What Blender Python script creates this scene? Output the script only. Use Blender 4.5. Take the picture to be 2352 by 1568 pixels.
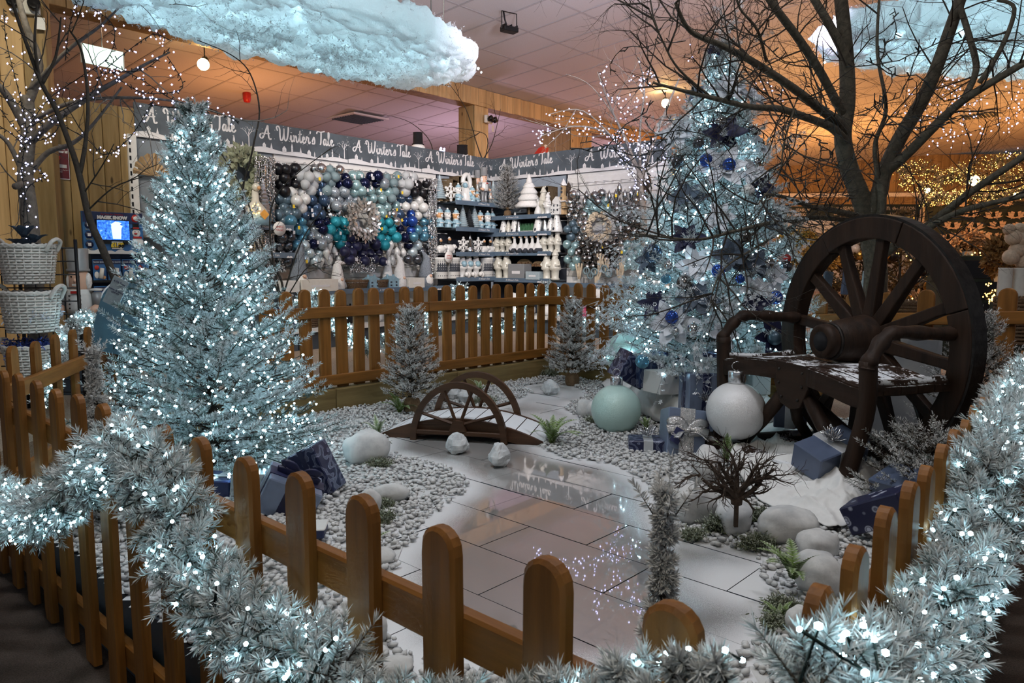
import bpy, math, random
import numpy as np
from mathutils import Vector, Matrix, noise

for o in list(bpy.data.objects): bpy.data.objects.remove(o)
SC = bpy.context.scene; COL = SC.collection
R = random.Random(11); RNG = np.random.default_rng(11)
PI = math.pi

# ------------------------------------------------------------------ camera, world, lights, exposure
EYE = 1.25; FPX = 1690.0; TILT = math.atan(184/1690.0); CT, ST = math.cos(TILT), math.sin(TILT)
cd = bpy.data.cameras.new('camera'); cam = bpy.data.objects.new('camera', cd); COL.objects.link(cam)
cam.location = (0, 0, EYE); cam.rotation_euler = (PI/2 - TILT, 0, 0)
cd.sensor_width = 36; cd.lens = FPX/2352*36; cd.clip_start = .05; cd.clip_end = 120
cd.dof.use_dof = True; cd.dof.focus_distance = 5.2; cd.dof.aperture_fstop = 11
SC.camera = cam
SC.view_settings.view_transform = 'Standard'; SC.view_settings.look = 'None'
SC.view_settings.exposure = 0.0; SC.view_settings.gamma = 1; SC.view_settings.use_curve_mapping = False
SC.cycles.use_denoising = True; SC.cycles.use_light_tree = True
SC.cycles.max_bounces = 4; SC.cycles.diffuse_bounces = 2; SC.cycles.glossy_bounces = 2
SC.cycles.use_adaptive_sampling = True; SC.cycles.adaptive_threshold = .08; SC.cycles.adaptive_min_samples = 12
SC.cycles.transmission_bounces = 3; SC.cycles.transparent_max_bounces = 4
SC.cycles.sample_clamp_indirect = 4.0; SC.cycles.sample_clamp_direct = 0
SC.cycles.caustics_reflective = False; SC.cycles.caustics_refractive = False
w = bpy.data.worlds.new('world'); SC.world = w; w.use_nodes = True
w.node_tree.nodes['Background'].inputs[0].default_value = (.80, .84, .95, 1)
w.node_tree.nodes['Background'].inputs[1].default_value = .20

def lamp(kind, name, loc, energy, col, size=.3, target=None, cone=70, blend=.6):
    l = bpy.data.lights.new(name, kind); l.energy = energy; l.color = col
    if kind == 'AREA': l.size = size
    else: l.shadow_soft_size = size
    if kind == 'SPOT': l.spot_size = math.radians(cone); l.spot_blend = blend
    o = bpy.data.objects.new(name, l); COL.objects.link(o); o.location = loc
    if target is not None:
        o.rotation_euler = (Vector(target)-Vector(loc)).to_track_quat('-Z', 'Y').to_euler()
    return o
# added out-of-view area lights standing in for the shop's general lighting
lamp('AREA', 'ceiling_fill', (-1.2, 3.4, 5.0), 78, (.92, .95, 1), 1.0, (-.4, 4.8, 0))
lamp('AREA', 'ceiling_fill', (1.9, 3.2, 5.0), 62, (.95, .95, 1), .8, (.7, 4.0, 0))
lamp('AREA', 'ceiling_fill', (-.4, -.8, 4.6), 48, (1, .88, .72), .8, (0, 1.4, .6))
# added unseen spots that brighten the shelves and the pine boards
for x, y, tx, ty, e in ((-3.4, 6.2, -2.6, 11, 480), (-.6, 7.2, -1.0, 13, 640), (2.2, 6.6, 1.5, 12.6, 540)):
    lamp('SPOT', 'shelf_fill', (x, y, 4.75), e, (1, .90, .80), .12, (tx, ty, 1.5), 62, .7)
lamp('SPOT', 'wall_fill', (-3.6, 4.6, 4.7), 260, (1, .88, .64), .12, (-5.0, 8.6, 1.9), 60, .8)
# added unseen lights that tint the ceiling lilac, purple and amber
lamp('SPOT', 'lilac_fill', (.7, 6.4, 3.3), 470, (.88, .86, 1.0), .2, (.2, 11.4, 5.0), 120, .8)
lamp('SPOT', 'lilac_fill', (3.0, 7.2, 3.4), 430, (.78, .74, 1.0), .2, (3.0, 11.0, 5.2), 120, .8)
lamp('POINT', 'purple_fill', (-1.0, 17.5, 2.6), 120, (.78, .52, .72), .3)
lamp('POINT', 'purple_fill', (3.5, 21.0, 2.6), 110, (.80, .52, .66), .3)
lamp('POINT', 'amber_fill', (-4.6, 13.2, 3.0), 90, (1, .40, .12), .3)
lamp('POINT', 'amber_fill', (5.4, 14.6, 3.4), 60, (1, .50, .14), .3)
lamp('POINT', 'amber_fill', (4.9, 9.4, 2.5), 60, (1, .50, .16), .15)  # added to warm the dim bouquets and the rear fence
lamp('POINT', 'amber_fill', (9.5, 12.4, 2.7), 200, (1, .40, .10), .3)
lamp('POINT', 'amber_fill', (9.0, 21.0, 2.6), 430, (1, .42, .11), .3)
lamp('POINT', 'amber_fill', (15.0, 20.0, 2.8), 330, (1, .40, .10), .3)

# ------------------------------------------------------------------ picture-to-place helpers (pinhole measure of the photograph)
def ray(px, py):
    u = (px-1176)/FPX; v = (784-py)/FPX
    return u, CT+v*ST, -ST+v*CT
def G(px, py, z=0.0):
    x, y, q = ray(px, py); t = (z-EYE)/q
    return Vector((x*t, y*t, z))
def D(px, py, Y):
    x, y, q = ray(px, py); t = Y/y
    return Vector((x*t, Y, EYE+q*t))
def onplane(px, py, P, ang, off=0.0):
    a = math.radians(ang); n = (math.sin(a), -math.cos(a)); x, y, q = ray(px, py)
    t = ((P[0]+n[0]*off)*n[0]+(P[1]+n[1]*off)*n[1])/(x*n[0]+y*n[1])
    return Vector((x*t, y*t, EYE+q*t))
def ppm(Y): return FPX/Y          # pixels per metre at depth Y

# ------------------------------------------------------------------ objects
def tag(o, label=None, cat=None, group=None, kind=None):
    if label: o['label'] = label
    if cat: o['category'] = cat
    if group: o['group'] = group
    if kind: o['kind'] = kind
    return o
def thing(name, label, cat, loc=(0, 0, 0), rz=0.0, group=None, rot=None, kind=None):
    o = bpy.data.objects.new(name, None); COL.objects.link(o); o.empty_display_size = .05
    o.location = loc; o.rotation_euler = rot if rot else (0, 0, rz)
    return tag(o, label, cat, group, kind)
def inst(src, parent=None, loc=(0, 0, 0), rot=(0, 0, 0), sc=(1, 1, 1), name=None):
    o = src.copy(); COL.objects.link(o); o.parent = parent
    if name: o.name = name
    o.location = loc; o.rotation_euler = rot; o.scale = sc if hasattr(sc, '__len__') else (sc, sc, sc)
    return o
def dup(root, loc, rz=None, label=None, group=None, rot=None, sc=None):
    r = root.copy(); COL.objects.link(r); r.location = loc
    if rot is not None: r.rotation_euler = rot
    elif rz is not None: r.rotation_euler = (0, 0, rz)
    if sc: r.scale = (sc, sc, sc) if not hasattr(sc, '__len__') else sc
    if label: r['label'] = label
    if group: r['group'] = group
    for ch in root.children:
        c = ch.copy(); COL.objects.link(c); c.parent = r
        for g in ch.children:
            d = g.copy(); COL.objects.link(d); d.parent = c
    return r
def link_mesh(name, me, parent=None, loc=(0, 0, 0), rot=(0, 0, 0), kind=None):
    o = bpy.data.objects.new(name, me); COL.objects.link(o); o.location = loc; o.rotation_euler = rot
    if parent: o.parent = parent
    if kind: o['kind'] = kind
    return o
def np_mesh(name, V, T, mats, parent=None, col=None, smooth=False, kind=None, loc=(0, 0, 0), rot=(0, 0, 0), mi=None):
    V = np.asarray(V, np.float32); T = np.asarray(T, np.int32); k = T.shape[1]
    me = bpy.data.meshes.new(name); me.vertices.add(len(V)); me.vertices.foreach_set('co', V.ravel())
    me.loops.add(T.size); me.loops.foreach_set('vertex_index', T.ravel())
    me.polygons.add(len(T)); me.polygons.foreach_set('loop_start', np.arange(0, T.size, k, dtype=np.int32))
    me.polygons.foreach_set('loop_total', np.full(len(T), k, np.int32))
    if smooth: me.polygons.foreach_set('use_smooth', np.ones(len(T), bool))
    if mi is not None: me.polygons.foreach_set('material_index', np.asarray(mi, np.int32))
    for m in (mats if isinstance(mats, (list, tuple)) else [mats]): me.materials.append(m)
    if col is not None:
        a = me.color_attributes.new('Col', 'FLOAT_COLOR', 'POINT')
        c = np.ones((len(V), 4), np.float32); c[:, :3] = col
        a.data.foreach_set('color', c.ravel())
    me.update(calc_edges=True)
    return link_mesh(name, me, parent, loc, rot, kind)

def rotz(a): return Matrix.Rotation(a, 4, 'Z')
def frame_from(d, up=Vector((0, 0, 1))):
    z = Vector(d).normalized(); x = up.cross(z)
    if x.length < 1e-4: x = Vector((1, 0, 0)).cross(z)
    x.normalize(); return x, z.cross(x), z
class MB:
    def __init__(s): s.v = []; s.f = []; s.m = []; s.s = []
    def add(s, vs, fs, mi=0, smooth=False, M=None):
        b = len(s.v)
        for p in vs:
            p = Vector(p); s.v.append(tuple(M @ p) if M is not None else tuple(p))
        for f in fs: s.f.append([b+i for i in f]); s.m.append(mi); s.s.append(smooth)
        return s
    def box(s, c, size, mi=0, M=None, rz=0.0, ch=0.0):
        hx, hy, hz = size[0]/2, size[1]/2, size[2]/2
        T = Matrix.Translation(Vector(c)) @ rotz(rz)
        if M is not None: T = M @ T
        if ch <= 0:
            vs = [(x, y, z) for z in (-hz, hz) for y in (-hy, hy) for x in (-hx, hx)]
            fs = [(0, 2, 3, 1), (4, 5, 7, 6), (0, 1, 5, 4), (2, 6, 7, 3), (0, 4, 6, 2), (1, 3, 7, 5)]
            return s.add(vs, fs, mi, False, T)
        vs = []; ix = {}
        for sx in (-1, 1):
            for sy in (-1, 1):
                for sz in (-1, 1):
                    for a in range(3):
                        p = [sx*(hx-ch), sy*(hy-ch), sz*(hz-ch)]; p[a] = (sx*hx, sy*hy, sz*hz)[a]
                        ix[(sx, sy, sz, a)] = len(vs); vs.append(p)
        fs = []
        for a in range(3):
            b, c2 = (a+1) % 3, (a+2) % 3
            for sg in (-1, 1):
                q = []
                for i, j in ((-1, -1), (1, -1), (1, 1), (-1, 1)):
                    k = [0, 0, 0]; k[a] = sg; k[b] = i; k[c2] = j; q.append(ix[(*k, a)])
                fs.append(q if sg > 0 else q[::-1])
            for i in (-1, 1):
                for j in (-1, 1):
                    k0 = [0, 0, 0]; k1 = [0, 0, 0]; k0[b] = i; k0[c2] = j; k0[a] = -1; k1[b] = i; k1[c2] = j; k1[a] = 1
                    q = [ix[(*k0, b)], ix[(*k1, b)], ix[(*k1, c2)], ix[(*k0, c2)]]
                    fs.append(q if i*j < 0 else q[::-1])
        for sx in (-1, 1):
            for sy in (-1, 1):
                for sz in (-1, 1):
                    q = [ix[(sx, sy, sz, a)] for a in range(3)]; fs.append(q if sx*sy*sz > 0 else q[::-1])
        return s.add(vs, fs, mi, False, T)
    def tube(s, pts, rad, n=8, mi=0, smooth=True, cap=True, M=None, flat=1.0, up=(0, 0, 1)):
        pts = [Vector(p) for p in pts]; L = len(pts); vs = []; fs = []
        if not hasattr(rad, '__len__'): rad = [rad]*L
        px = None
        for i, p in enumerate(pts):
            d = (pts[min(i+1, L-1)]-pts[max(i-1, 0)])
            if d.length < 1e-9: d = Vector((0, 0, 1))
            d.normalize()
            if px is None: x, y, _ = frame_from(d, Vector(up))
            else:
                x = (px-d*px.dot(d))
                if x.length < 1e-5: x, y, _ = frame_from(d)
                x.normalize(); y = d.cross(x)
            px = x
            for k in range(n):
                a = 2*PI*k/n; vs.append(p+x*(math.cos(a)*rad[i])+y*(math.sin(a)*rad[i]*flat))
        for i in range(L-1):
            for k in range(n):
                a, b = i*n+k, i*n+(k+1) % n; fs.append((a, b, b+n, a+n))
        if cap: fs.append(list(range(n))[::-1]); fs.append(list(range((L-1)*n, L*n)))
        return s.add(vs, fs, mi, smooth, M)
    def lathe(s, prof, n=16, c=(0, 0, 0), mi=0, M=None, smooth=True, sx=1, sy=1):
        vs = []; fs = []; L = len(prof)
        for r, z in prof:
            for k in range(n):
                a = 2*PI*k/n; vs.append((c[0]+r*math.cos(a)*sx, c[1]+r*math.sin(a)*sy, c[2]+z))
        for i in range(L-1):
            for k in range(n):
                a, b = i*n+k, i*n+(k+1) % n; fs.append((a, b, b+n, a+n))
        if prof[0][0] > 1e-4: fs.append(list(range(n))[::-1])
        if prof[-1][0] > 1e-4: fs.append(list(range((L-1)*n, L*n)))
        return s.add(vs, fs, mi, smooth, M)
    def ball(s, c, r, n=12, mi=0, sc=(1, 1, 1), M=None, m=None):
        m = m or max(4, n//2+1); prof = [(max(r*math.sin(PI*i/m), 1e-5), -r*math.cos(PI*i/m)) for i in range(m+1)]
        vs = []; fs = []
        for q, z in prof:
            for k in range(n):
                a = 2*PI*k/n; vs.append((c[0]+q*math.cos(a)*sc[0], c[1]+q*math.sin(a)*sc[1], c[2]+z*sc[2]))
        for i in range(m):
            for k in range(n):
                a, b = i*n+k, i*n+(k+1) % n; fs.append((a, b, b+n, a+n))
        return s.add(vs, fs, mi, True, M)
    def prism(s, poly, d0, d1, axis='y', mi=0, M=None, smooth=False):
        n = len(poly)
        P = (lambda a, b, d: (a, d, b)) if axis == 'y' else ((lambda a, b, d: (a, b, d)) if axis == 'z' else (lambda a, b, d: (d, a, b)))
        vs = [P(a, b, d0) for a, b in poly]+[P(a, b, d1) for a, b in poly]
        fs = [list(range(n)), list(range(n, 2*n))[::-1]]+[(i, i+n, (i+1) % n+n, (i+1) % n) for i in range(n)]
        return s.add(vs, fs, mi, smooth, M)
    def build(s, name, mats, parent=None, loc=(0, 0, 0), rot=(0, 0, 0), kind=None, bevel=0):
        me = bpy.data.meshes.new(name); me.from_pydata(s.v, [], s.f)
        for m in (mats if isinstance(mats, (list, tuple)) else [mats]): me.materials.append(m)
        me.polygons.foreach_set('material_index', np.array(s.m, np.int32)); me.polygons.foreach_set('use_smooth', np.array(s.s, bool))
        me.update(); o = link_mesh(name, me, parent, loc, rot, kind)
        if bevel:
            b = o.modifiers.new('bevel', 'BEVEL'); b.width = bevel; b.segments = 2; b.limit_method = 'ANGLE'
        return o

def smooth_path(P, k=6):
    P = [Vector(p) for p in P]; out = []
    for i in range(len(P)-1):
        a, b, c, d = P[max(i-1, 0)], P[i], P[i+1], P[min(i+2, len(P)-1)]
        for j in range(k):
            t = j/k; out.append(.5*((2*b)+(c-a)*t+(2*a-5*b+4*c-d)*t*t+(3*b-a-3*c+d)*t**3))
    out.append(P[-1]); return out

# ------------------------------------------------------------------ materials
M = {}
class NT:
    def __init__(s, name):
        s.m = bpy.data.materials.new(name); s.m.use_nodes = True; s.t = s.m.node_tree; s.b = s.t.nodes['Principled BSDF']; M[name] = s.m
    def n(s, typ, **kw):
        x = s.t.nodes.new(typ)
        for k, v in kw.items():
            if isinstance(k, str) and hasattr(x, k): setattr(x, k, v)
        return x
    def l(s, a, b): s.t.links.new(a, b)
    def tex(s, scale, kind='noise', coord='Object', det=4, rough=.6, stretch=(1, 1, 1), rnd=False):
        c = s.n('ShaderNodeTexCoord'); mp = s.n('ShaderNodeMapping'); mp.inputs['Scale'].default_value = stretch
        src = c.outputs[coord]
        if rnd:
            oi = s.n('ShaderNodeObjectInfo'); ml = s.n('ShaderNodeMath'); ml.operation = 'MULTIPLY'; ml.inputs[1].default_value = 37.0
            s.l(oi.outputs['Random'], ml.inputs[0]); va = s.n('ShaderNodeVectorMath'); va.operation = 'ADD'
            s.l(src, va.inputs[0]); s.l(ml.outputs[0], va.inputs[1]); src = va.outputs[0]
        s.l(src, mp.inputs[0])
        if kind == 'noise':
            x = s.n('ShaderNodeTexNoise'); x.inputs['Scale'].default_value = scale; x.inputs['Detail'].default_value = det; x.inputs['Roughness'].default_value = rough
        else:
            x = s.n('ShaderNodeTexVoronoi'); x.inputs['Scale'].default_value = scale
        s.l(mp.outputs[0], x.inputs['Vector']); return x
    def ramp(s, fac, stops):
        r = s.n('ShaderNodeValToRGB'); e = r.color_ramp.elements
        while len(e) < len(stops): e.new(.5)
        for i, (p, c) in enumerate(stops): e[i].position = p; e[i].color = (*c, 1) if len(c) == 3 else c
        s.l(fac, r.inputs[0]); return r.outputs[0]
    def mix(s, fac, a, b):
        x = s.n('ShaderNodeMix'); x.data_type = 'RGBA'
        if isinstance(fac, float): x.inputs[0].default_value = fac
        else: s.l(fac, x.inputs[0])
        for v, i in ((a, 6), (b, 7)):
            if isinstance(v, tuple): x.inputs[i].default_value = (*v, 1)
            else: s.l(v, x.inputs[i])
        return x.outputs[2]
    def math(s, op, a, b=0.0, cl=False):
        x = s.n('ShaderNodeMath'); x.operation = op; x.use_clamp = cl
        for v, i in ((a, 0), (b, 1)):
            if isinstance(v, (int, float)): x.inputs[i].default_value = v
            else: s.l(v, x.inputs[i])
        return x.outputs[0]
    def bump(s, h, strength=.3, dist=.01):
        x = s.n('ShaderNodeBump'); x.inputs['Strength'].default_value = strength; x.inputs['Distance'].default_value = dist
        s.l(h, x.inputs['Height']); s.l(x.outputs[0], s.b.inputs['Normal']); return x
    def set(s, col=None, rough=None, metal=None, **kw):
        if col is not None: s.b.inputs['Base Color'].default_value = (*col, 1)
        if rough is not None: s.b.inputs['Roughness'].default_value = rough
        if metal is not None: s.b.inputs['Metallic'].default_value = metal
        for k, v in kw.items(): s.b.inputs[k.replace('_', ' ')].default_value = v
        return s
    def upfac(s, lo=.35, hi=.8):
        g = s.n('ShaderNodeNewGeometry'); sp = s.n('ShaderNodeSeparateXYZ'); s.l(g.outputs['Normal'], sp.inputs[0])
        mr = s.n('ShaderNodeMapRange'); mr.inputs[1].default_value = lo; mr.inputs[2].default_value = hi; s.l(sp.outputs[2], mr.inputs[0]); return mr.outputs[0]
def plain(name, col, rough=.5, metal=0.0, var=.12, scale=20, bump=0.0, **kw):
    t = NT(name); t.set(col, rough, metal, **kw); x = t.tex(scale)
    t.l(t.ramp(x.outputs[0], [(.3, tuple(c*(1-var) for c in col)), (.7, tuple(min(1, c*(1+var)) for c in col))]), t.b.inputs['Base Color'])
    if bump: t.bump(x.outputs[0], bump, .01)
    return t.m
def glow(name, col, strength):
    t = NT(name); t.set(col, .4); t.b.inputs['Emission Color'].default_value = (*col, 1); t.b.inputs['Emission Strength'].default_value = strength; return t.m
def wood(name, dark, light, along='z', scale=6, rough=.55, bump=.25, snow=0.0, coat=0.0, knots=True):
    t = NT(name); st = {'x': (.12, 1.6, 1.6), 'y': (1.6, .12, 1.6), 'z': (1.6, 1.6, .12)}[along]
    a = t.tex(scale*3, stretch=st, det=6, rnd=True); b = t.tex(scale*.45, stretch=st, det=3, rnd=True)
    col = t.ramp(a.outputs[0], [(.32, dark), (.62, light)])
    mid = tuple((d+l)/2 for d, l in zip(dark, light))
    big = t.ramp(b.outputs[0], [(.35, tuple(c*.62 for c in mid)), (.65, tuple(min(1, c*1.35) for c in mid))])
    col = t.mix(.45, col, big)
    if knots:
        k = t.tex(3.2, 'voronoi', stretch={'x': (.5, 1.4, 1.4), 'y': (1.4, .5, 1.4), 'z': (1.4, 1.4, .5)}[along], rnd=True)
        kf = t.ramp(k.outputs['Distance'], [(.045, (1, 1, 1)), (.085, (0, 0, 0))]); col = t.mix(kf, col, tuple(c*.35 for c in dark))
    if snow:
        x = t.tex(38, det=5, rough=.75); y = t.tex(5, det=2)
        f = t.math('MULTIPLY', t.upfac(.45, .8), t.math('GREATER_THAN', t.math('ADD', t.math('MULTIPLY', x.outputs[0], .6), t.math('MULTIPLY', y.outputs[0], .6)), 1.0-snow*.55))
        col = t.mix(f, col, (.78, .80, .83))
    t.l(col, t.b.inputs['Base Color']); t.set(rough=rough); t.b.inputs['Specular IOR Level'].default_value = .25
    if coat: t.b.inputs['Coat Weight'].default_value = coat
    t.bump(a.outputs[0], bump, .006); return t.m
def glitter(name, col, rough=.3, scale=420, amt=.55, metal=.35):
    t = NT(name); t.set(col, rough, metal); v = t.tex(scale, 'voronoi')
    g = t.n('ShaderNodeNewGeometry'); s1 = t.n('ShaderNodeVectorMath'); s1.operation = 'SUBTRACT'; s1.inputs[1].default_value = (.5, .5, .5); t.l(v.outputs['Color'], s1.inputs[0])
    s2 = t.n('ShaderNodeVectorMath'); s2.operation = 'SCALE'; s2.inputs['Scale'].default_value = amt; t.l(s1.outputs[0], s2.inputs[0])
    s3 = t.n('ShaderNodeVectorMath'); s3.operation = 'ADD'; t.l(g.outputs['Normal'], s3.inputs[0]); t.l(s2.outputs[0], s3.inputs[1])
    s4 = t.n('ShaderNodeVectorMath'); s4.operation = 'NORMALIZE'; t.l(s3.outputs[0], s4.inputs[0]); t.l(s4.outputs[0], t.b.inputs['Normal']); return t.m
def paper(name, base, ink, scale=14, rough=.35, kind='leaf'):
    t = NT(name); t.set(base, rough)
    if kind == 'leaf':
        x = t.n('ShaderNodeTexWave'); c = t.n('ShaderNodeTexCoord'); t.l(c.outputs['Object'], x.inputs['Vector']); x.inputs['Scale'].default_value = scale*.35
        x.inputs['Distortion'].default_value = 14; x.inputs['Detail'].default_value = 1.5; x.inputs['Detail Scale'].default_value = 2.2
        f = t.ramp(x.outputs[0], [(.62, (0, 0, 0)), (.74, (.8, .8, .8)), (.86, (.25, .25, .25))])
    else:
        v = t.tex(scale, 'voronoi'); f = t.ramp(v.outputs['Distance'], [(.16, (1, 1, 1)), (.2, (.1, .1, .1)), (.27, (.8, .8, .8)), (.34, (0, 0, 0))])
    t.l(t.mix(f, base, ink), t.b.inputs['Base Color']); return t.m

t = NT('flake_white'); v = t.tex(9, 'voronoi'); n_ = t.tex(60); f = t.ramp(t.math('ADD', v.outputs['Distance'], t.math('MULTIPLY', n_.outputs[0], .35)), [(.24, (1, 1, 1)), (.30, (0, 0, 0))]); t.l(t.mix(f, (.66, .66, .65), (.035, .04, .13)), t.b.inputs['Base Color']); t.set(rough=.4)
FENCE = wood('fence_wood', (.100, .038, .0065), (.275, .112, .022), 'z', 6, .5, .25)
RAIL = wood('rail_wood', (.100, .038, .0065), (.275, .112, .022), 'x', 6, .5, .25)
SLEEPER = wood('sleeper_wood', (.10, .065, .020), (.25, .18, .075), 'x', 5, .65, .3)
PINE = wood('pine_plank', (.20, .125, .048), (.43, .30, .14), 'z', 3, .6, .15)
PINEX = wood('pine_beam', (.40, .24, .10), (.74, .50, .25), 'z', 3, .6, .15)
OAK = wood('dark_bench_wood', (.006, .003, .0018), (.036, .018, .010), 'x', 5, .65, .6, snow=.70, knots=False)
OAKV = wood('dark_wheel_wood', (.006, .003, .0018), (.040, .020, .011), 'z', 5, .6, .6, snow=.36, knots=False)
BRIDGE = wood('bridge_wood', (.022, .010, .005), (.085, .040, .020), 'x', 6, .5, .4, knots=False)
DECK = wood('snowy_deck_wood', (.022, .010, .005), (.085, .040, .020), 'y', 6, .7, .4, snow=1.25, knots=False)
CRATE = wood('crate_wood', (.06, .042, .022), (.17, .12, .07), 'x', 5, .8, .3)
plain('white_paint', (.74, .73, .71), .5, 0, .05); plain('black_metal', (.012, .012, .013), .35, .4, .1); plain('steel', (.55, .55, .56), .3, 1, .05)
plain('cream_plastic', (.72, .70, .64), .5, 0, .05); plain('burlap', (.17, .105, .055), .95, 0, .3, 90, .5); plain('kraft', (.40, .27, .14), .8, 0, .2)
plain('grey_panel', (.20, .23, .26), .7, 0, .08, 3); plain('shelf_grey', (.055, .075, .095), .5, 0, .1); plain('navy_back', (.030, .036, .050), .7, 0, .1)
plain('banner_blue', (.085, .105, .125), .6, 0, .35, 2.2); plain('print_white', (.74, .73, .74), .6, 0, .03); plain('print_shade', (.52, .52, .54), .6, 0, .05)
plain('ceramic_white', (.74, .74, .72), .22, 0, .05); plain('ceramic_cream', (.62, .60, .52), .18, 0, .06); plain('ceramic_blue', (.28, .45, .54), .3, 0, .15)
plain('tan_face', (.62, .33, .15), .5, 0, .1); plain('fur_white', (.82, .81, .79), 1, 0, .12, 60, .8); plain('fur_grey', (.20, .23, .27), 1, 0, .3, 70, .9)
plain('skin_paint', (.72, .45, .32), .45, 0, .05); plain('grey_paint', (.27, .28, .29), .35, .2, .06); plain('silver', (.72, .73, .75), .22, 1, .05)
plain('gold', (.75, .52, .16), .3, 1, .1); plain('red_paint', (.45, .02, .015), .4, 0, .1); plain('maroon', (.13, .012, .02), .5, 0, .1)
plain('blue_card', (.03, .13, .34), .4, 0, .25, 4); plain('deep_blue_card', (.012, .022, .085), .4, 0, .3, 6); plain('yellow_print', (.85, .60, .04), .5, 0, .05)
plain('pebble_moss', (.05, .075, .022), 1, 0, .7, 60, .6); plain('white_fabric', (.72, .72, .71), .85, 0, .04, 30)
plain('bark', (.085, .072, .050), .85, 0, .45, 26, .7); plain('bark_dark', (.034, .026, .019), .85, 0, .4, 30, .6); plain('bark_grey', (.17, .15, .13), .85, 0, .35, 26, .6)
plain('wire_black', (.008, .011, .010), .5, 0, .1); plain('wire_green', (.006, .020, .016), .5, 0, .1)
plain('twig_brown', (.045, .028, .018), .9, 0, .4, 60, .7); plain('wicker_white', (.66, .64, .60), .6, 0, .12, 60); plain('wicker_brown', (.12, .07, .035), .7, 0, .3, 60)
plain('navy_velvet', (.004, .006, .045), .5, 0, .5, 12, Sheen_Weight=.1); plain('blue_petal', (.085, .12, .17), .55, 0, .35, 14); plain('white_petal', (.70, .74, .80), .6, 0, .12, 10)
plain('ribbon_silver', (.62, .64, .66), .35, .5, .08, 30); plain('paper_slate', (.095, .125, .20), .28, .1, .1, 6); plain('paper_steel', (.20, .25, .36), .22, .3, .12, 6)
plain('foil_teal', (.45, .52, .55), .12, 1, .1, 6); plain('paper_white', (.66, .66, .64), .4, 0, .05); plain('print_navy', (.03, .035, .10), .4, 0, .1)
plain('dark_green_card', (.018, .028, .018), .7, 0, .3, 3); plain('amber_timber', (.30, .15, .05), .7, 0, .3, 3); plain('dried_brown', (.22, .11, .05), .9, 0, .4, 20)
plain('pampas', (.62, .47, .34), 1, 0, .2, 40, .7); plain('pink', (.60, .06, .16), .7, 0, .1); plain('black_felt', (.006, .006, .008), .95, 0, .2, 40); plain('teal_board', (.03, .09, .13), .35, 0, .25, 5)
glitter('glitter_mint', (.50, .70, .65), .3, 620, .55, .1); glitter('glitter_white', (.74, .74, .74), .3, 620, .55, .1); glitter('glitter_silver', (.60, .60, .60), .25, 700, .8, .8)
glitter('glitter_teal', (.02, .30, .38), .3, 300, .7, .3)
paper('navy_leaf_paper', (.010, .014, .055), (.30, .34, .48), 16); paper('navy_flake_paper', (.012, .014, .05), (.45, .48, .60), 17, .4, 'flake'); paper('marble_paper', (.02, .035, .10), (.30, .34, .42), 9)
glow('bulb_cool', (.52, .86, 1.0), 38); glow('bulb_violet', (.55, .56, 1.0), 4); glow('bulb_amber', (1, .50, .10), 9); glow('lamp_warm', (1, .62, .24), 60); glow('lamp_white', (1, .88, .70), 60); glow('sign_glow', (.72, .95, .82), 1.1)
NT('needles'); _t = NT('needles'); _a = _t.n('ShaderNodeAttribute'); _a.attribute_name = 'Col'; _t.l(_a.outputs['Color'], _t.b.inputs['Base Color']); _t.set(rough=.85)
_t.b.inputs['Specular IOR Level'].default_value = .2
# ------------------------------------------------------------------ setting: floors
FZ = -.30
def slab(name, x0, x1, y0, y1, z, mat, kind='structure'):
    b = MB(); b.box(((x0+x1)/2, (y0+y1)/2, z-.05), (x1-x0, y1-y0, .1)); return b.build(name, mat, kind=kind)
t = NT('carpet_shaded'); x = t.tex(160, det=3); y = t.tex(5, det=3)  # shop carpet, its dimmer light put into a darker colour
t.l(t.mix(.4, t.ramp(x.outputs[0], [(.35, (.020, .013, .009)), (.65, (.125, .085, .066))]), t.ramp(y.outputs[0], [(.3, (.030, .020, .015)), (.7, (.12, .085, .068))])), t.b.inputs['Base Color']); t.set(rough=.95); t.bump(x.outputs[0], .6, .01)
t = NT('carpet_lit'); x = t.tex(120, det=3)  # same carpet, the brighter aisle light put into a paler colour
t.l(t.ramp(x.outputs[0], [(.35, (.27, .20, .145)), (.65, (.52, .41, .31))]), t.b.inputs['Base Color']); t.set(rough=.95); t.bump(x.outputs[0], .5, .01)
slab('floor', -16, 26, -6, 34, FZ, M['carpet_shaded'])
SLA, SLB = Vector((-1.66, 5.80, 0)), Vector((.42, 7.93, 0)); BA = math.degrees(math.atan2(SLB.y-SLA.y, SLB.x-SLA.x))
LP = (-1.45, 12.72); RP = (-.373, 14.003); BP = (-2.06, 13.23)      # shelf back planes (50 and -40 degrees) and the beam
def dirv(a): a = math.radians(a); return Vector((math.cos(a), math.sin(a), 0))
E1, E2 = dirv(50), dirv(-40); N1 = Vector((E1.y, -E1.x, 0)); N2 = Vector((-math.sin(math.radians(40)), -math.cos(math.radians(40)), 0))
b = MB(); q = [(-9, 4.2), (-3.4, 4.2), (-3.2, 6.2), (-1.75, 5.85), (.38, 7.98), (2.3, 6.2), (3.35, 4.8), (26, 4.8), (26, 34), (-9, 34)]
b.prism(q, FZ+.001, .012, 'z'); b.build('floor', M['carpet_lit'], kind='structure')

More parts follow.
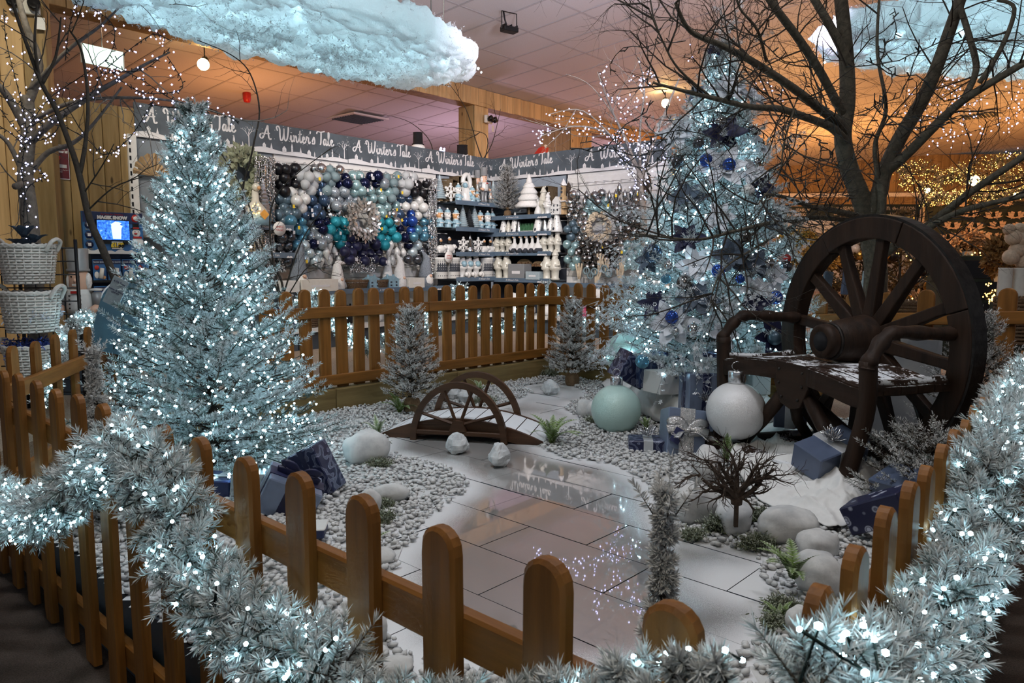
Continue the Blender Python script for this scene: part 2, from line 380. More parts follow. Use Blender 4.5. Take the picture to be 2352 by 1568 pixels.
# ceiling: shallow pitched plane of tiles, seen in a grid parallel to the beam
def cz(d): return 4.61+.084*max(d, -26)
def cpt(s, d, dz=0): p = Vector((BP[0], BP[1], 0))+E1*s+N1*d; p.z = cz(d)+dz; return p
t = NT('ceiling_tile'); x = t.tex(60, det=2); t.l(t.ramp(x.outputs[0], [(.3, (.60, .58, .585)), (.7, (.66, .64, .645))]), t.b.inputs['Base Color']); t.set(rough=.6)
plain('ceiling_bar', (.46, .44, .45), .5, 0, .04)
ceil = thing('ceiling', None, None, kind='structure')
TS, TD = .78, 1.0; S0, D0 = .57, 2.55
tm = MB(); tm.box((0, 0, .02), (TS-.03, TD-.03, .04), ch=.008); tile0 = None
slope = math.atan(.084); base = Matrix((( E1.x, N1.x, 0), (E1.y, N1.y, 0), (0, 0, 1))).to_euler()
crot = (Matrix(((E1.x, -N1.x, 0), (E1.y, -N1.y, 0), (0, 0, 1))) @ Matrix.Rotation(-slope, 3, 'X')).to_euler()
field = MB()
def tile_at(i, j): return cpt(S0+(i+.5)*TS, D0+(j+.5)*TD, .012)
for i in range(-9, 14):
    for j in range(-3, 9):
        p = tile_at(i, j)
        if p.y < 4.2: continue
        if tile0 is None: tile0 = tm.build('ceiling_tile', M['ceiling_tile'], ceil, p, crot)
        else: inst(tile0, ceil, p, crot, name='ceiling_tile')
for i in range(-14, 36):
    for j in range(-24, 9):
        if -9 <= i < 14 and j >= -3: continue
        p = tile_at(i, j)
        if p.y < 3.5 or p.x > 22: continue
        Mx = Matrix.Translation(p) @ crot.to_matrix().to_4x4(); h = (TS-.03)/2; k = (TD-.03)/2
        field.add([(-h, -k, 0), (h, -k, 0), (h, k, 0), (-h, k, 0)], [(0, 3, 2, 1)], 0, False, Mx)
field.build('tile_field', M['ceiling_tile'], ceil, kind='stuff')
g = MB()
def bar(s0, d0, s1, d1, hw):
    if s0 == s1: q = [cpt(s0-hw, d0, .007), cpt(s0+hw, d0, .007), cpt(s1+hw, d1, .007), cpt(s1-hw, d1, .007)]
    else: q = [cpt(s0, d0-hw, .009), cpt(s1, d0-hw, .009), cpt(s1, d0+hw, .009), cpt(s0, d0+hw, .009)]
    g.add(q+[p+Vector((0, 0, .03)) for p in q], [(0, 1, 2, 3), (0, 4, 5, 1), (1, 5, 6, 2), (2, 6, 7, 3), (3, 7, 4, 0)])
for j in range(-24, 10): bar(-11, D0+j*TD, 28, D0+j*TD, .017)
for i in range(-14, 36): bar(S0+i*TS, D0-24*TD, S0+i*TS, D0+9*TD, .017)
g.build('ceiling_grid', M['ceiling_bar'], ceil, kind='stuff')
g = MB(); a = [cpt(-16, 16, .09), cpt(34, 16, .09), cpt(34, -26, .09), cpt(-16, -26, .09)]; g.add(a+[p+Vector((0, 0, .05)) for p in a], [(0, 1, 2, 3), (4, 7, 6, 5), (0, 4, 5, 1), (1, 5, 6, 2), (2, 6, 7, 3), (3, 7, 4, 0)])
g.build('roof_deck', M['ceiling_bar'], ceil)

# planked beam along the ceiling with two posts
beam = thing('trim_1', None, None, kind='structure')
def bpt(s, z, off=0): p = Vector((BP[0], BP[1], 0))+E1*s+N1*off; p.z = z; return p
pl = MB(); pl.box((0, 0, 0), (.215, .022, .33), ch=.004); p0 = None; r50 = math.radians(50)
for i in range(84):
    s = -6.4+i*.222
    if -3.6 > s > -3.8: pass
    p = bpt(s, 4.445+.012*R.random(), .02)
    if p0 is None: p0 = pl.build('fascia_board', PINEX, beam, p, (0, 0, r50))
    else: inst(p0, beam, p, (0, 0, r50))
b = MB(); b.box((0, 0, 0), (19, .30, .30)); b.build('beam_core', PINE, beam, bpt(2.8, 4.44, -.15), (0, 0, r50))
def post(n, s, wd, boards, z0=0, z1=4.3, off=-.02):
    t_ = thing(n, None, None, kind='structure')
    b = MB(); b.box((0, 0, (z0+z1)/2), (wd*boards*.92, wd*boards*.92, z1-z0)); b.build('post_core', PINE, t_, bpt(s, 0, off-.5*wd*boards-.03), (0, 0, r50))
    for k in range(boards):
        c = (k-(boards-1)/2)*wd
        b = MB(); b.box((0, 0, (z0+z1)/2), (wd*.98, .025, z1-z0), ch=.005); b.build('post_board', PINEX, t_, bpt(s+c, 0, off), (0, 0, r50))
        b = MB(); b.box((0, 0, (z0+z1)/2), (.025, wd*.98, z1-z0), ch=.005); b.build('post_board', PINE, t_, bpt(s-wd*boards/2-.012, 0, off-wd*boards/2+c-.012), (0, 0, r50))
post('trim_2', 2.28, .20, 2); post('trim_3', 5.75, .21, 4)

# left pine board wall and its corner post
wl = thing('wall_left', None, None, kind='structure')
Wp = Vector((LP[0], LP[1], 0))
for i in range(12):
    s = -4.80-.185*(i+.5); c = Wp+E1*s+N1*.03
    b = MB(); b.box((0, 0, 1.53), (.178, .03, 3.06), ch=.006); b.build('plank', PINE, wl, c, (0, 0, r50))
b = MB(); b.box((0, 0, 1.5), (2.4, .06, 3.0)); b.build('stud_panel', M['black_metal'], wl, Wp+E1*-5.95-N1*.05, (0, 0, r50))
pc = thing('wall_left_post', None, None, kind='structure'); pc.name = 'trim_4'
c = onplane(52, 400, (Wp.x, Wp.y), 50, .28)
for k in range(3):
    b = MB(); b.box((0, 0, 2.3), (.21, .06, 4.6), ch=.008); b.build('post_board', PINEX if k < 2 else PINE, pc, Vector((c.x, c.y, 0))+dirv(20)*(k*.215-.24), (0, 0, math.radians(20)))
b = MB(); b.box((0, 0, 2.3), (.55, .3, 4.55)); b.build('post_core', PINE, pc, Vector((c.x, c.y, 0))+dirv(110)*.2, (0, 0, math.radians(20)))
b = MB(); b.box((0, 0, 1.6), (9, .1, 3.2)); b.build('backdrop_far_left', M['navy_back'], kind='structure', loc=(-9.8, 11.2, 0), rot=(0, 0, math.radians(20)))  # dark panel put in for the unlit shop beyond the post
bpy.data.objects['backdrop_far_left'].name = 'dark_backdrop'

# far right boarded wall with a white ledge
wr = thing('wall_right', None, None, kind='structure')
pb = MB(); pb.box((0, 0, 2.5), (.30, .05, 5.0), ch=.008); p0 = None
for i in range(66):
    p = Vector((6.5+i*.305, 27.2-i*.022, 0))
    if p0 is None: p0 = pb.build('plank', PINE, wr, p, (0, 0, -.07))
    else: inst(p0, wr, p, (0, 0, -.07))
b = MB(); b.box((0, 0, 3.58), (20, .3, .14), ch=.01); b.build('ledge', M['white_paint'], wr, (16.3, 26.2, 0), (0, 0, -.07))

# ------------------------------------------------------------------ gravel bed, tiled pond
POND = [(885, 1008), (862, 1046), (900, 1042), (955, 1056), (1012, 1066), (1074, 1104), (1062, 1126), (1020, 1146), (1008, 1168), (972, 1192), (948, 1226), (905, 1272), (888, 1330), (880, 1420), (900, 1490), (1010, 1520), (1180, 1548), (1400, 1560), (1590, 1530), (1700, 1490), (1785, 1440), (1800, 1390), (1765, 1330), (1738, 1262), (1690, 1254), (1640, 1246), (1590, 1234), (1558, 1222), (1528, 1190), (1516, 1150), (1498, 1112), (1442, 1076), (1404, 1060), (1330, 1052), (1290, 1046), (1266, 1034), (1240, 1018), (1238, 990), (1290, 988), (1338, 970), (1336, 955), (1302, 937), (1308, 922), (1344, 912), (1350, 898), (1318, 884), (1250, 877), (1192, 884), (1222, 900), (1184, 914), (1140, 934), (1100, 962), (980, 968), (905, 985)]
PONDW = [(p.x, p.y) for p in (G(x, y, .03) for x, y in POND)]
ENC = [(-2.48, 3.58), (.32, 1.02), (3.22, 4.72), (2.3, 6.15), (.42, 7.93), (-1.66, 5.80), (-3.1, 6.0)]
def inside(P, poly):
    P = np.asarray(P); x, y = P[:, 0], P[:, 1]; r = np.zeros(len(P), bool); n = len(poly)
    for i in range(n):
        x1, y1 = poly[i]; x2, y2 = poly[(i+1) % n]
        if y1 == y2: continue
        c = ((y1 > y) != (y2 > y)) & (x < (x2-x1)*(y-y1)/(y2-y1)+x1); r ^= c
    return r
t = NT('pond_tile'); v = t.n('ShaderNodeTexCoord'); n1 = t.n('ShaderNodeTexNoise'); n1.inputs['Scale'].default_value = 1.6; n1.inputs['Detail'].default_value = 3; t.l(v.outputs['Generated'], n1.inputs['Vector'])
at = t.n('ShaderNodeAttribute'); at.attribute_name = 'Col'                 # thickness of the loose snow sprinkled on the tile
w2 = t.tex(420, det=2, rough=.9); sn = t.math('ADD', at.outputs['Fac'], t.math('MULTIPLY', t.math('SUBTRACT', w2.outputs[0], .5), .9), True)
sf = t.ramp(sn, [(.25, (0, 0, 0)), (.75, (1, 1, 1))])
t.l(t.mix(sf, (.27, .26, .25), (.72, .735, .75)), t.b.inputs['Base Color'])
t.l(t.math('ADD', t.math('MULTIPLY', sf, .55), .02), t.b.inputs['Roughness']); t.b.inputs['Specular IOR Level'].default_value = 1.0; t.b.inputs['IOR'].default_value = 2.5; t.b.inputs['Coat Weight'].default_value = .0
pond = thing('tiled_pond', 'frozen pond of glossy pale floor tiles in the middle of the display', 'pond')
PE1, PE2 = dirv(47), dirv(-43); pr = math.radians(-43); PW = np.array(PONDW)
def edge_dist(P):
    P = np.asarray(P)[:, None, :]; A = PW[None]; B = np.roll(PW, -1, 0)[None]; d = B-A
    u = np.clip(((P-A)*d).sum(-1)/np.maximum((d*d).sum(-1), 1e-9), 0, 1); return np.sqrt((((A+d*u[..., None])-P)**2).sum(-1)).min(1)
cen = np.array([.24, 3.0])
for r_ in range(-6, 14):
    for c_ in range(-8, 8):
        o = PE1*(2.155+r_*.33-.0)+PE2*(.145+c_*.66+(.33 if r_ % 2 else 0)-2.02+.33)
        ctr = o+PE1*.165+PE2*.33
        cor = np.array([[(o+PE1*a+PE2*bb).x, (o+PE1*a+PE2*bb).y] for a in (0, .165, .33) for bb in (0, .33, .66)])
        if not inside(cor, PONDW).any(): continue
        nx, ny = 14, 8; xs = np.linspace(.0025, .6575, nx); ys = np.linspace(.0025, .3275, ny)
        P2 = np.array([[o.x+PE2.x*a+PE1.x*bb, o.y+PE2.y*a+PE1.y*bb] for bb in ys for a in xs])
        dz = .0015*R.uniform(-1, 1); V = np.c_[P2, np.full(len(P2), .020+dz)]
        e = edge_dist(P2); ins = inside(P2, PONDW); e = np.where(ins, e, 0)
        sn = np.clip(1.0-e/.30, 0, 1)*.85
        rr = np.array([[-.357, 4.614], [-.081, 4.322], [.349, 6.762], [-.3, 4.85], [.3, 6.4], [.25, 5.7], [.9, 2.7], [.55, 3.9]]); ss = [.35, .35, .7, .25, .6, .6, .9, .35]
        for (rx, ry), w_ in zip(rr, ss): sn = np.maximum(sn, w_*np.clip(1.15-np.hypot(P2[:, 0]-rx, P2[:, 1]-ry)/(.42 if ry < 5 else .9), 0, 1))
        F = [(j*nx+i, j*nx+i+1, (j+1)*nx+i+1, (j+1)*nx+i) for j in range(ny-1) for i in range(nx-1)]
        rim = [0, nx-1, nx*ny-1, nx*(ny-1)]; k = len(V); V = np.vstack([V, V[rim]-[0, 0, .0004], V[rim]-[0, 0, .012]])
        nf = len(F); F += [(k+a, k+4+a, k+4+(a+1) % 4, k+(a+1) % 4) for a in range(4)]
        col = np.repeat(np.r_[sn, [0]*8][:, None], 3, 1)
        ob = np_mesh('floor_tile', V, F, [M['pond_tile'], M['shelf_grey']], pond, col, mi=[0]*nf+[1]*4)
b = MB(); b.prism(ENC, FZ+.002, .008, 'z'); b.build('display_platform', M['shelf_grey'], kind='structure')
# gravel base and pebbles
xs = np.arange(-3.3, 3.6, .05); ys = np.arange(.8, 8.1, .05); gx, gy = np.meshgrid(xs, ys); P = np.c_[gx.ravel(), gy.ravel()]
ok = inside(P, ENC) & ~inside(P, PONDW); P = P[ok]; h = .027
z = .022+.008*np.sin(P[:, 0]*9)*np.sin(P[:, 1]*7)
V = np.concatenate([np.c_[P[:, 0]+a*h, P[:, 1]+b_*h, z-.004] for a, b_ in ((-1, -1), (1, -1), (1, 1), (-1, 1))]); n = len(P)
F = np.c_[np.arange(n), np.arange(n)+n, np.arange(n)+2*n, np.arange(n)+3*n]
t = NT('gravel'); x = t.tex(45, det=4); y = t.tex(1.6, det=3); at = t.n('ShaderNodeAttribute'); at.attribute_name = 'Col'
snow = t.math('MULTIPLY', t.upfac(.2, .95), t.math('ADD', t.math('MULTIPLY', y.outputs[0], 1.0), .08), True)
cc = t.mix(.5, at.outputs['Color'], t.ramp(x.outputs[0], [(.3, (.24, .25, .27)), (.7, (.62, .61, .58))]))
t.l(t.mix(snow, cc, (.74, .75, .74)), t.b.inputs['Base Color']); t.set(rough=.9)
grav = np_mesh('gravel', V, F, M['gravel'], None, np.tile([[.30, .31, .33]], (4*n, 1)), kind='stuff')
tag(grav, 'pale grey gravel bed covering the display around the tiled pond', 'gravel')
def ico(sub=1):
    import bmesh
    bm = bmesh.new(); bmesh.ops.create_icosphere(bm, subdivisions=sub, radius=1); v = np.array([p.co[:] for p in bm.verts], np.float32); f = np.array([[q.index for q in x.verts] for x in bm.faces], np.int32); bm.free(); return v, f
IV, IF = ico(1); IV2, IF2 = ico(2)
OV = np.array([(1, 0, 0), (-1, 0, 0), (0, 1, 0), (0, -1, 0), (0, 0, 1), (0, 0, -1)], np.float32); OF = np.array([(0, 2, 4), (2, 1, 4), (1, 3, 4), (3, 0, 4), (2, 0, 5), (1, 2, 5), (3, 1, 5), (0, 3, 5)], np.int32)
def rnd_rot(n):
    q = RNG.normal(size=(n, 4)); q /= np.linalg.norm(q, axis=1)[:, None]; a, b_, c, d = q.T
    return np.stack([1-2*(c*c+d*d), 2*(b_*c-a*d), 2*(b_*d+a*c), 2*(b_*c+a*d), 1-2*(b_*b_+d*d), 2*(c*d-a*b_), 2*(b_*d-a*c), 2*(c*d+a*b_), 1-2*(b_*b_+c*c)], 1).reshape(n, 3, 3)
def pebbles(P2, r0, z0, near):
    n = len(P2); V = []; base = IV if near else OV; tri = IF if near else OF
    rs = RNG.uniform(.6, 1.25, n)*r0; sc = np.c_[RNG.uniform(.8, 1.3, n), RNG.uniform(.7, 1.1, n), RNG.uniform(.45, .75, n)]
    B = base[None]*(1+RNG.uniform(-.2, .2, (n, len(base), 1)))*rs[:, None, None]*sc[:, None, :]
    a = RNG.uniform(0, 2*PI, n); ca, sa = np.cos(a), np.sin(a); tl = RNG.uniform(-.4, .4, n)
    X = B[..., 0]*ca[:, None]-B[..., 1]*sa[:, None]; Y = B[..., 0]*sa[:, None]+B[..., 1]*ca[:, None]; Z = B[..., 2]+X*tl[:, None]*.6
    V = np.stack([X+P2[:, 0, None], Y+P2[:, 1, None], Z+z0+RNG.uniform(0, .012, n)[:, None]], -1).reshape(-1, 3)
    T = (tri[None]+(np.arange(n)*len(base))[:, None, None]).reshape(-1, 3)
    g_ = RNG.uniform(.0, 1, n); c = np.c_[.30+.40*g_, .31+.385*g_, .33+.35*g_]*RNG.uniform(.75, 1.1, n)[:, None]
    return V, T, np.repeat(c, len(base), 0)
def scatter(n, x0, x1, y0, y1, jitter=.02):
    P = np.c_[RNG.uniform(x0, x1, n), RNG.uniform(y0, y1, n)]; i1 = inside(P, ENC); i2 = inside(P, PONDW)
    e = np.zeros(len(P)); e[i2] = edge_dist(P[i2]) if i2.any() else 0
    return P[i1 & (~i2 | (e < .03*RNG.random(len(P))))]
A1 = pebbles(scatter(34000, -3.0, 3.3, .95, 4.9), .0152, .026, True)
A2 = pebbles(scatter(24000, -3.0, 3.0, 4.9, 8.0), .017, .026, False)
np_mesh('pebbles', np.vstack([A1[0], A2[0]]), np.vstack([A1[1], A2[1]+len(A1[0])]), M['gravel'], grav, np.vstack([A1[2], A2[2]]), kind='stuff')

# ------------------------------------------------------------------ sleepers and picket fences
def sleeper(A, B, label, th=.11, h=.2, z=0):
    A, B = Vector(A), Vector(B); d = B-A; o = MB(); L = d.length; cnt = max(1, round(L/1.5)); a = math.atan2(d.y, d.x)
    root = thing('sleeper_edging', label, 'sleeper', A, a)
    for i in range(cnt):
        b = MB(); b.box(((i+.5)*L/cnt, th/2, z+h/2), (L/cnt-.004, th, h), ch=.008); b.build('timber', SLEEPER, root)
    return root
sleeper(SLA-(SLB-SLA)*.35, SLB, 'long timber sleeper under the back picket fence behind the little bridge')
sleeper(SLB, SLB+dirv(-42)*2.9, 'short timber sleeper right of the back corner, beside the small burlap-potted tree')
def picket_mesh(w, hgt, th, seed):
    r = random.Random(seed); pts = []; hh = hgt+r.uniform(-.006, .006); rd = w*.52
    pts = [(-w/2, 0), (w/2, 0), (w/2, hh-rd*1.05)]
    for k in range(1, 9): a = PI*k/9; pts.append((w/2*math.cos(a)**1 if True else 0, hh-rd*1.05+rd*1.05*math.sin(a)**.82))
    pts.append((-w/2, hh-rd*1.05))
    n = len(pts); c = .007; cx = [(x*(1-2*c/w), (z if z == 0 else z-c*(1 if z > hh-rd*1.1 else 0))) for x, z in pts]
    b = MB(); vs = [(x, th/2, z) for x, z in pts]+[(x, -th/2+c, z) for x, z in pts]+[(x, -th/2, z) for x, z in cx]
    fs = [list(range(n))[::-1]]+[(i, (i+1) % n, (i+1) % n+n, i+n) for i in range(n)]+[(i+n, (i+1) % n+n, (i+1) % n+2*n, i+2*n) for i in range(n)]+[list(range(2*n, 3*n))]
    b.add(vs, fs); return b
PK = {}
def fence(name, label, A, B, zt, zb, n, w, rails, railside, group='picket fences round the display', th=.028, ztB=None, rail_th=.035, rail_h=.09, skip=(), tilt=.012):
    """A to B: left to right seen from the side the pickets face (-y local)"""
    A, B = Vector((A[0], A[1], 0)), Vector((B[0], B[1], 0)); d = B-A; L = d.length; a = math.atan2(d.y, d.x)
    root = thing(name, label, 'fence', A, a); ztB = zt if ztB is None else ztB
    key = (round(w, 3), round(zt-zb, 3)); ms = PK.get(key)
    if ms is None:
        ms = []
        for k in range(3):
            o = picket_mesh(w, zt-zb, th, k).build('picket', FENCE, root, (0, 0, -50)); ms.append(o)
        PK[key] = ms; fresh = True
    else: fresh = False
    for i in range(n):
        if i in skip: continue
        x = L*(i+.5)/n if len(rails) else L*i/n; z = zb+(ztB-zt)*(x/L)
        rr = (0, R.uniform(-tilt, tilt), 0)
        if fresh and i < 3: o = ms[i]; o.location = (x, 0, z); o.rotation_euler = rr; continue
        inst(ms[i % 3], root, (x, R.uniform(-.003, .003), z), rr, name='picket')
    for z0 in rails:
        cnt = max(1, round(L/1.7))
        for k in range(cnt):
            b = MB(); zc = z0+rail_h/2; dz = (ztB-zt)
            b.box((0, 0, 0), (L/cnt-.004, rail_th, rail_h), ch=.006)
            b.build('rail', RAIL, root, (L*(k+.5)/cnt, railside*(th/2+rail_th/2+.001), zc+dz*(k+.5)/cnt), (0, -math.atan2(dz, L), 0))
    return root
off = dirv(BA+90)*.07
fence('picket_fence', 'brown picket fence along the back, behind the little wheel bridge', (SLA+off-(SLB-SLA).normalized()*.34).to_2d(), (SLB+off).to_2d(), 1.02, .205, 20, .105, (.225, .79), -1, rail_th=.03)
fence('picket_fence', 'short brown picket fence right of the back corner, behind the small burlap-potted tree', (SLB+off).to_2d(), (SLB+off+dirv(-42)*1.35).to_2d(), 1.02, .205, 8, .105, (.225, .79), -1, rail_th=.03)
fence('picket_fence', 'brown picket fence behind the wagon wheel bench and the bare tree trunk', (2.02, 6.32), (3.62, 4.72), .95, .12, 9, .115, (.20, .70), -1, ztB=1.10, rail_th=.03)
# front and side fences: explicit picket positions along the line
fence('picket_fence', 'brown picket fence in the foreground, under the lit garland', (-2.62, 3.60), (.325, .925), .757, FZ+.02, 16, .092, (FZ+.10, .497), 1)
fence('picket_fence', 'brown picket fence running back on the right, garland along its outer side', (.40, .985), (3.30, 4.62), .757, FZ+.02, 21, .092, (FZ+.10, .50), 1)
fence('picket_fence', 'brown picket fence on the left, below the white wicker baskets', (-3.33, 6.55), (-2.62, 3.72), .80, .02, 9, .10, (.08, .53), 1)
# ------------------------------------------------------------------ wagon wheel bench
def bench():
    loc = Vector((2.13, 4.38, .02)); rz = math.radians(-72)
    root = thing('wagon_wheel_bench', 'dark wooden garden bench with a big wagon wheel as its back, dusted with snow', 'bench', loc, rz)
    RO, RI, CZ = .725, .595, .765
    tilt = Matrix.Translation((0, 0, 0))
    def arcpoly(r0, r1, a0, a1, n=9):
        return [(r1*math.cos(a0+(a1-a0)*i/n), CZ+r1*math.sin(a0+(a1-a0)*i/n)) for i in range(n+1)]+[(r0*math.cos(a1-(a1-a0)*i/n), CZ+r0*math.sin(a1-(a1-a0)*i/n)) for i in range(n+1)]
    for k in range(7):
        a0 = 2*PI*k/7+.32; a1 = a0+2*PI/7-.006; n = 9
        b = MB(); P = arcpoly(RI+.004*(k % 2), RO, a0, a1, n); m = len(P); vs = [(x, -.045-.004*(k % 2), z) for x, z in P]+[(x, .05, z) for x, z in P]
        fs = [(i, i+1, m-2-i, m-1-i) for i in range(n)]+[(m+i, m+m-1-i, m+m-2-i, m+i+1) for i in range(n)]
        fs += [(i, i+m, (i+1) % m+m, (i+1) % m) for i in range(m)]
        b.add(vs, fs); b.build('felloe', OAKV, root, bevel=.006)
    b = MB(); n = 72; vs = []
    for r, y in ((RO, -.04), (RO+.014, -.04), (RO+.014, .046), (RO, .046)): vs += [(r*math.cos(2*PI*i/n), y, CZ+r*math.sin(2*PI*i/n)) for i in range(n)]
    fs = [(a*n+i, a*n+(i+1) % n, ((a+1) % 4)*n+(i+1) % n, ((a+1) % 4)*n+i) for a in range(4) for i in range(n)]
    b.add(vs, fs, smooth=False); b.build('iron_tyre', M['tyre_iron'], root)
    for k in range(12):
        a = 2*PI*k/12+.13; b = MB(); n = 4; vs = []
        for r, wx, wy in ((.11, .042, .034), (.30, .036, .030), (.52, .030, .026), (RI+.02, .034, .026)):
            vs += [(x, y, r) for x, y in ((-wx, -wy), (wx, -wy), (wx, wy), (-wx, wy))]
        fs = [(i*4+j, i*4+(j+1) % 4, i*4+4+(j+1) % 4, i*4+4+j) for i in range(3) for j in range(4)]+[(3, 2, 1, 0), (12, 13, 14, 15)]
        b.add(vs, fs, M=Matrix.Translation((0, 0, CZ)) @ Matrix.Rotation(a, 4, 'Y')); b.build('spoke', OAKV, root, bevel=.008)
    MY = Matrix.Translation((0, 0, CZ)) @ Matrix.Rotation(PI/2, 4, 'X')
    b = MB(); b.lathe([(.058, .345), (.085, .352), (.100, .34), (.103, .30), (.098, .285), (.112, .27), (.125, .20), (.140, .10), (.150, .04), (.150, -.05), (.125, -.12), (.07, -.125)], 28, M=MY); b.build('hub', OAKV, root)
    b = MB(); b.lathe([(.058, .346), (.056, .20), (.0001, .20)], 20, M=MY); b.build('hub_bore', M['black_felt'], root)
    b = MB(); b.lathe([(.101, .285), (.109, .285), (.112, .268), (.104, .268)], 28, M=MY); b.build('hub_band', M['tyre_iron'], root)
    # seat of planks with a waisted front edge
    def yf(x): return -.60+.12*math.exp(-(x/.17)**2)+.16*max(0, abs(x)-.50)**2*8
    ys = [-.05, -.16, -.27, -.38, -.49, -.62]; xs = [i*.045-.63 for i in range(29)]
    sag = lambda x: .63+.018*math.cos(x*5.2)-.012*math.cos(x*10)
    for i in range(5):
        b = MB(); vs = []; fs = []
        for x in xs:
            y1 = ys[i]-.003; y0 = max(ys[i+1]+.003, yf(x)); y0 = min(y0, y1); z = sag(x)+.002*(i % 2)
            vs += [(x, y1, z), (x, y0, z), (x, y0, z-.04), (x, y1, z-.04)]
        for k in range(len(xs)-1):
            for j in range(4): fs.append((k*4+j, k*4+(j+1) % 4, k*4+4+(j+1) % 4, k*4+4+j))
        fs += [(3, 2, 1, 0), tuple(range(len(vs)-4, len(vs)))]
        b.add(vs, fs); b.build('seat_plank', OAK, root)
    b = MB(); vs = []; fs = []
    for x in xs:
        y = yf(x); z = sag(x); vs += [(x, y-.012, z-.008), (x, y+.025, z-.008), (x, y+.025, z-.105), (x, y-.012, z-.105)]
    for k in range(len(xs)-1):
        for j in range(4): fs.append((k*4+j, k*4+4+j, k*4+4+(j+1) % 4, k*4+(j+1) % 4))
    fs += [(0, 1, 2, 3), tuple(range(len(vs)-1, len(vs)-5, -1))]
    b.add(vs, fs); b.build('seat_apron', OAK, root)
    b = MB(); b.prism([(-.14, .645), (.14, .645), (.15, .52), (.085, .40), (0, .375), (-.085, .40), (-.15, .52)], -.545, -.505, 'y')
    sh = b.build('shield', OAK, root, bevel=.006)
    b = MB()
    for x, z in ((-.1, .60), (.1, .60), (-.07, .44), (.07, .44), (.1, .52), (-.1, .52)): b.ball((x, -.547, z), .009, 8)
    b.build('bolt', M['tyre_iron'], sh)
    for s in (-1, 1):
        x = s*.60
        P = smooth_path([(x, -.02, .855), (x, -.22, .865), (x*1.02, -.42, .875), (x*1.03, -.50, .84), (x*1.04, -.58, .745), (x*1.04, -.595, .70)], 5)
        b = MB(); b.tube(P, [.042+.006*math.sin(i*1.3) for i in range(len(P))], 8, flat=.85); b.build('armrest', OAKV, root)
        P = smooth_path([(x*1.03, -.585, .74), (x*1.02, -.575, .5), (x*.95, -.60, .25), (x*.90, -.66, .02)], 4)
        b = MB(); b.tube(P, .046, 6); b.build('front_leg', OAKV, root)
        b = MB(); b.tube(smooth_path([(x*.98, -.06, .60), (x*.95, -.3, .585), (x*1.0, -.56, .60)], 4), .045, 6); b.build('seat_rail', OAK, root)
        b = MB(); b.tube([(s*.06, -.50, .50), (s*.30, -.50, .25), (s*.52, -.52, .03)], .042, 6); b.build('front_brace', OAKV, root)
        b = MB(); b.tube([(s*.05, -.48, .46), (s*.22, -.30, .25), (s*.42, -.02, .05)], .036, 6); b.build('back_brace', OAKV, root)
        b = MB(); b.tube([(s*.50, .16, .05), (s*.56, -.30, .045), (s*.55, -.74, .05)], .052, 6); b.build('runner', OAK, root)
        b = MB(); b.tube([(s*.5, .10, .05), (s*.34, .06, .45)], .04, 6); b.build('back_leg', OAKV, root)
    b = MB(); b.box((0, -.62, .055), (1.18, .09, .075), ch=.01); b.build('cross_beam', OAK, root)
    b = MB(); b.box((0, -.22, .05), (1.12, .07, .06), ch=.01); b.build('cross_beam', OAK, root)
plain('tyre_iron', (.030, .026, .024), .5, .7, .4, 30, .3)
bench()

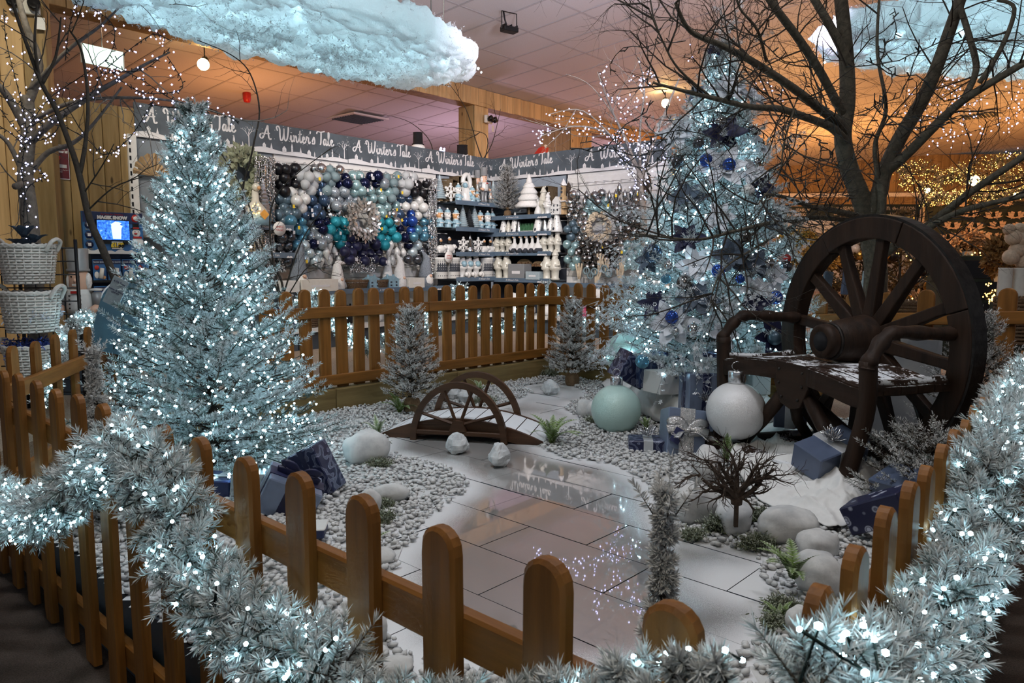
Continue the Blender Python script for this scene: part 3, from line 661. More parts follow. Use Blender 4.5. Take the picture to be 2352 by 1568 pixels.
# ------------------------------------------------------------------ little arched bridge with half wheels
def bridge():
    ang = math.radians(-12.5); loc = Vector((-.36, 4.975, .02))
    root = thing('garden_bridge', 'small dark wooden arched bridge with half wagon wheel sides and snowy deck', 'bridge', loc, ang)
    Lh, W = .585, .42; zt = lambda x: .015+.135*(1-(x/Lh)**2)
    n = 12
    for k in range(n):
        x0 = -Lh+2*Lh*k/n+.003; x1 = -Lh+2*Lh*(k+1)/n-.003
        b = MB(); vs = []
        for x in (x0, (x0+x1)/2, x1): vs += [(x, .005, zt(x)), (x, W-.005, zt(x)), (x, W-.005, zt(x)-.02), (x, .005, zt(x)-.02)]
        fs = [(k2*4+j, k2*4+(j+1) % 4, k2*4+4+(j+1) % 4, k2*4+4+j) for k2 in (0, 1) for j in range(4)]+[(3, 2, 1, 0), (8, 9, 10, 11)]
        b.add(vs, fs); b.build('deck_plank', DECK, root)
    for y0 in (-.012, W-.016):
        P = [(-Lh+2*Lh*i/20, zt(-Lh+2*Lh*i/20)+.004) for i in range(21)]+[(Lh*(1-2*i/20), max(.0, .045*(1-((1-2*i/20)/.7)**2))) for i in range(21)]
        b = MB(); m = len(P); vs = [(x, y0, z) for x, z in P]+[(x, y0+.028, z) for x, z in P]
        fs = [(i, m-1-i, m-2-i, i+1) for i in range(20)]+[(m+i, m+i+1, m+m-2-i, m+m-1-i) for i in range(20)]+[(i, (i+1) % m, (i+1) % m+m, i+m) for i in range(m)]
        b.add(vs, fs); b.build('side_beam', BRIDGE, root)
    for yc in (-.035, W+.035):
        A, B, w, th, m = .345, .415, .043, .036, 26
        b = MB(); vs = []
        for i in range(m+1):
            a = PI*i/m; c, s = math.cos(a), math.sin(a)
            vs += [(A*c, yc-th/2, B*s), (A*c, yc+th/2, B*s), ((A-w)*c, yc+th/2, (B-w)*s), ((A-w)*c, yc-th/2, (B-w)*s)]
        fs = [(i*4+j, i*4+(j+1) % 4, i*4+4+(j+1) % 4, i*4+4+j) for i in range(m) for j in range(4)]+[(3, 2, 1, 0), (m*4, m*4+1, m*4+2, m*4+3)]
        b.add(vs, fs); rim = b.build('half_wheel', BRIDGE, root)
        for deg in (150, 109, 71, 30):
            a = math.radians(deg); p0 = Vector((.05*math.cos(a), yc, .115+.02*math.sin(a))); p1 = Vector(((A-.02)*math.cos(a), yc, (B-.02)*math.sin(a)))
            b = MB(); b.tube([p0, p1], .012, 4, smooth=False); b.build('spoke', BRIDGE, rim)
        b = MB(); b.prism([(-.062, .075), (.062, .075), (.032, .15), (-.032, .15)], yc-.022, yc+.022, 'y'); b.build('hub_block', BRIDGE, rim)
        b = MB(); b.box((0, yc, .06), (.62, .03, .03), ch=.004); b.build('tie_bar', BRIDGE, rim)
bridge()

# ------------------------------------------------------------------ stones, rocks
t = NT('stone_white'); x = t.tex(9, det=6); y = t.tex(90, det=3)
t.l(t.ramp(x.outputs[0], [(.28, (.40, .41, .42)), (.5, (.60, .60, .59)), (.75, (.70, .70, .68))]), t.b.inputs['Base Color']); t.set(rough=.8); t.bump(y.outputs[0], .25, .004)
t = NT('rock_white'); x = t.tex(12, det=7, rough=.7)
t.l(t.ramp(x.outputs[0], [(.3, (.42, .44, .46)), (.6, (.66, .67, .67))]), t.b.inputs['Base Color']); t.set(rough=.75); t.bump(x.outputs[0], .5, .01)
def stone(label, px, pyb, wpx, hpx, angular=False, depth=.8, rz=0.0, z0=.02, name='boulder', cat='stone', sq=0.0, group=None):
    g = G(px, pyb-2, z0); k = (g.y+.1)/FPX; w_, h_ = wpx*k, hpx*k*1.02; b = MB(); sd = Vector((R.random()*50, R.random()*50, 0)); n, m = (30, 18)
    vs = []; fs = []
    for i in range(m+1):
        ph = PI*i/m
        for j in range(n):
            th = 2*PI*j/n; d = Vector((math.sin(ph)*math.cos(th), math.sin(ph)*math.sin(th), -math.cos(ph)))
            if sq: d = Vector([math.copysign(abs(c)**(1-sq*.5), c) for c in d]); 
            f = 1+.16*noise.noise(d*1.3+sd)+.05*noise.noise(d*3+sd)
            if angular:
                f = 1+.25*noise.noise(d*1.6+sd); q = Vector([round(c*2.2+.3*noise.noise(d*2+sd))/2.2 for c in d]); d = d.lerp(q, .35)
                d = Vector((d.x*(1-.38*max(0, d.z)), d.y*(1-.38*max(0, d.z)), d.z))
            v = d*f; vs.append((v.x*w_/2, v.y*w_/2*depth, max(v.z*h_/2, -h_*.46)+h_*.46))
    for i in range(m):
        for j in range(n):
            a, c = i*n+j, i*n+(j+1) % n; fs.append((a, c, c+n, a+n))
    b.add(vs, fs, 0, not angular); o = b.build('rock' if angular else name, M['rock_white' if angular else 'stone_white'], loc=(g.x, g.y+w_*.3*depth, z0), rot=(0, 0, rz))
    return tag(o, label, cat, group)
stone('large white boulder with trailing moss left of the bridge', 838, 1072, 108, 78, rz=.3, sq=.2)
stone('angular white rock standing on the pond before the bridge middle', 1050, 1046, 54, 49, True)
stone('angular grey-white rock on the pond right of the one at the bridge middle', 1147, 1076, 60, 57, True, rz=1)
stone('white rock alone on the snowy far end of the pond', 1263, 909, 46, 37, True, rz=2)
stone('white rock beyond the bridge, seen through its half wheels', 1075, 930, 54, 40, True, rz=.7)
stone('low grey rock beside the one seen through the half wheels', 1040, 922, 44, 34, True, rz=1.7)
stone('flat oval white stone on the gravel left of the pond', 894, 1160, 90, 46, depth=.6, rz=.1)
stone('round white stone touching the flat oval one, mossy side', 846, 1192, 58, 66, rz=.5)
stone('white stone just left of the frosted fern near the front fence', 826, 1244, 54, 78, rz=.2)
stone('low white stone under the frosted fern by the front fence', 868, 1300, 74, 34, rz=.1)
stone('white stone seen between front pickets at the pond edge', 862, 1487, 58, 74, rz=.9)
stone('narrow white stone seen between front pickets, left of the mossy one', 815, 1452, 34, 62, rz=.2)
stone('low white stone at the foot of the front fence', 905, 1562, 86, 44, rz=.3)
stone('tall white stone behind the brown twig stake', 1626, 1112, 82, 84, rz=1.2)
stone('blocky white stone left of the brown twig stake', 1602, 1210, 90, 94, sq=.45, rz=.2)
stone('white stone directly behind the stake of the brown twigs', 1692, 1230, 104, 74, sq=.25, rz=1.4)
stone('wide white stone in the row right of the brown twigs', 1820, 1256, 146, 82, sq=.3, depth=.7, rz=-.2)
stone('rounded white stone between the wide stone and the right fence', 1886, 1296, 98, 74, sq=.3, rz=.4)
stone('big white stone beside the green fern at the right fence', 1886, 1376, 116, 104, sq=.2, rz=2)
stone('white stone by the pond edge in the right front corner', 1836, 1466, 60, 70, rz=.3)
stone('white stone half behind the mint glitter bauble', 1343, 962, 42, 44, rz=.4)
stone('white stone tucked against the mint glitter bauble', 1366, 964, 44, 44, rz=.9)
stone('small mossy white stone in the back corner', 1240, 863, 40, 32, rz=.3)
stone('white stone between the corner fern and the small burlap tree', 1277, 863, 44, 50, rz=.8)

# ------------------------------------------------------------------ needles, moss, ferns
def unit(a): return a/np.maximum(np.linalg.norm(a, axis=-1, keepdims=True), 1e-9)
def shoots(S, E, per, nl, nw, flock=.5, spread=1.0, green=(.035, .075, .060), white=(.62, .69, .71), tipw=1.0):
    S = np.asarray(S, float); E = np.asarray(E, float); k = len(S); n = k*per
    tt = (np.arange(per)+.5)/per; tt = np.tile(tt, k)+RNG.uniform(-.5, .5, n)/per
    A = np.repeat(E-S, per, 0); P = np.repeat(S, per, 0)+A*tt[:, None]; ax = unit(A)
    r = RNG.normal(size=(n, 3)); pr_ = unit(r-ax*(r*ax).sum(1, keepdims=True))
    tp = np.clip((tt-.75)/.25, 0, 1)[:, None]
    d = unit(ax*(.45+.9*tp)+pr_*spread*(1-.45*tp)); L = nl*RNG.uniform(.7, 1.15, n)[:, None]
    sd = unit(np.cross(d, RNG.normal(size=(n, 3))))*nw
    V = np.stack([P-sd*.6, P+sd*.6, P+d*L*.55+sd, P+d*L, P+d*L*.55-sd], 1)
    idx = (np.arange(n)*5)[:, None]; T = np.concatenate([idx+np.array([[0, 1, 2]]), idx+np.array([[0, 2, 4]]), idx+np.array([[4, 2, 3]])])
    fb = np.repeat(np.clip(flock+RNG.normal(0, .22, k), 0, 1), per)
    f = np.clip(fb+.22*d[:, 2]+RNG.normal(0, .15, n), 0, 1)[:, None]; f2 = np.clip(f*1.35+.12*tipw, 0, 1)
    g_ = np.array(green)*RNG.uniform(.6, 1.4, (n, 1)); w_ = np.array(white)*RNG.uniform(.88, 1.08, (n, 1))
    c0 = g_*(1-f*.55)+w_*f*.55; c1 = g_*(1-f2)+w_*f2
    C = np.stack([c0, c0, c1*.6+c0*.4, c1, c1*.6+c0*.4], 1).reshape(-1, 3)
    return V.reshape(-1, 3), T, C
def stems(S, E, r=.004):
    S = np.asarray(S, float); E = np.asarray(E, float); a = unit(E-S); x = unit(np.cross(a, RNG.normal(size=S.shape))); y = np.cross(a, x); V = []
    for q in range(3): V.append(S+r*(x*math.cos(q*2.094)+y*math.sin(q*2.094)))
    V.append(E); V = np.stack(V, 1); k = (np.arange(len(S))*4)[:, None]
    T = np.concatenate([k+np.array([[0, 1, 3]]), k+np.array([[1, 2, 3]]), k+np.array([[2, 0, 3]])])
    return V.reshape(-1, 3), T, np.tile([[.05, .04, .03]], (V.size//3, 1))
def merge(*A):
    V = []; T = []; C = []; o = 0
    for v, t_, c in A: V.append(v); T.append(t_+o); C.append(c); o += len(v)
    return np.vstack(V), np.vstack(T), np.vstack(C)
def moss(label, px, py, wpx, hpx=18, z=.03, n=240):
    g = G(px, py, z); k = g.y/FPX; w_ = wpx*k/2; a = RNG.uniform(0, 2*PI, n); r = np.sqrt(RNG.uniform(0, 1, n))*w_
    S = np.c_[r*np.cos(a), r*np.sin(a)*.6, RNG.uniform(0, hpx*k*.8, n)*(1-(r/w_)**2*.6)]; E = S+np.c_[RNG.normal(0, .02, (n, 2)), RNG.uniform(.0, .03, n)]
    V, T, C = shoots(S, E, 6, .016, .0022, .22, 1.2, (.07, .085, .030), (.55, .60, .50))
    o = np_mesh('moss_clump', V, T, M['needles'], None, C, loc=g, kind='stuff'); tag(o, label, 'moss')
for a in [('frosted green moss at the right foot of the large boulder', 872, 1070, 60), ('frosted moss hanging over the top of the large boulder', 868, 1030, 46, 26, .1), ('moss between the oval stone and the round stone', 870, 1165, 60), ('moss by the frosted fern near the front fence', 880, 1200, 50, 30),
          ('tall moss clump left of the twig stake stone', 1642, 1222, 44, 50), ('moss clump below the twig stake stone, right side', 1740, 1258, 84, 36), ('small moss patch on the pond edge left of the blocky stone', 1590, 1236, 40), ('moss squeezed between twig stake stone and wide stone', 1748, 1200, 36, 44),
          ('moss patch under the green fern at the right', 1795, 1400, 70, 24), ('moss patch at the pond edge in the right front', 1790, 1440, 80, 24), ('moss under the mint glitter bauble', 1372, 968, 56, 14), ('dark moss behind the bridge', 1110, 925, 60, 20), ('moss at the corner stones', 1262, 862, 44, 18), ('moss at the foot of the white stone between front pickets', 840, 1440, 40, 40)]: moss(*a)

def frond_mesh(L, wl, curve, frost, n=16):
    V = []; T = []; C = []; up0 = 1.15
    pts = []; p = np.array([0., 0., 0.]); a = up0
    for i in range(n+1):
        pts.append(p.copy()); p = p+np.array([math.cos(a), 0, math.sin(a)])*L/n; a -= curve/n
    pts = np.array(pts)
    for i in range(n):
        t_ = (i+.5)/n; w_ = wl*math.sin(PI*min(1, .18+t_*.82))**.8*(1-.25*t_)+.002; d = pts[i+1]-pts[i]; d /= np.linalg.norm(d)
        for s in (-1, 1):
            q = pts[i]; side = np.array([.35*d[0], s, .35*d[2]+.18]); side /= np.linalg.norm(side); b0 = len(V)
            V += [q, q+d*L/n*.9, q+side*w_*.55+d*L/n*.75, q+side*w_+d*L/n*.5, q+side*w_*.55-d*L/n*.02]
            T += [(b0, b0+1, b0+2), (b0, b0+2, b0+4), (b0+4, b0+2, b0+3)]
            g_ = np.array([.16, .26, .055])*R.uniform(.6, 1.25); fr = min(1, max(0, frost+R.uniform(-.3, .3)+.25*t_)); c = g_*(1-fr)+np.array([.66, .70, .62])*fr
            C += [g_*.6, g_*.6, c*.6+g_*.4, c, c*.6+g_*.4]
    return np.array(V), np.array(T), np.array(C)
FR = None
def fern(label, px, py, Lpx, n=9, frost=.3, z=.03, spread=(0, 2*PI), seed=1, lift=0.0, Y=None):
    g = G(px, py, z) if Y is None else D(px, py, Y); k = g.y/FPX; root = thing('potted_fern' if False else 'fern', label, 'fern', g)
    r = random.Random(seed)
    for i in range(n):
        L = Lpx*k*r.uniform(.75, 1.1); V, T, C = frond_mesh(L, L*.17, r.uniform(.7, 1.7), frost)
        a = spread[0]+(spread[1]-spread[0])*(i+.5)/n+r.uniform(-.2, .2)
        np_mesh('frond', V, T, M['needles'], root, C, rot=(0, r.uniform(-.35, .12)-lift, a))
fern('green fern with upright frond at the right end of the bridge', 1268, 1018, 88, 11, .25, seed=2)
fern('green fern at the left end of the bridge, behind it', 918, 948, 62, 9, .15, seed=3)
fern('frosted fern between the big boulder and the bridge', 868, 1000, 56, 8, .6, seed=4)
fern('frosted white-green fern beside stones just behind the front fence', 842, 1282, 95, 8, .55, seed=5, lift=.35)
fern('large green fern against the stones by the right fence', 1822, 1330, 120, 13, .3, spread=(1.2, 5.2), seed=6, z=.10)
fern('green fern rising behind the tall stone and the twigs', 1668, 1060, 72, 8, .25, seed=7, z=.08, lift=.3)
fern('grey-green frosted fern in the back corner', 1246, 846, 44, 9, .6, seed=8, z=.08, lift=.3)
fern('frosted fern behind the bridge, seen past its half wheel', 1102, 902, 46, 7, .55, seed=9)
fern('small green fern behind the dark patterned gift', 1484, 992, 42, 6, .2, seed=10, lift=.3)
fern('fine-leaved fern at the pond edge in the right front corner', 1792, 1428, 70, 7, .3, seed=12)

def twigs(b, p, d, L, r, depth, kink=.45, n=4, up=.0, rr=R):
    pts = [Vector(p)]; d = Vector(d).normalized()
    for i in range(n):
        d = (d+Vector((rr.uniform(-1, 1), rr.uniform(-1, 1), rr.uniform(-1, 1)))*kink*.5+Vector((0, 0, up))*.2).normalized(); pts.append(pts[-1]+d*L/n)
    b.tube(pts, [r*(1-.55*i/n) for i in range(n+1)], 5 if r > .004 else 3, cap=False)
    if depth > 0:
        for i in range(1, n+1):
            for _ in range(1 if i < n else 2):
                dd = (pts[i]-pts[i-1]).normalized(); x, y, z = frame_from(dd); a = rr.uniform(0, 2*PI)
                nd = dd*.75+(x*math.cos(a)+y*math.sin(a))*.8
                twigs(b, pts[i], nd, L*rr.uniform(.45, .7), r*(1-.5*i/n)*.6, depth-1, kink, n, up, rr)
def twig_stake():
    g = G(1690, 1204, .12); g = D(1690, 1204, 3.05); root = thing('twig_stake', 'brown leafless twig spray on a square stake among the white stones', 'twig', g); rr = random.Random(5)
    b = MB(); b.box((0, 0, .04), (.016, .016, .10)); b.build('stake', M['twig_brown'], root)
    b = MB(); b.lathe([(.012, .085), (.024, .09), (.026, .11), (.014, .118)], 10); b.build('collar', M['twig_brown'], root)
    b = MB()
    for d, L in (((-.75, .1, .45), .19), ((-.9, 0, .25), .2), ((-.5, .2, .85), .2), ((.1, .3, 1), .2), ((.35, .1, .9), .19), ((.85, .1, .35), .17), ((.6, -.1, .55), .18), ((-.2, -.3, .9), .17), ((.75, -.1, .15), .12)):
        twigs(b, (0, 0, .11), d, L, .013, 2, .6, 5, .05, rr)
    b.build('twigs', M['twig_brown'], root, kind='stuff')
twig_stake()

# ------------------------------------------------------------------ big baubles
def big_bauble(label, px, py, Y, r, mat, capr=.055):
    g = D(px, py, Y); root = thing('giant_bauble', label, 'bauble', (g.x, g.y, g.z-r*.94))
    b = MB(); b.lathe([(max(.0005, r*math.sin(PI*i/26)), max(-r*math.cos(PI*i/26), -r*.94)+r*.94) for i in range(27)], 44); b.build('ball', M[mat], root)
    z = r*1.90; b = MB(); b.lathe([(capr*.9, z), (capr, z+.01), (capr, z+capr*1.35), (capr*.93, z+capr*1.5), (0.0005, z+capr*1.5)], 24); c = b.build('cap', M['silver'], root)
    b = MB(); b.tube([(capr*.6*math.cos(a), 0, z+capr*1.5+.028+.028*math.sin(a)) for a in [2*PI*i/14-PI/2 for i in range(15)]], .003, 5, cap=False); b.build('loop', M['silver'], c)
big_bauble('giant mint green glitter bauble with silver cap on the gravel', 1415, 940, 5.30, .182, 'glitter_mint', .046)
big_bauble('giant white glitter bauble with silver cap left of the bench', 1690, 943, 4.58, .184, 'glitter_white', .054)
big_bauble('giant pale mint bauble half hidden under the decorated tree branches', 1440, 812, 6.15, .185, 'glitter_mint', .05)

# ------------------------------------------------------------------ white cloth
def cloth(label, outline, c, peaks, seed, amp=.02):
    P = [G(x, y, .035) for x, y in outline]; P = smooth_path(P+[P[0]], 16)[:-1]; n = len(P); m = 80; C = Vector((c[0], c[1], 0)); V = []; sd = Vector((seed*3.1, 1.7*seed, 0))
    for i in range(m+1):
        u = i/m
        for j, p in enumerate(P):
            q = C.lerp(Vector((p.x, p.y, 0)), u); th = 2*PI*j/n
            z = sum(h*math.exp(-(((q.x-a)**2+(q.y-b_)**2)/s**2)) for a, b_, h, s in peaks)
            wq = q+Vector((noise.noise(q*1.7+sd), noise.noise(q*1.7+sd*2), 0))*.35; r1 = 1-abs(noise.noise(wq*3.2+sd)); r2 = 1-abs(noise.noise(Vector((wq.x*7, wq.y*3.2, 0))+sd)); r3 = 1-abs(noise.noise(wq*12+sd))
            f = amp*(2.6*r1**5+1.5*r2**6+.5*r3**4+.5*abs(math.sin(th*11+3*noise.noise(q*2+sd)))*u)
            edge = min(1, (1-u)*6); V.append((q.x, q.y, .03+max(0, z)*edge**.6+max(0, f)*(.35+.65*edge)+.012*(1-edge)))
    F = [(i*n+j, i*n+(j+1) % n, (i+1)*n+(j+1) % n, (i+1)*n+j) for i in range(m) for j in range(n)]
    o = np_mesh('draped_cloth', V, F, M['white_fabric'], None, None, True); tag(o, label, 'cloth')
    s = o.modifiers.new('thick', 'SOLIDIFY'); s.thickness = .004; return o
cloth('white cloth heaped under the slate gift in front of the bench', [(1650, 1040), (1700, 1000), (1830, 960), (1960, 990), (2040, 1060), (2010, 1150), (1930, 1218), (1840, 1190), (1740, 1150), (1700, 1100)], (1.62, 3.95), [(1.78, 3.78, .13, .38), (1.60, 4.5, .04, .4)], 1, .017)
cloth('white cloth draped under the gifts below the decorated tree', [(1380, 885), (1400, 905), (1470, 950), (1540, 985), (1630, 1000), (1740, 985), (1820, 940), (1760, 880), (1600, 850), (1440, 855)], (1.45, 5.9), [(1.10, 5.85, .26, .42), (1.55, 5.55, .24, .5)], 2, .018)

# ------------------------------------------------------------------ gifts
def spiky_flower(parent, at, r, mat, seed=1, n=26):
    rr = random.Random(seed); b = MB()
    for i in range(n):
        a = 2.4*i; el = rr.uniform(.15, 1.2); L = r*rr.uniform(.7, 1.1); d = Vector((math.cos(a)*math.cos(el), math.sin(a)*math.cos(el), math.sin(el))); sd = Vector((-math.sin(a), math.cos(a), 0))*L*.13
        p = Vector(at); q = p+d*L*.55
        b.tube([p, q+sd, p+d*L, q-sd, p], .0022, 3, mi=0, cap=False)
    b.ball(at, r*.16, 8); return b.build('flower', M[mat], parent)
def bow(parent, at, r, mat, tails=True):
    b = MB(); at = Vector(at)
    for s in (-1, 1):
        for k, (h, w_) in enumerate(((.55, 1.0), (.15, 1.15))):
            P = smooth_path([at, at+Vector((s*r*.5*w_, -r*.1, r*h)), at+Vector((s*r*w_, 0, r*(h-.1))), at+Vector((s*r*.6*w_, r*.1, r*.1)), at], 5)
            b.tube(P, r*.24, 6, flat=.10, cap=False, up=(0, 1, 0))
        if tails: b.tube(smooth_path([at, at+Vector((s*r*.5, -r*.35, -r*.05)), at+Vector((s*r*.85, -r*.7, -r*.4))], 4), r*.2, 6, flat=.12, up=(0, 0, 1))
    b.ball(at+Vector((0, 0, r*.1)), r*.2, 8, sc=(1, .8, .8)); return b.build('bow', M[mat], parent)
def gift(label, c, size, rot, mat, rib=None, rw=.05, cross=True, top=None, tag_=False, lid=None, name='wrapped_gift', cat='gift', side=None):
    """c = centre of the box"""
    root = thing(name, label, cat, c, rot=rot); w_, d_, h_ = size; T = Vector((0, 0, 0))
    b = MB(); b.box(T, size, ch=.006); b.build('wrapped_box', M[mat], root)
    if lid: b = MB(); b.box((0, 0, h_*.42), (w_+.01, d_+.01, h_*.18), ch=.004); b.build('lid', M[lid], root)
    if rib:
        b = MB(); e = .0035; b.box(T, (rw, d_+2*e, h_+2*e), ch=.001); b.build('ribbon', M[rib], root)
        if cross: b = MB(); b.box(T, (w_+2*e, rw, h_+2*e+.001), ch=.001); b.build('ribbon', M[rib], root)
    if top == 'bow': bow(root, (0, 0, h_/2+.005), max(.07, w_*.34), rib or 'ribbon_silver')
    if top == 'flower': spiky_flower(root, (0, 0, h_/2+.01), .085, 'silver', 3)
    if side == 'flower': spiky_flower(root, (.0, -d_/2-.012, .01), .10, 'silver', 5)
    if side == 'bow':
        bb = bow(root, (0, 0, 0), .12, 'glitter_silver'); bb.location = (0, -d_/2-.02, h_*.08); bb.rotation_euler = (0, 0, 0)
    if tag_: b = MB(); b.box((0, 0, 0), (.065, .004, .10), ch=.001); g_ = b.build('gift_tag', M['print_navy'], root, (-.075, -d_/2-.035, .0), (0, .45, 0)); text('Gift wish', .026, (0, -.003, -.005), M['print_white'], g_, shear=.3)
    return root
TXT = {}
def text(body, size, loc, mat, parent, rot=(PI/2, 0, 0), name='lettering', ext=.0008, ax='CENTER', shear=0.0, sx=1.0, bold=0.0):
    key = (body, size, mat.name, ax, shear, bold)
    if key not in TXT:
        c = bpy.data.curves.new(name, 'FONT'); c.body = body; c.size = size; c.extrude = ext; c.align_x = ax; c.align_y = 'CENTER'; c.shear = shear; c.offset = bold; c.resolution_u = 2
        o = bpy.data.objects.new(name, c); me = bpy.data.meshes.new_from_object(o); me.name = name; me.materials.clear(); me.materials.append(mat)
        bpy.data.objects.remove(o); bpy.data.curves.remove(c); TXT[key] = me
    o = link_mesh(name, TXT[key], parent, loc, rot); o.scale = (sx, 1, 1); return o
def P3(px, py, Y): return D(px, py, Y)
gift('slate blue gift box with wide silver ribbon tilted on the white cloth', P3(1907, 1040, 3.80), (.35, .19, .145), (.32, -.20, .42), 'paper_slate', 'ribbon_silver', .075, False, 'flower')
gift('dark blue leaf-patterned gift with grey ribbon on the gravel', P3(1487, 1030, 4.74), (.25, .19, .145), (0, 0, -.12), 'navy_leaf_paper', 'ribbon_silver', .06, False, 'flower')
gift('tall steel blue gift with big silver glitter bow and navy tag', P3(1566, 1006, 4.70), (.255, .17, .37), (-.30, .14, .1), 'paper_steel', 'glitter_silver', .10, False, None, True, side='bow')
gift('tall grey-blue gift with a silver wire flower on its front', P3(1608, 922, 5.14), (.25, .2, .40), (-.1, .06, .15), 'paper_steel', 'navy_leaf_paper', .06, True, None, side='flower')
gift('small white gift printed with snowflakes on the cloth', P3(1525, 876, 5.39), (.235, .2, .165), (0, .05, .5), 'flake_white')
gift('white gift printed with navy snowflakes and navy lid at the tree foot', P3(1646, 838, 5.34), (.215, .2, .19), (0, .08, -.25), 'flake_white', None, lid='navy_leaf_paper')
gift('navy leaf-patterned gift leaning left under the tree', P3(1448, 846, 5.64), (.24, .18, .22), (.1, .5, .4), 'navy_leaf_paper')
gift('crumpled marbled blue gift bag under the tree', P3(1486, 850, 5.59), (.19, .16, .24), (0, -.06, .2), 'marble_paper')
gift('shiny silver-teal gift behind the grey-blue one', P3(1592, 868, 5.59), (.34, .2, .10), (0, .08, .1), 'foil_teal')
gift('wide slate gift with silver ribbon at the back of the pile', P3(1582, 824, 5.84), (.34, .24, .2), (0, 0, -.1), 'paper_slate', 'ribbon_silver', .06, False)
gift('dark blue foil gift peeping out behind the crumpled bag', P3(1530, 834, 5.89), (.2, .2, .2), (0, 0, .2), 'deep_blue_card', 'ribbon_silver', .03, False)
gift('white gift with navy top behind the bench leg', P3(1735, 872, 5.75), (.17, .17, .22), (0, 0, .3), 'flake_white', None, lid='navy_leaf_paper')
gift('slate gift with silver ribbon under the bench seat', P3(1815, 945, 4.95), (.21, .2, .19), (0, 0, -.35), 'paper_slate', 'ribbon_silver', .07, False)
gift('small blue patterned gift standing behind the white glitter bauble', P3(1662, 876, 5.39), (.13, .13, .16), (0, 0, .1), 'marble_paper')
gift('navy snowflake-patterned gift lying against the right fence', P3(2022, 1170, 3.12), (.27, .16, .13), (.1, -.5, -.85), 'navy_flake_paper')
gift('slate gift half hidden by the right fence under the bench', P3(2070, 1120, 3.45), (.20, .2, .14), (0, -.3, .5), 'paper_slate')
gift('navy leaf-patterned box leaning out from under the lit tree', P3(728, 1080, 3.85), (.17, .15, .27), (.05, -.45, -.25), 'navy_leaf_paper', 'navy_flake_paper', .03, False)
gift('silver-blue gift with navy ribbon behind the front fence', P3(664, 1135, 3.55), (.27, .2, .19), (.2, .45, .35), 'paper_steel', 'navy_velvet', .08, True, 'bow')
gift('shiny silver gift under the lit tree', P3(586, 1110, 3.75), (.22, .18, .15), (0, .1, .2), 'foil_teal')
gift('navy glossy gift with silver ribbon under the lit tree', P3(506, 1122, 3.8), (.22, .18, .14), (0, 0, -.2), 'deep_blue_card', 'ribbon_silver', .03)
gift('flat navy gift with snowy top by the front fence', P3(706, 1216, 3.1), (.16, .12, .045), (0, 0, .1), 'deep_blue_card', None, lid='paper_white')
# ------------------------------------------------------------------ fairy lights
def bulbs(name, P, r, mat, parent, low=False):
    P = np.asarray(P, float); v, f = (OV, OF) if low else (IV, IF); n = len(P); sc = r*RNG.uniform(.8, 1.2, (n, 1, 1))
    V = (v[None]*sc+P[:, None]).reshape(-1, 3); T = (f[None]+(np.arange(n)*len(v))[:, None, None]).reshape(-1, 3)
    return np_mesh(name, V, T, M[mat], parent, None, not low, kind='stuff')
def wire(name, paths, r, mat, parent, n=3, stubs=0, stublen=.03, kind='stuff'):
    b = MB()
    for p in paths: b.tube(p, r, n, cap=False)
    if stubs:
        for p in paths:
            for i in range(len(p)-1):
                a, c = Vector(p[i]), Vector(p[i+1]); k = max(1, int((c-a).length*stubs))
                for j in range(k):
                    q = a.lerp(c, (j+.5)/k); d = Vector((R.uniform(-1, 1), R.uniform(-1, 1), R.uniform(-1, 1))).normalized()*stublen
                    b.tube([q, q+d], [r*1.3, r*1.1], 3, cap=False)
    return b.build(name, M[mat], parent, kind=kind)

# ------------------------------------------------------------------ conifers
def conifer_parts(H, z0, Rb, dz, nbr, sl, nl, nw, per, flock, droop=.1, up=.25, pw=.95, seed=1, jag=.18, top=.12, rmin=.035):
    rr = np.random.default_rng(seed); S = []; E = []; SS = []; SE = []; tips = []; z = z0
    while z < H-top*.6:
        u = (z-z0)/(H-z0); r = Rb*(1-u)**pw+rmin; nb = max(5, int(nbr*(r/Rb)**.75))
        for k in range(nb):
            a = 2*PI*(k+rr.uniform(-.35, .35))/nb+z*9.1; L = r*rr.uniform(1-jag, 1+jag*.7); el = up*rr.uniform(.2, 1.5)+u*.5
            d = np.array([math.cos(a)*math.cos(el), math.sin(a)*math.cos(el), math.sin(el)]); o = np.array([0, 0, z+rr.uniform(-dz, dz)*.5-L*.1])
            mid = o+d*L*.55-np.array([0, 0, droop*L*.3]); tip = o+d*L-np.array([0, 0, droop*L*.2])
            SS += [o, mid]; SE += [mid, tip]; sd = np.cross(d, [0, 0, 1]); sd /= np.linalg.norm(sd)
            sq = sl*min(1, .42+1.1*r/Rb); m = max(2, int(L*.85/sq*1.75))
            for j in range(m):
                t_ = .22+.74*(j+rr.uniform(0, .6))/m
                if rr.random() < .12 and t_ < .5: continue
                p = o+(mid-o)*(t_/.55) if t_ < .55 else mid+(tip-mid)*((t_-.55)/.45)
                q = d*.75+sd*(1 if j % 2 else -1)*rr.uniform(.5, 1.1)+np.array([0, 0, rr.uniform(-.1, .6)]); q /= np.linalg.norm(q)
                S.append(p); E.append(p+q*sq*rr.uniform(.7, 1.2)*(1.1-.4*t_))
            q = d+np.array([0, 0, rr.uniform(0, .4)]); q /= np.linalg.norm(q); S.append(tip-q*sq*.3); E.append(tip+q*sq*.75); tips.append(tip+q*sq*.4)
        z += dz*(1-.35*u)
    for k in range(4):
        a = k*1.57; S.append(np.array([0, 0, H-top])); E.append(np.array([.05*math.cos(a)*top/.12, .05*math.sin(a)*top/.12, H-top*.35]))
    S.append(np.array([0, 0, H-top*1.6])); E.append(np.array([.01, 0, H]))
    return S, E, SS, SE, np.array(tips)
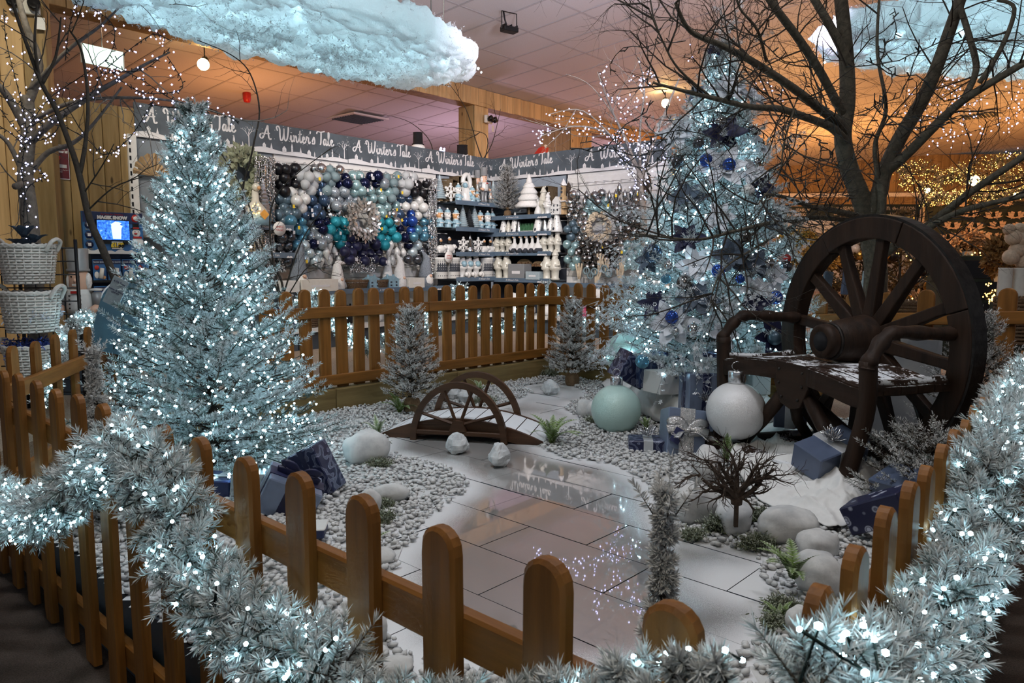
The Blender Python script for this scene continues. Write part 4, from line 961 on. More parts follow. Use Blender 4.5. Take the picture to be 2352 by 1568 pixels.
def conifer(name, label, base, H, z0, Rb, dz, nbr, sl, nl, nw, per, flock, seed=1, cat='tree', group=None, lean=(0, 0), trunk_r=.03, white=(.74, .80, .82), green=(.035, .085, .070), **kw):
    root = thing(name, label, cat, base, group=group, rot=(lean[0], lean[1], 0))
    S, E, SS, SE, tips = conifer_parts(H, z0, Rb, dz, nbr, sl, nl, nw, per, flock, seed=seed, **kw)
    V, T, C = merge(shoots(S, E, per, nl, nw, flock, white=white, green=green), stems(SS, SE, .006), stems(S, E, .003))
    np_mesh('foliage', V, T, M['needles'], root, C, kind='stuff')
    b = MB(); b.tube([(0, 0, .0), (0, 0, H*.5), (0, 0, H-max(.05, kw.get('top', .12)*1.6))], [trunk_r, trunk_r*.7, .006], 8); b.build('trunk', M['bark_dark'], root)
    return root, tips, (H, z0, Rb)
def cone_bulbs(n, H, z0, Rb, pw=.95, lo=.72, hi=1.03, seed=3):
    rr = np.random.default_rng(seed); out = []
    while len(out) < n:
        z = rr.uniform(z0-.05, H-.12); u = max(0, (z-z0)/(H-z0)); r = (Rb*(1-u)**pw+.04)
        if rr.random() > r/Rb*.9+.12: continue
        a = rr.uniform(0, 2*PI); q = r*rr.uniform(lo, hi); out.append((q*math.cos(a), q*math.sin(a), z, a))
    return out
def string_on_cone(root_loc, lean, label, dims, n, r, mat, seed, group=None, pw=.95, lo=.72):
    root = thing('fairy_lights', label, 'string lights', root_loc, rot=(lean[0], lean[1], 0), group=group)
    B = cone_bulbs(n, *dims, pw=pw, lo=lo, seed=seed); bulbs('bulbs', [b_[:3] for b_ in B], r, mat, root)
    B.sort(key=lambda q: (round(q[2]/.10), q[3])); paths = []; cur = []
    for q in B:
        p = Vector(q[:3])
        if cur and (p-cur[-1]).length > .24: paths.append(cur); cur = []
        if cur: m = cur[-1].lerp(p, .5)+Vector((R.uniform(-.02, .02), R.uniform(-.02, .02), -.02)); cur.append(m)
        cur.append(p)
    paths.append(cur); wire('cable', [p for p in paths if len(p) > 1], .0035, 'wire_green', root)
    return root
# lit tree on the left
LT = Vector((-1.76, 4.28, .02)); lt, _, ld = conifer('christmas_tree', 'tall frosted green Christmas tree wrapped in cool white lights on the left', LT, 2.14, .12, .64, .058, 15, .110, .026, .0019, 72, .52, seed=4, lean=(0, -.022), up=.3)
string_on_cone(LT, (0, -.022), 'cool white string lights wound thickly round the frosted tree on the left', ld, 900, .0070, 'bulb_cool', 5, lo=.55)
# decorated tree on the right
RT = Vector((1.62, 5.92, .02)); rt, rtips, rd = conifer('christmas_tree', 'tall flocked Christmas tree with blue and silver ornaments behind the bench', RT, 2.93, .46, .80, .060, 19, .145, .042, .0028, 50, .95, seed=8, up=.22, pw=1.02, droop=.25)
string_on_cone(RT, (0, 0), 'cool white string lights on the decorated tree behind the bench', rd, 1050, .0078, 'bulb_cool', 9, pw=1.02, lo=.55)
# small burlap trees and loose flocked trees
def sack_tree(label, base, H, Rb, seed, per=26, sack=True, flock=.74, sl=.075, green=(.05, .075, .06), **kw):
    o, _, _ = conifer('small_flocked_tree', label, base, H, .17 if sack else .06, Rb, .042, 11, sl, .020, .0016, int(per*1.35), flock, seed=seed, trunk_r=.011, up=.30, top=.16, white=(.78, .78, .77), green=green, **kw)
    if sack:
        b = MB(); b.lathe([(.055, 0), (.068, .02), (.072, .07), (.060, .115), (.028, .135), (.030, .142), (.058, .175), (.05, .178), (.02, .145)], 16)
        s = b.build('burlap_sack', M['burlap'], o); b = MB(); b.lathe([(.031, .131), (.036, .137), (.031, .144)], 14); b.build('tie', M['twig_brown'], s)
    return o
sack_tree('small flocked fir in burlap beside the little bridge', (-.815, 5.92, .02), .93, .215, 21)
sack_tree('small flocked fir in burlap in the back corner', (.60, 7.25, .02), .92, .225, 22)
sack_tree('slim flocked fir just behind the front fence near the corner', (.315, 1.47, .02), .835, .17, 23, 70, False, 1.0, .050, pw=3.2, rmin=.004, green=(.3, .31, .30))
sack_tree('slim flocked fir at the left fence beside the big lit tree', (-1.93, 3.36, .02), .92, .20, 24, 60, False, 1.0, .055, pw=2.6, rmin=.008, green=(.3, .31, .30))
sack_tree('flocked fir behind the wagon wheel at the right fence', (2.78, 4.36, .02), .97, .33, 25, 30, False, .66, .10)
sack_tree('low flocked fir poking over the right fence by the bench feet', (2.02, 3.50, .02), .48, .34, 26, 34, False, .6, .10)

# ------------------------------------------------------------------ garlands
def garland(label, path, rad, dens, nl, nw, per, nb, br, seed, flock=.62, mat='bulb_cool', low=False, group=None):
    P = smooth_path(path, 8); rr = np.random.default_rng(seed); seg = np.array([p[:] for p in P]); d = np.linalg.norm(np.diff(seg, axis=0), axis=1); cum = np.r_[0, d.cumsum()]; L = cum[-1]
    def at(s): i = np.clip(np.searchsorted(cum, s)-1, 0, len(d)-1); return seg[i]+(seg[i+1]-seg[i])*((s-cum[i])/d[i])[:, None], unit(seg[i+1]-seg[i])
    n = int(L*dens); s = rr.uniform(0, L, n); p, a = at(s); r = rr.normal(size=(n, 3)); q = unit(r-a*(r*a).sum(1, keepdims=True)); q = unit(q+a*rr.uniform(-.6, .6, (n, 1)))
    S = p+q*rad*rr.uniform(0, .35, (n, 1)); E = p+q*rad*rr.uniform(.65, 1.08, (n, 1))+rr.normal(0, rad*.10, (n, 3))
    o = P[0]; root = thing('garland', label, 'garland', o, group=group); o = np.array(o[:])
    V, T, C = merge(shoots(S-o, E-o, per, nl, nw, flock, white=(.86, .89, .89)), stems(S-o, E-o, .003))
    np_mesh('foliage', V, T, M['needles'], root, C, kind='stuff')
    s = np.sort(rr.uniform(0, L, nb)); p, a = at(s); r = rr.normal(size=(nb, 3)); q = unit(r-a*(r*a).sum(1, keepdims=True)); q[:, 1] -= .35; B = p+unit(q)*rad*rr.uniform(.55, 1.0, (nb, 1))-o
    bulbs('bulbs', B, br, mat, root, low); wire('cable', [[Vector(x) for x in B]], .003, 'wire_green', root); return root
FA, FB_ = Vector((-2.62, 3.60)), Vector((.325, .925)); fang = math.degrees(math.atan2(FB_.y-FA.y, FB_.x-FA.x))
def FP(px, py, off): return onplane(px, py, FA, fang, off)
garland('thick lit flocked garland draped over the front fence on the left', [FP(-60, 1120, .15), FP(60, 1185, .15), FP(170, 1130, .13), FP(265, 1040, .11), FP(345, 1090, .13), FP(405, 1210, .14), FP(455, 1330, .14), FP(540, 1420, .15), FP(650, 1500, .15), FP(780, 1560, .15)], .108, 420, .026, .0014, 76, 300, .0050, 31)
garland('lit flocked garland along the bottom edge of the front fence', [FP(800, 1580, .13), FP(950, 1620, .12), FP(1130, 1630, .12), FP(1320, 1620, .12), FP(1440, 1590, .11), FP(1560, 1575, .11), FP(1680, 1570, .11)], .050, 330, .024, .0013, 70, 40, .0038, 32)
RA, RB = Vector((.40, .985)), Vector((3.30, 4.62)); rang = math.degrees(math.atan2(RB.y-RA.y, RB.x-RA.x))
def RPp(px, py, off): return onplane(px, py, RA, rang, off)
garland('thick lit flocked garland on the outside of the right fence', [RPp(2375, 850, .08), RPp(2335, 930, .08), RPp(2290, 1020, .09), RPp(2268, 1100, .10), RPp(2250, 1190, .10), RPp(2225, 1270, .10), RPp(2190, 1350, .10), RPp(2150, 1430, .09), RPp(2095, 1510, .08), RPp(2020, 1570, .07), RPp(1860, 1600, .05)], .102, 420, .026, .0014, 76, 300, .0050, 33)
def BPp(px, py): return onplane(px, py, (SLA.x, SLA.y), BA, -.22)
garland('lit garland swagged along the far side of the back fence', [BPp(x, y) for x, y in ((600, 800), (650, 745), (690, 700), (745, 690), (790, 760), (840, 800), (870, 790), (900, 770), (955, 730), (1000, 750), (1040, 680), (1062, 670), (1085, 720), (1120, 765), (1160, 750), (1200, 715), (1240, 670), (1262, 665), (1285, 720))], .085, 190, .03, .004, 22, 260, .0075, 34)
def CPp(px, py): return onplane(px, py, (SLB.x, SLB.y), -42, -.30)
garland('lit garland on the far side of the short fence right of the back corner', [CPp(x, y) for x, y in ((1270, 670), (1300, 690), (1330, 750), (1365, 735), (1400, 690), (1430, 740), (1450, 760))], .085, 190, .03, .004, 22, 90, .0075, 35)
garland('lit garland behind the pickets of the left fence', [D(x, y, Y) for x, y, Y in ((95, 930, 4.9), (128, 850, 5.2), (160, 770, 5.6), (205, 730, 6.0), (245, 760, 6.4))], .085, 200, .03, .004, 22, 70, .0075, 36)

# ------------------------------------------------------------------ ornaments on the decorated tree
def on_tree(px, py, out=.02):
    u, v, q = ray(px, py); Y = RT.y-.4
    for _ in range(30):
        X = u/v*Y; Z = EYE+q/v*Y; r = .80*max(0, 1-(Z-.46)/2.47)**1.02+.04+out; dx = X-RT.x
        Y = .5*Y+.5*(RT.y-math.sqrt(max(.003, r*r-dx*dx)))
    return Vector((u/v*Y, Y, EYE+q/v*Y))
def petal(b, p, d, n, L, w_, mi=0, curl=.25):
    side = d.cross(n).normalized(); vs = []; k = 5
    for i in range(k+1):
        t_ = i/k; c = p+d*L*t_+n*(curl*L*math.sin(t_*2.2)*.6); ww = w_*math.sin(PI*min(.985, .10+.9*t_))**.75
        vs += [c-side*ww+n*.12*ww, c-n*.004, c+side*ww+n*.12*ww]
    fs = []
    for i in range(k):
        for j in (0, 1): a = i*3+j; fs.append((a, a+1, a+4, a+3))
    b.add(vs, fs, mi, True)
def poinsettia(label, px, py, wpx, mat, seed, group=None):
    p = on_tree(px, py, -.01); r = wpx*.43*p.y/FPX; rr = random.Random(seed); root = thing('poinsettia', label, 'flower', p, group=group)
    fwd = Vector((p.x-RT.x, p.y-RT.y, .25)).normalized().lerp(Vector((0, -1, .1)), .5).normalized(); x, y, z = frame_from(fwd)
    for ring, (cnt, s, lift) in enumerate(((6, 1.0, .05), (5, .68, .4))):
        for i in range(cnt):
            a = 2*PI*(i+rr.uniform(-.2, .2))/cnt+ring*.5; d = (x*math.cos(a)+y*math.sin(a)+z*lift).normalized(); b = MB()
            petal(b, Vector((0, 0, 0))+z*.01*ring, d, z, r*s*rr.uniform(.85, 1.12), r*.27*s, 0, rr.uniform(-.1, .35)); b.build('petal', M[mat], root)
    b = MB()
    for i in range(6): a = i*1.05; b.ball(x*math.cos(a)*r*.1+y*math.sin(a)*r*.1+z*r*.1, r*.065, 6)
    b.build('stamens', M['silver'], root)
for i, a in enumerate([('white poinsettia highest on the decorated tree', 1670, 205, 100, 'white_petal'), ('white poinsettia right of the topmost white one', 1725, 225, 90, 'white_petal'), ('white poinsettia below the two royal blue baubles', 1655, 385, 130, 'white_petal'), ('white poinsettia on the upper left edge of the decorated tree', 1560, 310, 110, 'white_petal'),
    ('white poinsettia on the upper right edge of the decorated tree', 1735, 335, 90, 'white_petal'), ('white poinsettia right of the pale baubles at mid height', 1725, 400, 90, 'white_petal'), ('large white poinsettia low on the decorated tree left of centre', 1545, 745, 140, 'white_petal'), ('white poinsettia at mid tree left of a blue bauble', 1595, 610, 120, 'white_petal'), ('white poinsettia on the right side above the bench arm', 1735, 665, 100, 'white_petal'), ('white poinsettia at the right edge level with the red ornament', 1775, 635, 100, 'white_petal'),
    ('white poinsettia just above the gifts at the tree foot', 1660, 770, 90, 'white_petal'), ('white poinsettia in the middle of the tree under the branches', 1650, 500, 90, 'white_petal'),
    ('slate blue poinsettia on the left, upper third of the decorated tree', 1580, 455, 110, 'blue_petal'), ('slate blue poinsettia near the tree centre', 1680, 590, 120, 'blue_petal'), ('slate blue poinsettia low left with white pick over it', 1600, 685, 120, 'blue_petal'), ('slate blue poinsettia on the right edge under the bare branches', 1775, 510, 80, 'blue_petal'), ('slate blue poinsettia at the far left edge, mid height', 1490, 600, 90, 'blue_petal'), ('slate blue poinsettia beside the navy velvet one on the right', 1730, 610, 100, 'blue_petal'), ('dark slate poinsettia near the tree top on the left', 1600, 215, 60, 'blue_petal'),
    ('big navy velvet poinsettia high in the middle of the tree', 1662, 308, 120, 'navy_velvet'), ('navy velvet poinsettia at mid height left of centre', 1578, 553, 100, 'navy_velvet'), ('navy velvet poinsettia right under the pale bauble', 1745, 430, 90, 'navy_velvet'), ('navy velvet poinsettia low on the left of the tree', 1505, 700, 90, 'navy_velvet'), ('navy velvet poinsettia right of centre above the bench arm', 1735, 700, 90, 'navy_velvet'), ('navy velvet poinsettia seen under the bench arm', 1775, 772, 110, 'navy_velvet'), ('small black-navy poinsettia at the very top of the tree', 1640, 118, 50, 'navy_velvet')]): poinsettia(*a, seed=i)
t = NT('bauble_clear'); t.set((.75, .80, .85), .06, .0, Transmission_Weight=.75, IOR=1.2)
for n_, c_, r_, m_ in (('bauble_royal', (.03, .09, .42), .14, .6), ('bauble_navy', (.008, .012, .05), .12, .5), ('bauble_silver', (.70, .71, .72), .14, 1), ('bauble_smoke', (.13, .14, .16), .12, .8), ('bauble_pearl', (.70, .70, .68), .28, .1), ('bauble_frost', (.52, .63, .68), .25, .4), ('bauble_slate', (.09, .14, .18), .3, .2), ('bauble_sea', (.17, .24, .26), .55, 0), ('bauble_black', (.006, .006, .009), .35, .1), ('bauble_ice', (.34, .52, .54), .2, .5), ('bauble_gunmetal', (.22, .21, .20), .2, 1), ('bauble_steel', (.42, .44, .46), .22, 1), ('bauble_denim', (.05, .09, .16), .16, .5), ('bauble_sky', (.12, .32, .46), .14, .6)): plain(n_, c_, r_, m_, .12, 40)
t = NT('bauble_knit'); x = t.n('ShaderNodeTexWave'); x.inputs['Scale'].default_value = 22; x.wave_type = 'BANDS'; x.bands_direction = 'DIAGONAL'; x.inputs['Distortion'].default_value = 6; t.l(t.ramp(x.outputs[0], [(.4, (.16, .18, .20)), (.6, (.72, .73, .73))]), t.b.inputs['Base Color']); t.set(rough=.5)
t = NT('bauble_stripe'); x = t.n('ShaderNodeTexWave'); x.inputs['Scale'].default_value = 14; x.inputs['Distortion'].default_value = 9; t.l(t.ramp(x.outputs[0], [(.4, (.05, .08, .12)), (.6, (.62, .68, .72))]), t.b.inputs['Base Color']); t.set(rough=.15, metal=.4)
BALL = {}
def bauble_mesh(kind, r):
    key = (kind, round(r, 3))
    if key not in BALL:
        b = MB()
        if kind == 'cone_orn': b.lathe([(.004, -r*2.0)]+[(r*.80*math.sin(PI*(i+.6)/11)**.8*(1.0 if i % 2 else .86), -r*2.0+r*3.6*(i+.5)/11) for i in range(11)]+[(.01, r*1.75)], 12); m = 'bauble_steel'
        elif kind == 'drop': b.lathe([(.003, -r*1.7), (r*.3, -r*1.1), (r*.72, -r*.2), (r*.8, r*.35), (r*.45, r*1.0), (.006, r*1.5)], 12); m = 'bauble_pearl'
        elif kind == 'finial': b.lathe([(.003, -r*1.8), (r*.25, -r*1.1), (r*.8, -.3*r), (r*.95, .1*r), (r*.6, r*.7), (r*.2, r*1.2)], 12); m = 'bauble_steel'
        else: b.lathe([(max(r*math.sin(PI*i/12), .0005), -r*math.cos(PI*i/12)) for i in range(13)], 16); m = kind
        t0 = r*(1.0 if kind not in ('cone_orn', 'drop', 'finial') else 1.5)
        b.lathe([(r*.2, t0-.01), (r*.2, t0+r*.22), (.001, t0+r*.24)], 8, mi=1)
        o = b.build('bauble', [M[m], M['silver']]); BALL[key] = o.data; bpy.data.objects.remove(o)
    return BALL[key]
def bauble(label, p, kind, r, group=None, name='bauble', rot=0.0):
    o = link_mesh(name, bauble_mesh(kind, r), None, p, (R.uniform(-.1, .1), R.uniform(-.1, .1), R.uniform(0, 6))); return tag(o, label, 'bauble', group)
for lab, px, py, d_, k in [('silver bauble above the big navy flower on the tree', 1655, 280, 27, 'bauble_silver'), ('royal blue bauble, left of the pair above the white flower', 1622, 368, 30, 'bauble_royal'), ('royal blue bauble, right of the pair above the white flower', 1675, 378, 30, 'bauble_royal'), ('dark smoky bauble at the left edge of the upper tree', 1558, 374, 30, 'bauble_smoke'), ('dark smoky bauble above left of the blue pair', 1605, 330, 28, 'bauble_smoke'), ('smoky bauble at the right edge beside the big navy flower', 1728, 302, 26, 'bauble_smoke'),
    ('pearl white bauble under the bare branches on the right', 1718, 438, 30, 'bauble_pearl'), ('silver bauble beside the right-edge white flower', 1738, 372, 20, 'bauble_silver'), ('royal blue bauble at the tree centre', 1650, 622, 32, 'bauble_royal'), ('royal blue bauble on the right above the bench arm', 1782, 683, 32, 'bauble_royal'), ('royal blue bauble on the low white poinsettia', 1543, 728, 32, 'bauble_royal'), ('silver bauble low in front above the gifts', 1593, 757, 32, 'bauble_silver'), ('patterned silver bauble above the bench arm', 1718, 718, 30, 'bauble_steel'), ('silver bauble left of the white mid-tree flower', 1537, 610, 26, 'bauble_silver'),
    ('silver bauble at right level with the red ornament', 1765, 605, 28, 'bauble_silver'), ('dark teal bauble seen through the bench arm', 1780, 776, 34, 'bauble_slate'), ('dark bauble at the far right edge under the red ornament', 1806, 612, 28, 'bauble_smoke'), ('large blue marbled bauble on the left side of the tree', 1500, 582, 44, 'bauble_denim'), ('large dark glittery bauble behind a white pick', 1572, 650, 38, 'bauble_gunmetal'), ('gunmetal bauble under the crossing bare branches', 1712, 545, 30, 'bauble_gunmetal'), ('blue bauble at the lower left above the gifts', 1475, 830, 34, 'bauble_sky'), ('small silver bauble by the low white poinsettia', 1553, 760, 18, 'bauble_silver'), ('royal blue bauble right of the slate flower', 1700, 640, 22, 'bauble_royal'), ('silver bauble on the left upper edge', 1570, 300, 18, 'bauble_silver'), ('blue bauble left of centre, mid tree', 1530, 640, 24, 'bauble_sky'), ('red ornament at the right edge of the decorated tree', 1806, 594, 22, 'red_paint')]:
    p = on_tree(px, py, .04); bauble(lab, p, k, d_/2*p.y/FPX)
# white frosted picks that stick out of the decorated tree
def pick(label, px, py, dx, dy, seed, L=.42):
    p = on_tree(px, py, -.05); q = on_tree(px+dx, py+dy, .10); rr = np.random.default_rng(seed); root = thing('frosted_pick', label, 'spray', p); dd = (q-p); S = []; E = []; LV = []; LT_ = []; o = 0
    for k in range(7):
        d = (dd.normalized()+Vector(rr.normal(0, .33, 3))).normalized()*L*rr.uniform(.6, 1.0); mid = d*.55+Vector((0, 0, .02)); end = d+Vector((0, 0, -.05*rr.random()))
        S += [Vector((0, 0, 0)), mid]; E += [mid, end]
        for j in range(9):
            c = Vector((0, 0, 0)).lerp(end, .3+.7*j/8)+Vector(rr.normal(0, .022, 3)); S.append(Vector((0, 0, 0)).lerp(end, .3+.7*j/8)); E.append(c); x, y, z = frame_from(Vector(rr.normal(0, 1, 3))); s_ = rr.uniform(.013, .022)
            for m in range(6):
                a = m*PI/3; w_ = .22*s_; t_ = x*math.cos(a)+y*math.sin(a); n_ = x*-math.sin(a)+y*math.cos(a); LV += [c, c+t_*s_*.6+n_*w_, c+t_*s_, c+t_*s_*.6-n_*w_]; LT_ += [(o, o+1, o+2), (o, o+2, o+3)]; o += 4
    V, T, C = stems([s[:] for s in S], [e[:] for e in E], .0035); C[:] = (.62, .64, .66)
    V, T, C = merge((V, T, C), (np.array([v[:] for v in LV]), np.array(LT_), np.tile([[.72, .75, .78]], (len(LV), 1)))); np_mesh('sprigs', V, T, M['needles'], root, C, kind='stuff')
for i, (lab, a, b_, c, d) in enumerate([('frosted pick at the tip of the decorated tree', 1655, 110, 10, -60), ('frosted pick trailing off the lower left edge to the fence', 1440, 690, -60, 40), ('frosted pick over the low left poinsettia', 1600, 670, 30, 30), ('frosted pick hanging over the gifts', 1545, 810, 10, 60), ('frosted pick at lower left by the pale bauble', 1420, 770, -50, 60), ('frosted pick above the bench arm', 1710, 655, 30, 30), ('frosted pick right of centre in front', 1640, 720, 10, 40), ('frosted pick on the left upper edge', 1500, 490, -60, 10), ('frosted pick on the left edge at mid height', 1470, 560, -50, 30), ('frosted pick on the right edge by the shop shelf', 1790, 560, 60, 40), ('frosted pick on the right edge near the planks', 1760, 350, 50, -30), ('frosted pick right of the wheel, under the arm', 1850, 740, 50, 60), ('frosted pick beside the highest navy flower', 1600, 265, -40, 10), ('frosted pick left of the low navy flower', 1470, 640, -40, 10), ('frosted pick low in front of the gifts pile', 1600, 780, 10, 50), ('frosted pick in front on the lower middle', 1690, 690, 10, 20), ('frosted pick over the dark glittery bauble', 1560, 640, 20, 30), ('frosted pick on the right near the pearl bauble', 1750, 470, 50, 10)]): pick(lab, a, b_, c, d, i)

# ------------------------------------------------------------------ hanging cotton clouds, lit from within
t = NT('cotton'); x = t.tex(9, det=6, rough=.7)
tr = t.n('ShaderNodeBsdfTranslucent'); tr.inputs[0].default_value = (.86, .91, .94, 1); t.set((.70, .71, .72), 1.0); ms_ = t.n('ShaderNodeMixShader'); ms_.inputs[0].default_value = .55
t.l(t.b.outputs[0], ms_.inputs[1]); t.l(tr.outputs[0], ms_.inputs[2]); t.l(ms_.outputs[0], t.t.nodes['Material Output'].inputs['Surface']); t.bump(x.outputs[0], .6, .05); bn = [n for n in t.t.nodes if n.type == 'BUMP'][0]; t.l(bn.outputs[0], tr.inputs['Normal'])
def cloud(label, c, hl, hw, ht, ang, seed, energy, nu=300, nv=150):
    root = thing('hanging_cloud', label, 'cloud', c, ang); sd = Vector((seed*7.7, seed*3.3, 0)); V = []
    for j in range(nv+1):
        t_ = 2*j/nv; u = t_ if t_ < 1 else 2-t_; zz = math.sqrt(max(0, 1-u**4))*ht*(-1 if t_ < 1 else 1)
        for i in range(nu):
            th = 2*PI*i/nu; ct, st = math.cos(th), math.sin(th)
            x = math.copysign(abs(ct)**.72, ct)*u*hl; y = math.copysign(abs(st)**.78, st)*u*hw; p = Vector((x, y, zz)); q = p+sd
            wq = q+Vector((noise.noise(q*3), noise.noise(q*3+sd), 0))*.12
            e = 1+.10*noise.noise(q*1.1)+.05*noise.noise(q*3.1)*u; dz = .075*abs(noise.noise(wq*4.2))+.060*abs(noise.noise(wq*9.3))+.032*abs(noise.noise(wq*19))+.014*noise.noise(q*40)
            nrm = Vector((x/hl**2*u**3, y/hw**2*u**3, (zz/ht**2)*.25+(-.6 if t_ < 1 else .6)*(1-u**3))).normalized()
            p = Vector((x*e, y*e, zz))+nrm*dz*1.3; V.append(p[:])
    F = [(j*nu+i, j*nu+(i+1) % nu, (j+1)*nu+(i+1) % nu, (j+1)*nu+i) for j in range(nv) for i in range(nu)]
    np_mesh('cotton', V, F, M['cotton'], root, None, True)
    rr = np.random.default_rng(seed); n = 7000; k = rr.integers(nu*8, len(V)-nu*8, n); P = np.array(V)[k]; O = unit(P/np.array([hl**2, hw**2, ht**2]))
    S = P-O*.02; E = P+O*rr.uniform(.004, .022, (n, 1))+rr.normal(0, .02, (n, 3)); Vv, T, C = shoots(S, E, 6, .022, .003, 1, 1.4, white=(.75, .77, .79)); np_mesh('wisps', Vv, T, M['cotton'], root, C, kind='stuff')
    B = np.c_[rr.uniform(-hl*.85, hl*.85, 70), rr.uniform(-hw*.8, hw*.8, 70), rr.uniform(-ht*.95, -ht*.7, 70)]; bulbs('bulbs', B, .012, 'bulb_cool', root)
    for i in range(7):
        for q in (-.45, .45):
            l = lamp('POINT', 'cloud_led', (hl*.54*(i-3)/3, hw*q*.75, .02), energy, (.55, .90, 1.0), .07); l.parent = root
    w_ = [[(sx*hl*.6, sy*hw*.5, ht*.6), (sx*hl*.6, sy*hw*.5, 2.0)] for sx in (-1, 1) for sy in (-1, 1)]+[[(hl*.72, -hw*.4, ht*.6), (hl*.78, -hw*.4, 1.9)], [(.3, 0, ht*.6), (.3, 0, 1.9)]]
    wire('suspension_wire', w_, .006, 'wire_black', root, 4); return root
cloud('long white cotton cloud glowing from within, hanging at the upper left', (-1.95, 6.95, 3.42), 2.25, .86, .18, math.radians(55), 1, 2.2)
cloud('white glowing cotton cloud behind the bare branches at the upper right', (4.75, 7.7, 3.46), 1.7, .75, .17, math.radians(14), 2, 2.3, 220, 100)
# ------------------------------------------------------------------ shop shelving: two runs meeting in a corner
def Lp(px, py, off=0.0): return onplane(px, py, LP, 50, off)
def Rp(px, py, off=0.0): return onplane(px, py, RP, -40, off)
def lpos(s, z, off=0.0): p = Vector((LP[0], LP[1], 0))+E1*s+N1*off; p.z = z; return p
def rpos(s, z, off=0.0): p = Vector((RP[0], RP[1], 0))+E2*s+N2*off; p.z = z; return p
RL, RR_ = math.radians(50), math.radians(-40)
GLY = {'A': ([[(1.2, 2.2), (.8, 1.35), (.4, .5), (.05, .08), (-.28, .25), (-.22, .65), (.3, .88), (1.1, .85), (1.5, .98)], [(1.2, 2.2), (1.2, 1.2), (1.28, .25), (1.48, 0), (1.72, .2)]], 2.5),
 'W': ([[(.05, 1.5), (-.12, 2.0), (.2, 2.25), (.45, 1.8), (.44, .7), (.58, .05), (.92, .3), (1.18, 1.3), (1.24, 2.0)], [(1.24, 2.0), (1.2, .8), (1.38, .05), (1.74, .4), (2.0, 1.5), (2.08, 2.3)]], 2.3),
 'i': ([[(0, .3), (.2, 1.0), (.2, .22), (.36, 0), (.62, .35)], [(.27, 1.42), (.29, 1.52)]], .62), 'n': ([[(0, .85), (.12, 1.0), (.13, 0)], [(.13, .5), (.42, 1.0), (.56, .8), (.56, .2), (.72, 0), (.98, .35)]], .98),
 't': ([[(0, .35), (.22, 1.0), (.36, 1.95), (.26, .9), (.26, .2), (.43, 0), (.72, .35)], [(-.05, 1.3), (.3, 1.28), (.66, 1.42)]], .72), 'e': ([[(0, .4), (.35, .6), (.4, .9), (.22, 1.0), (.05, .6), (.15, .08), (.4, 0), (.72, .35)]], .72),
 'r': ([[(0, .4), (.15, 1.08), (.26, .92), (.5, .92), (.46, .3), (.62, 0), (.86, .35)]], .9), "'": ([[(.05, 2.05), (-.06, 1.6)]], .3), 's': ([[(0, .3), (.36, 1.12), (.5, .6), (.42, .1), (.12, 0), (0, .2)]], .72), ' ': ([], .38),
 'T': ([[(-.15, 1.75), (.1, 2.15), (.7, 2.1), (1.55, 2.32)], [(.78, 2.1), (.72, 1.2), (.62, .3), (.42, 0)]], 1.12), 'a': ([[(.55, .85), (.3, 1.0), (.05, .5), (.15, .03), (.4, .25), (.58, .95), (.55, .2), (.7, 0), (.92, .35)]], .92), 'l': ([[(0, .35), (.3, 1.5), (.32, 2.1), (.17, 2.0), (.16, .3), (.32, 0), (.58, .35)]], .58)}
def script_mesh(txt, wmul=1.0):
    V = []; F = []; x = 0
    for ch in txt:
        strokes, adv = GLY[ch]
        for st in strokes:
            P = smooth_path([(a+x, b, 0) for a, b in st], 6); b0 = len(V)
            for i, p in enumerate(P):
                d = (P[min(i+1, len(P)-1)]-P[max(i-1, 0)]); d.normalize() if d.length > 1e-6 else None
                w_ = (.085+.085*abs(d.y))*wmul*(.6 if i in (0, len(P)-1) else 1); n_ = Vector((-d.y, d.x, 0)); V += [p+n_*w_, p-n_*w_]
            for i in range(len(P)-1): F.append((b0+2*i, b0+2*i+1, b0+2*i+3, b0+2*i+2))
        x += adv
    return [(v.x-x/2, 0, v.y) for v in V], F, x
SCV, SCF, SCW = script_mesh("A Winter's Tale", .82)
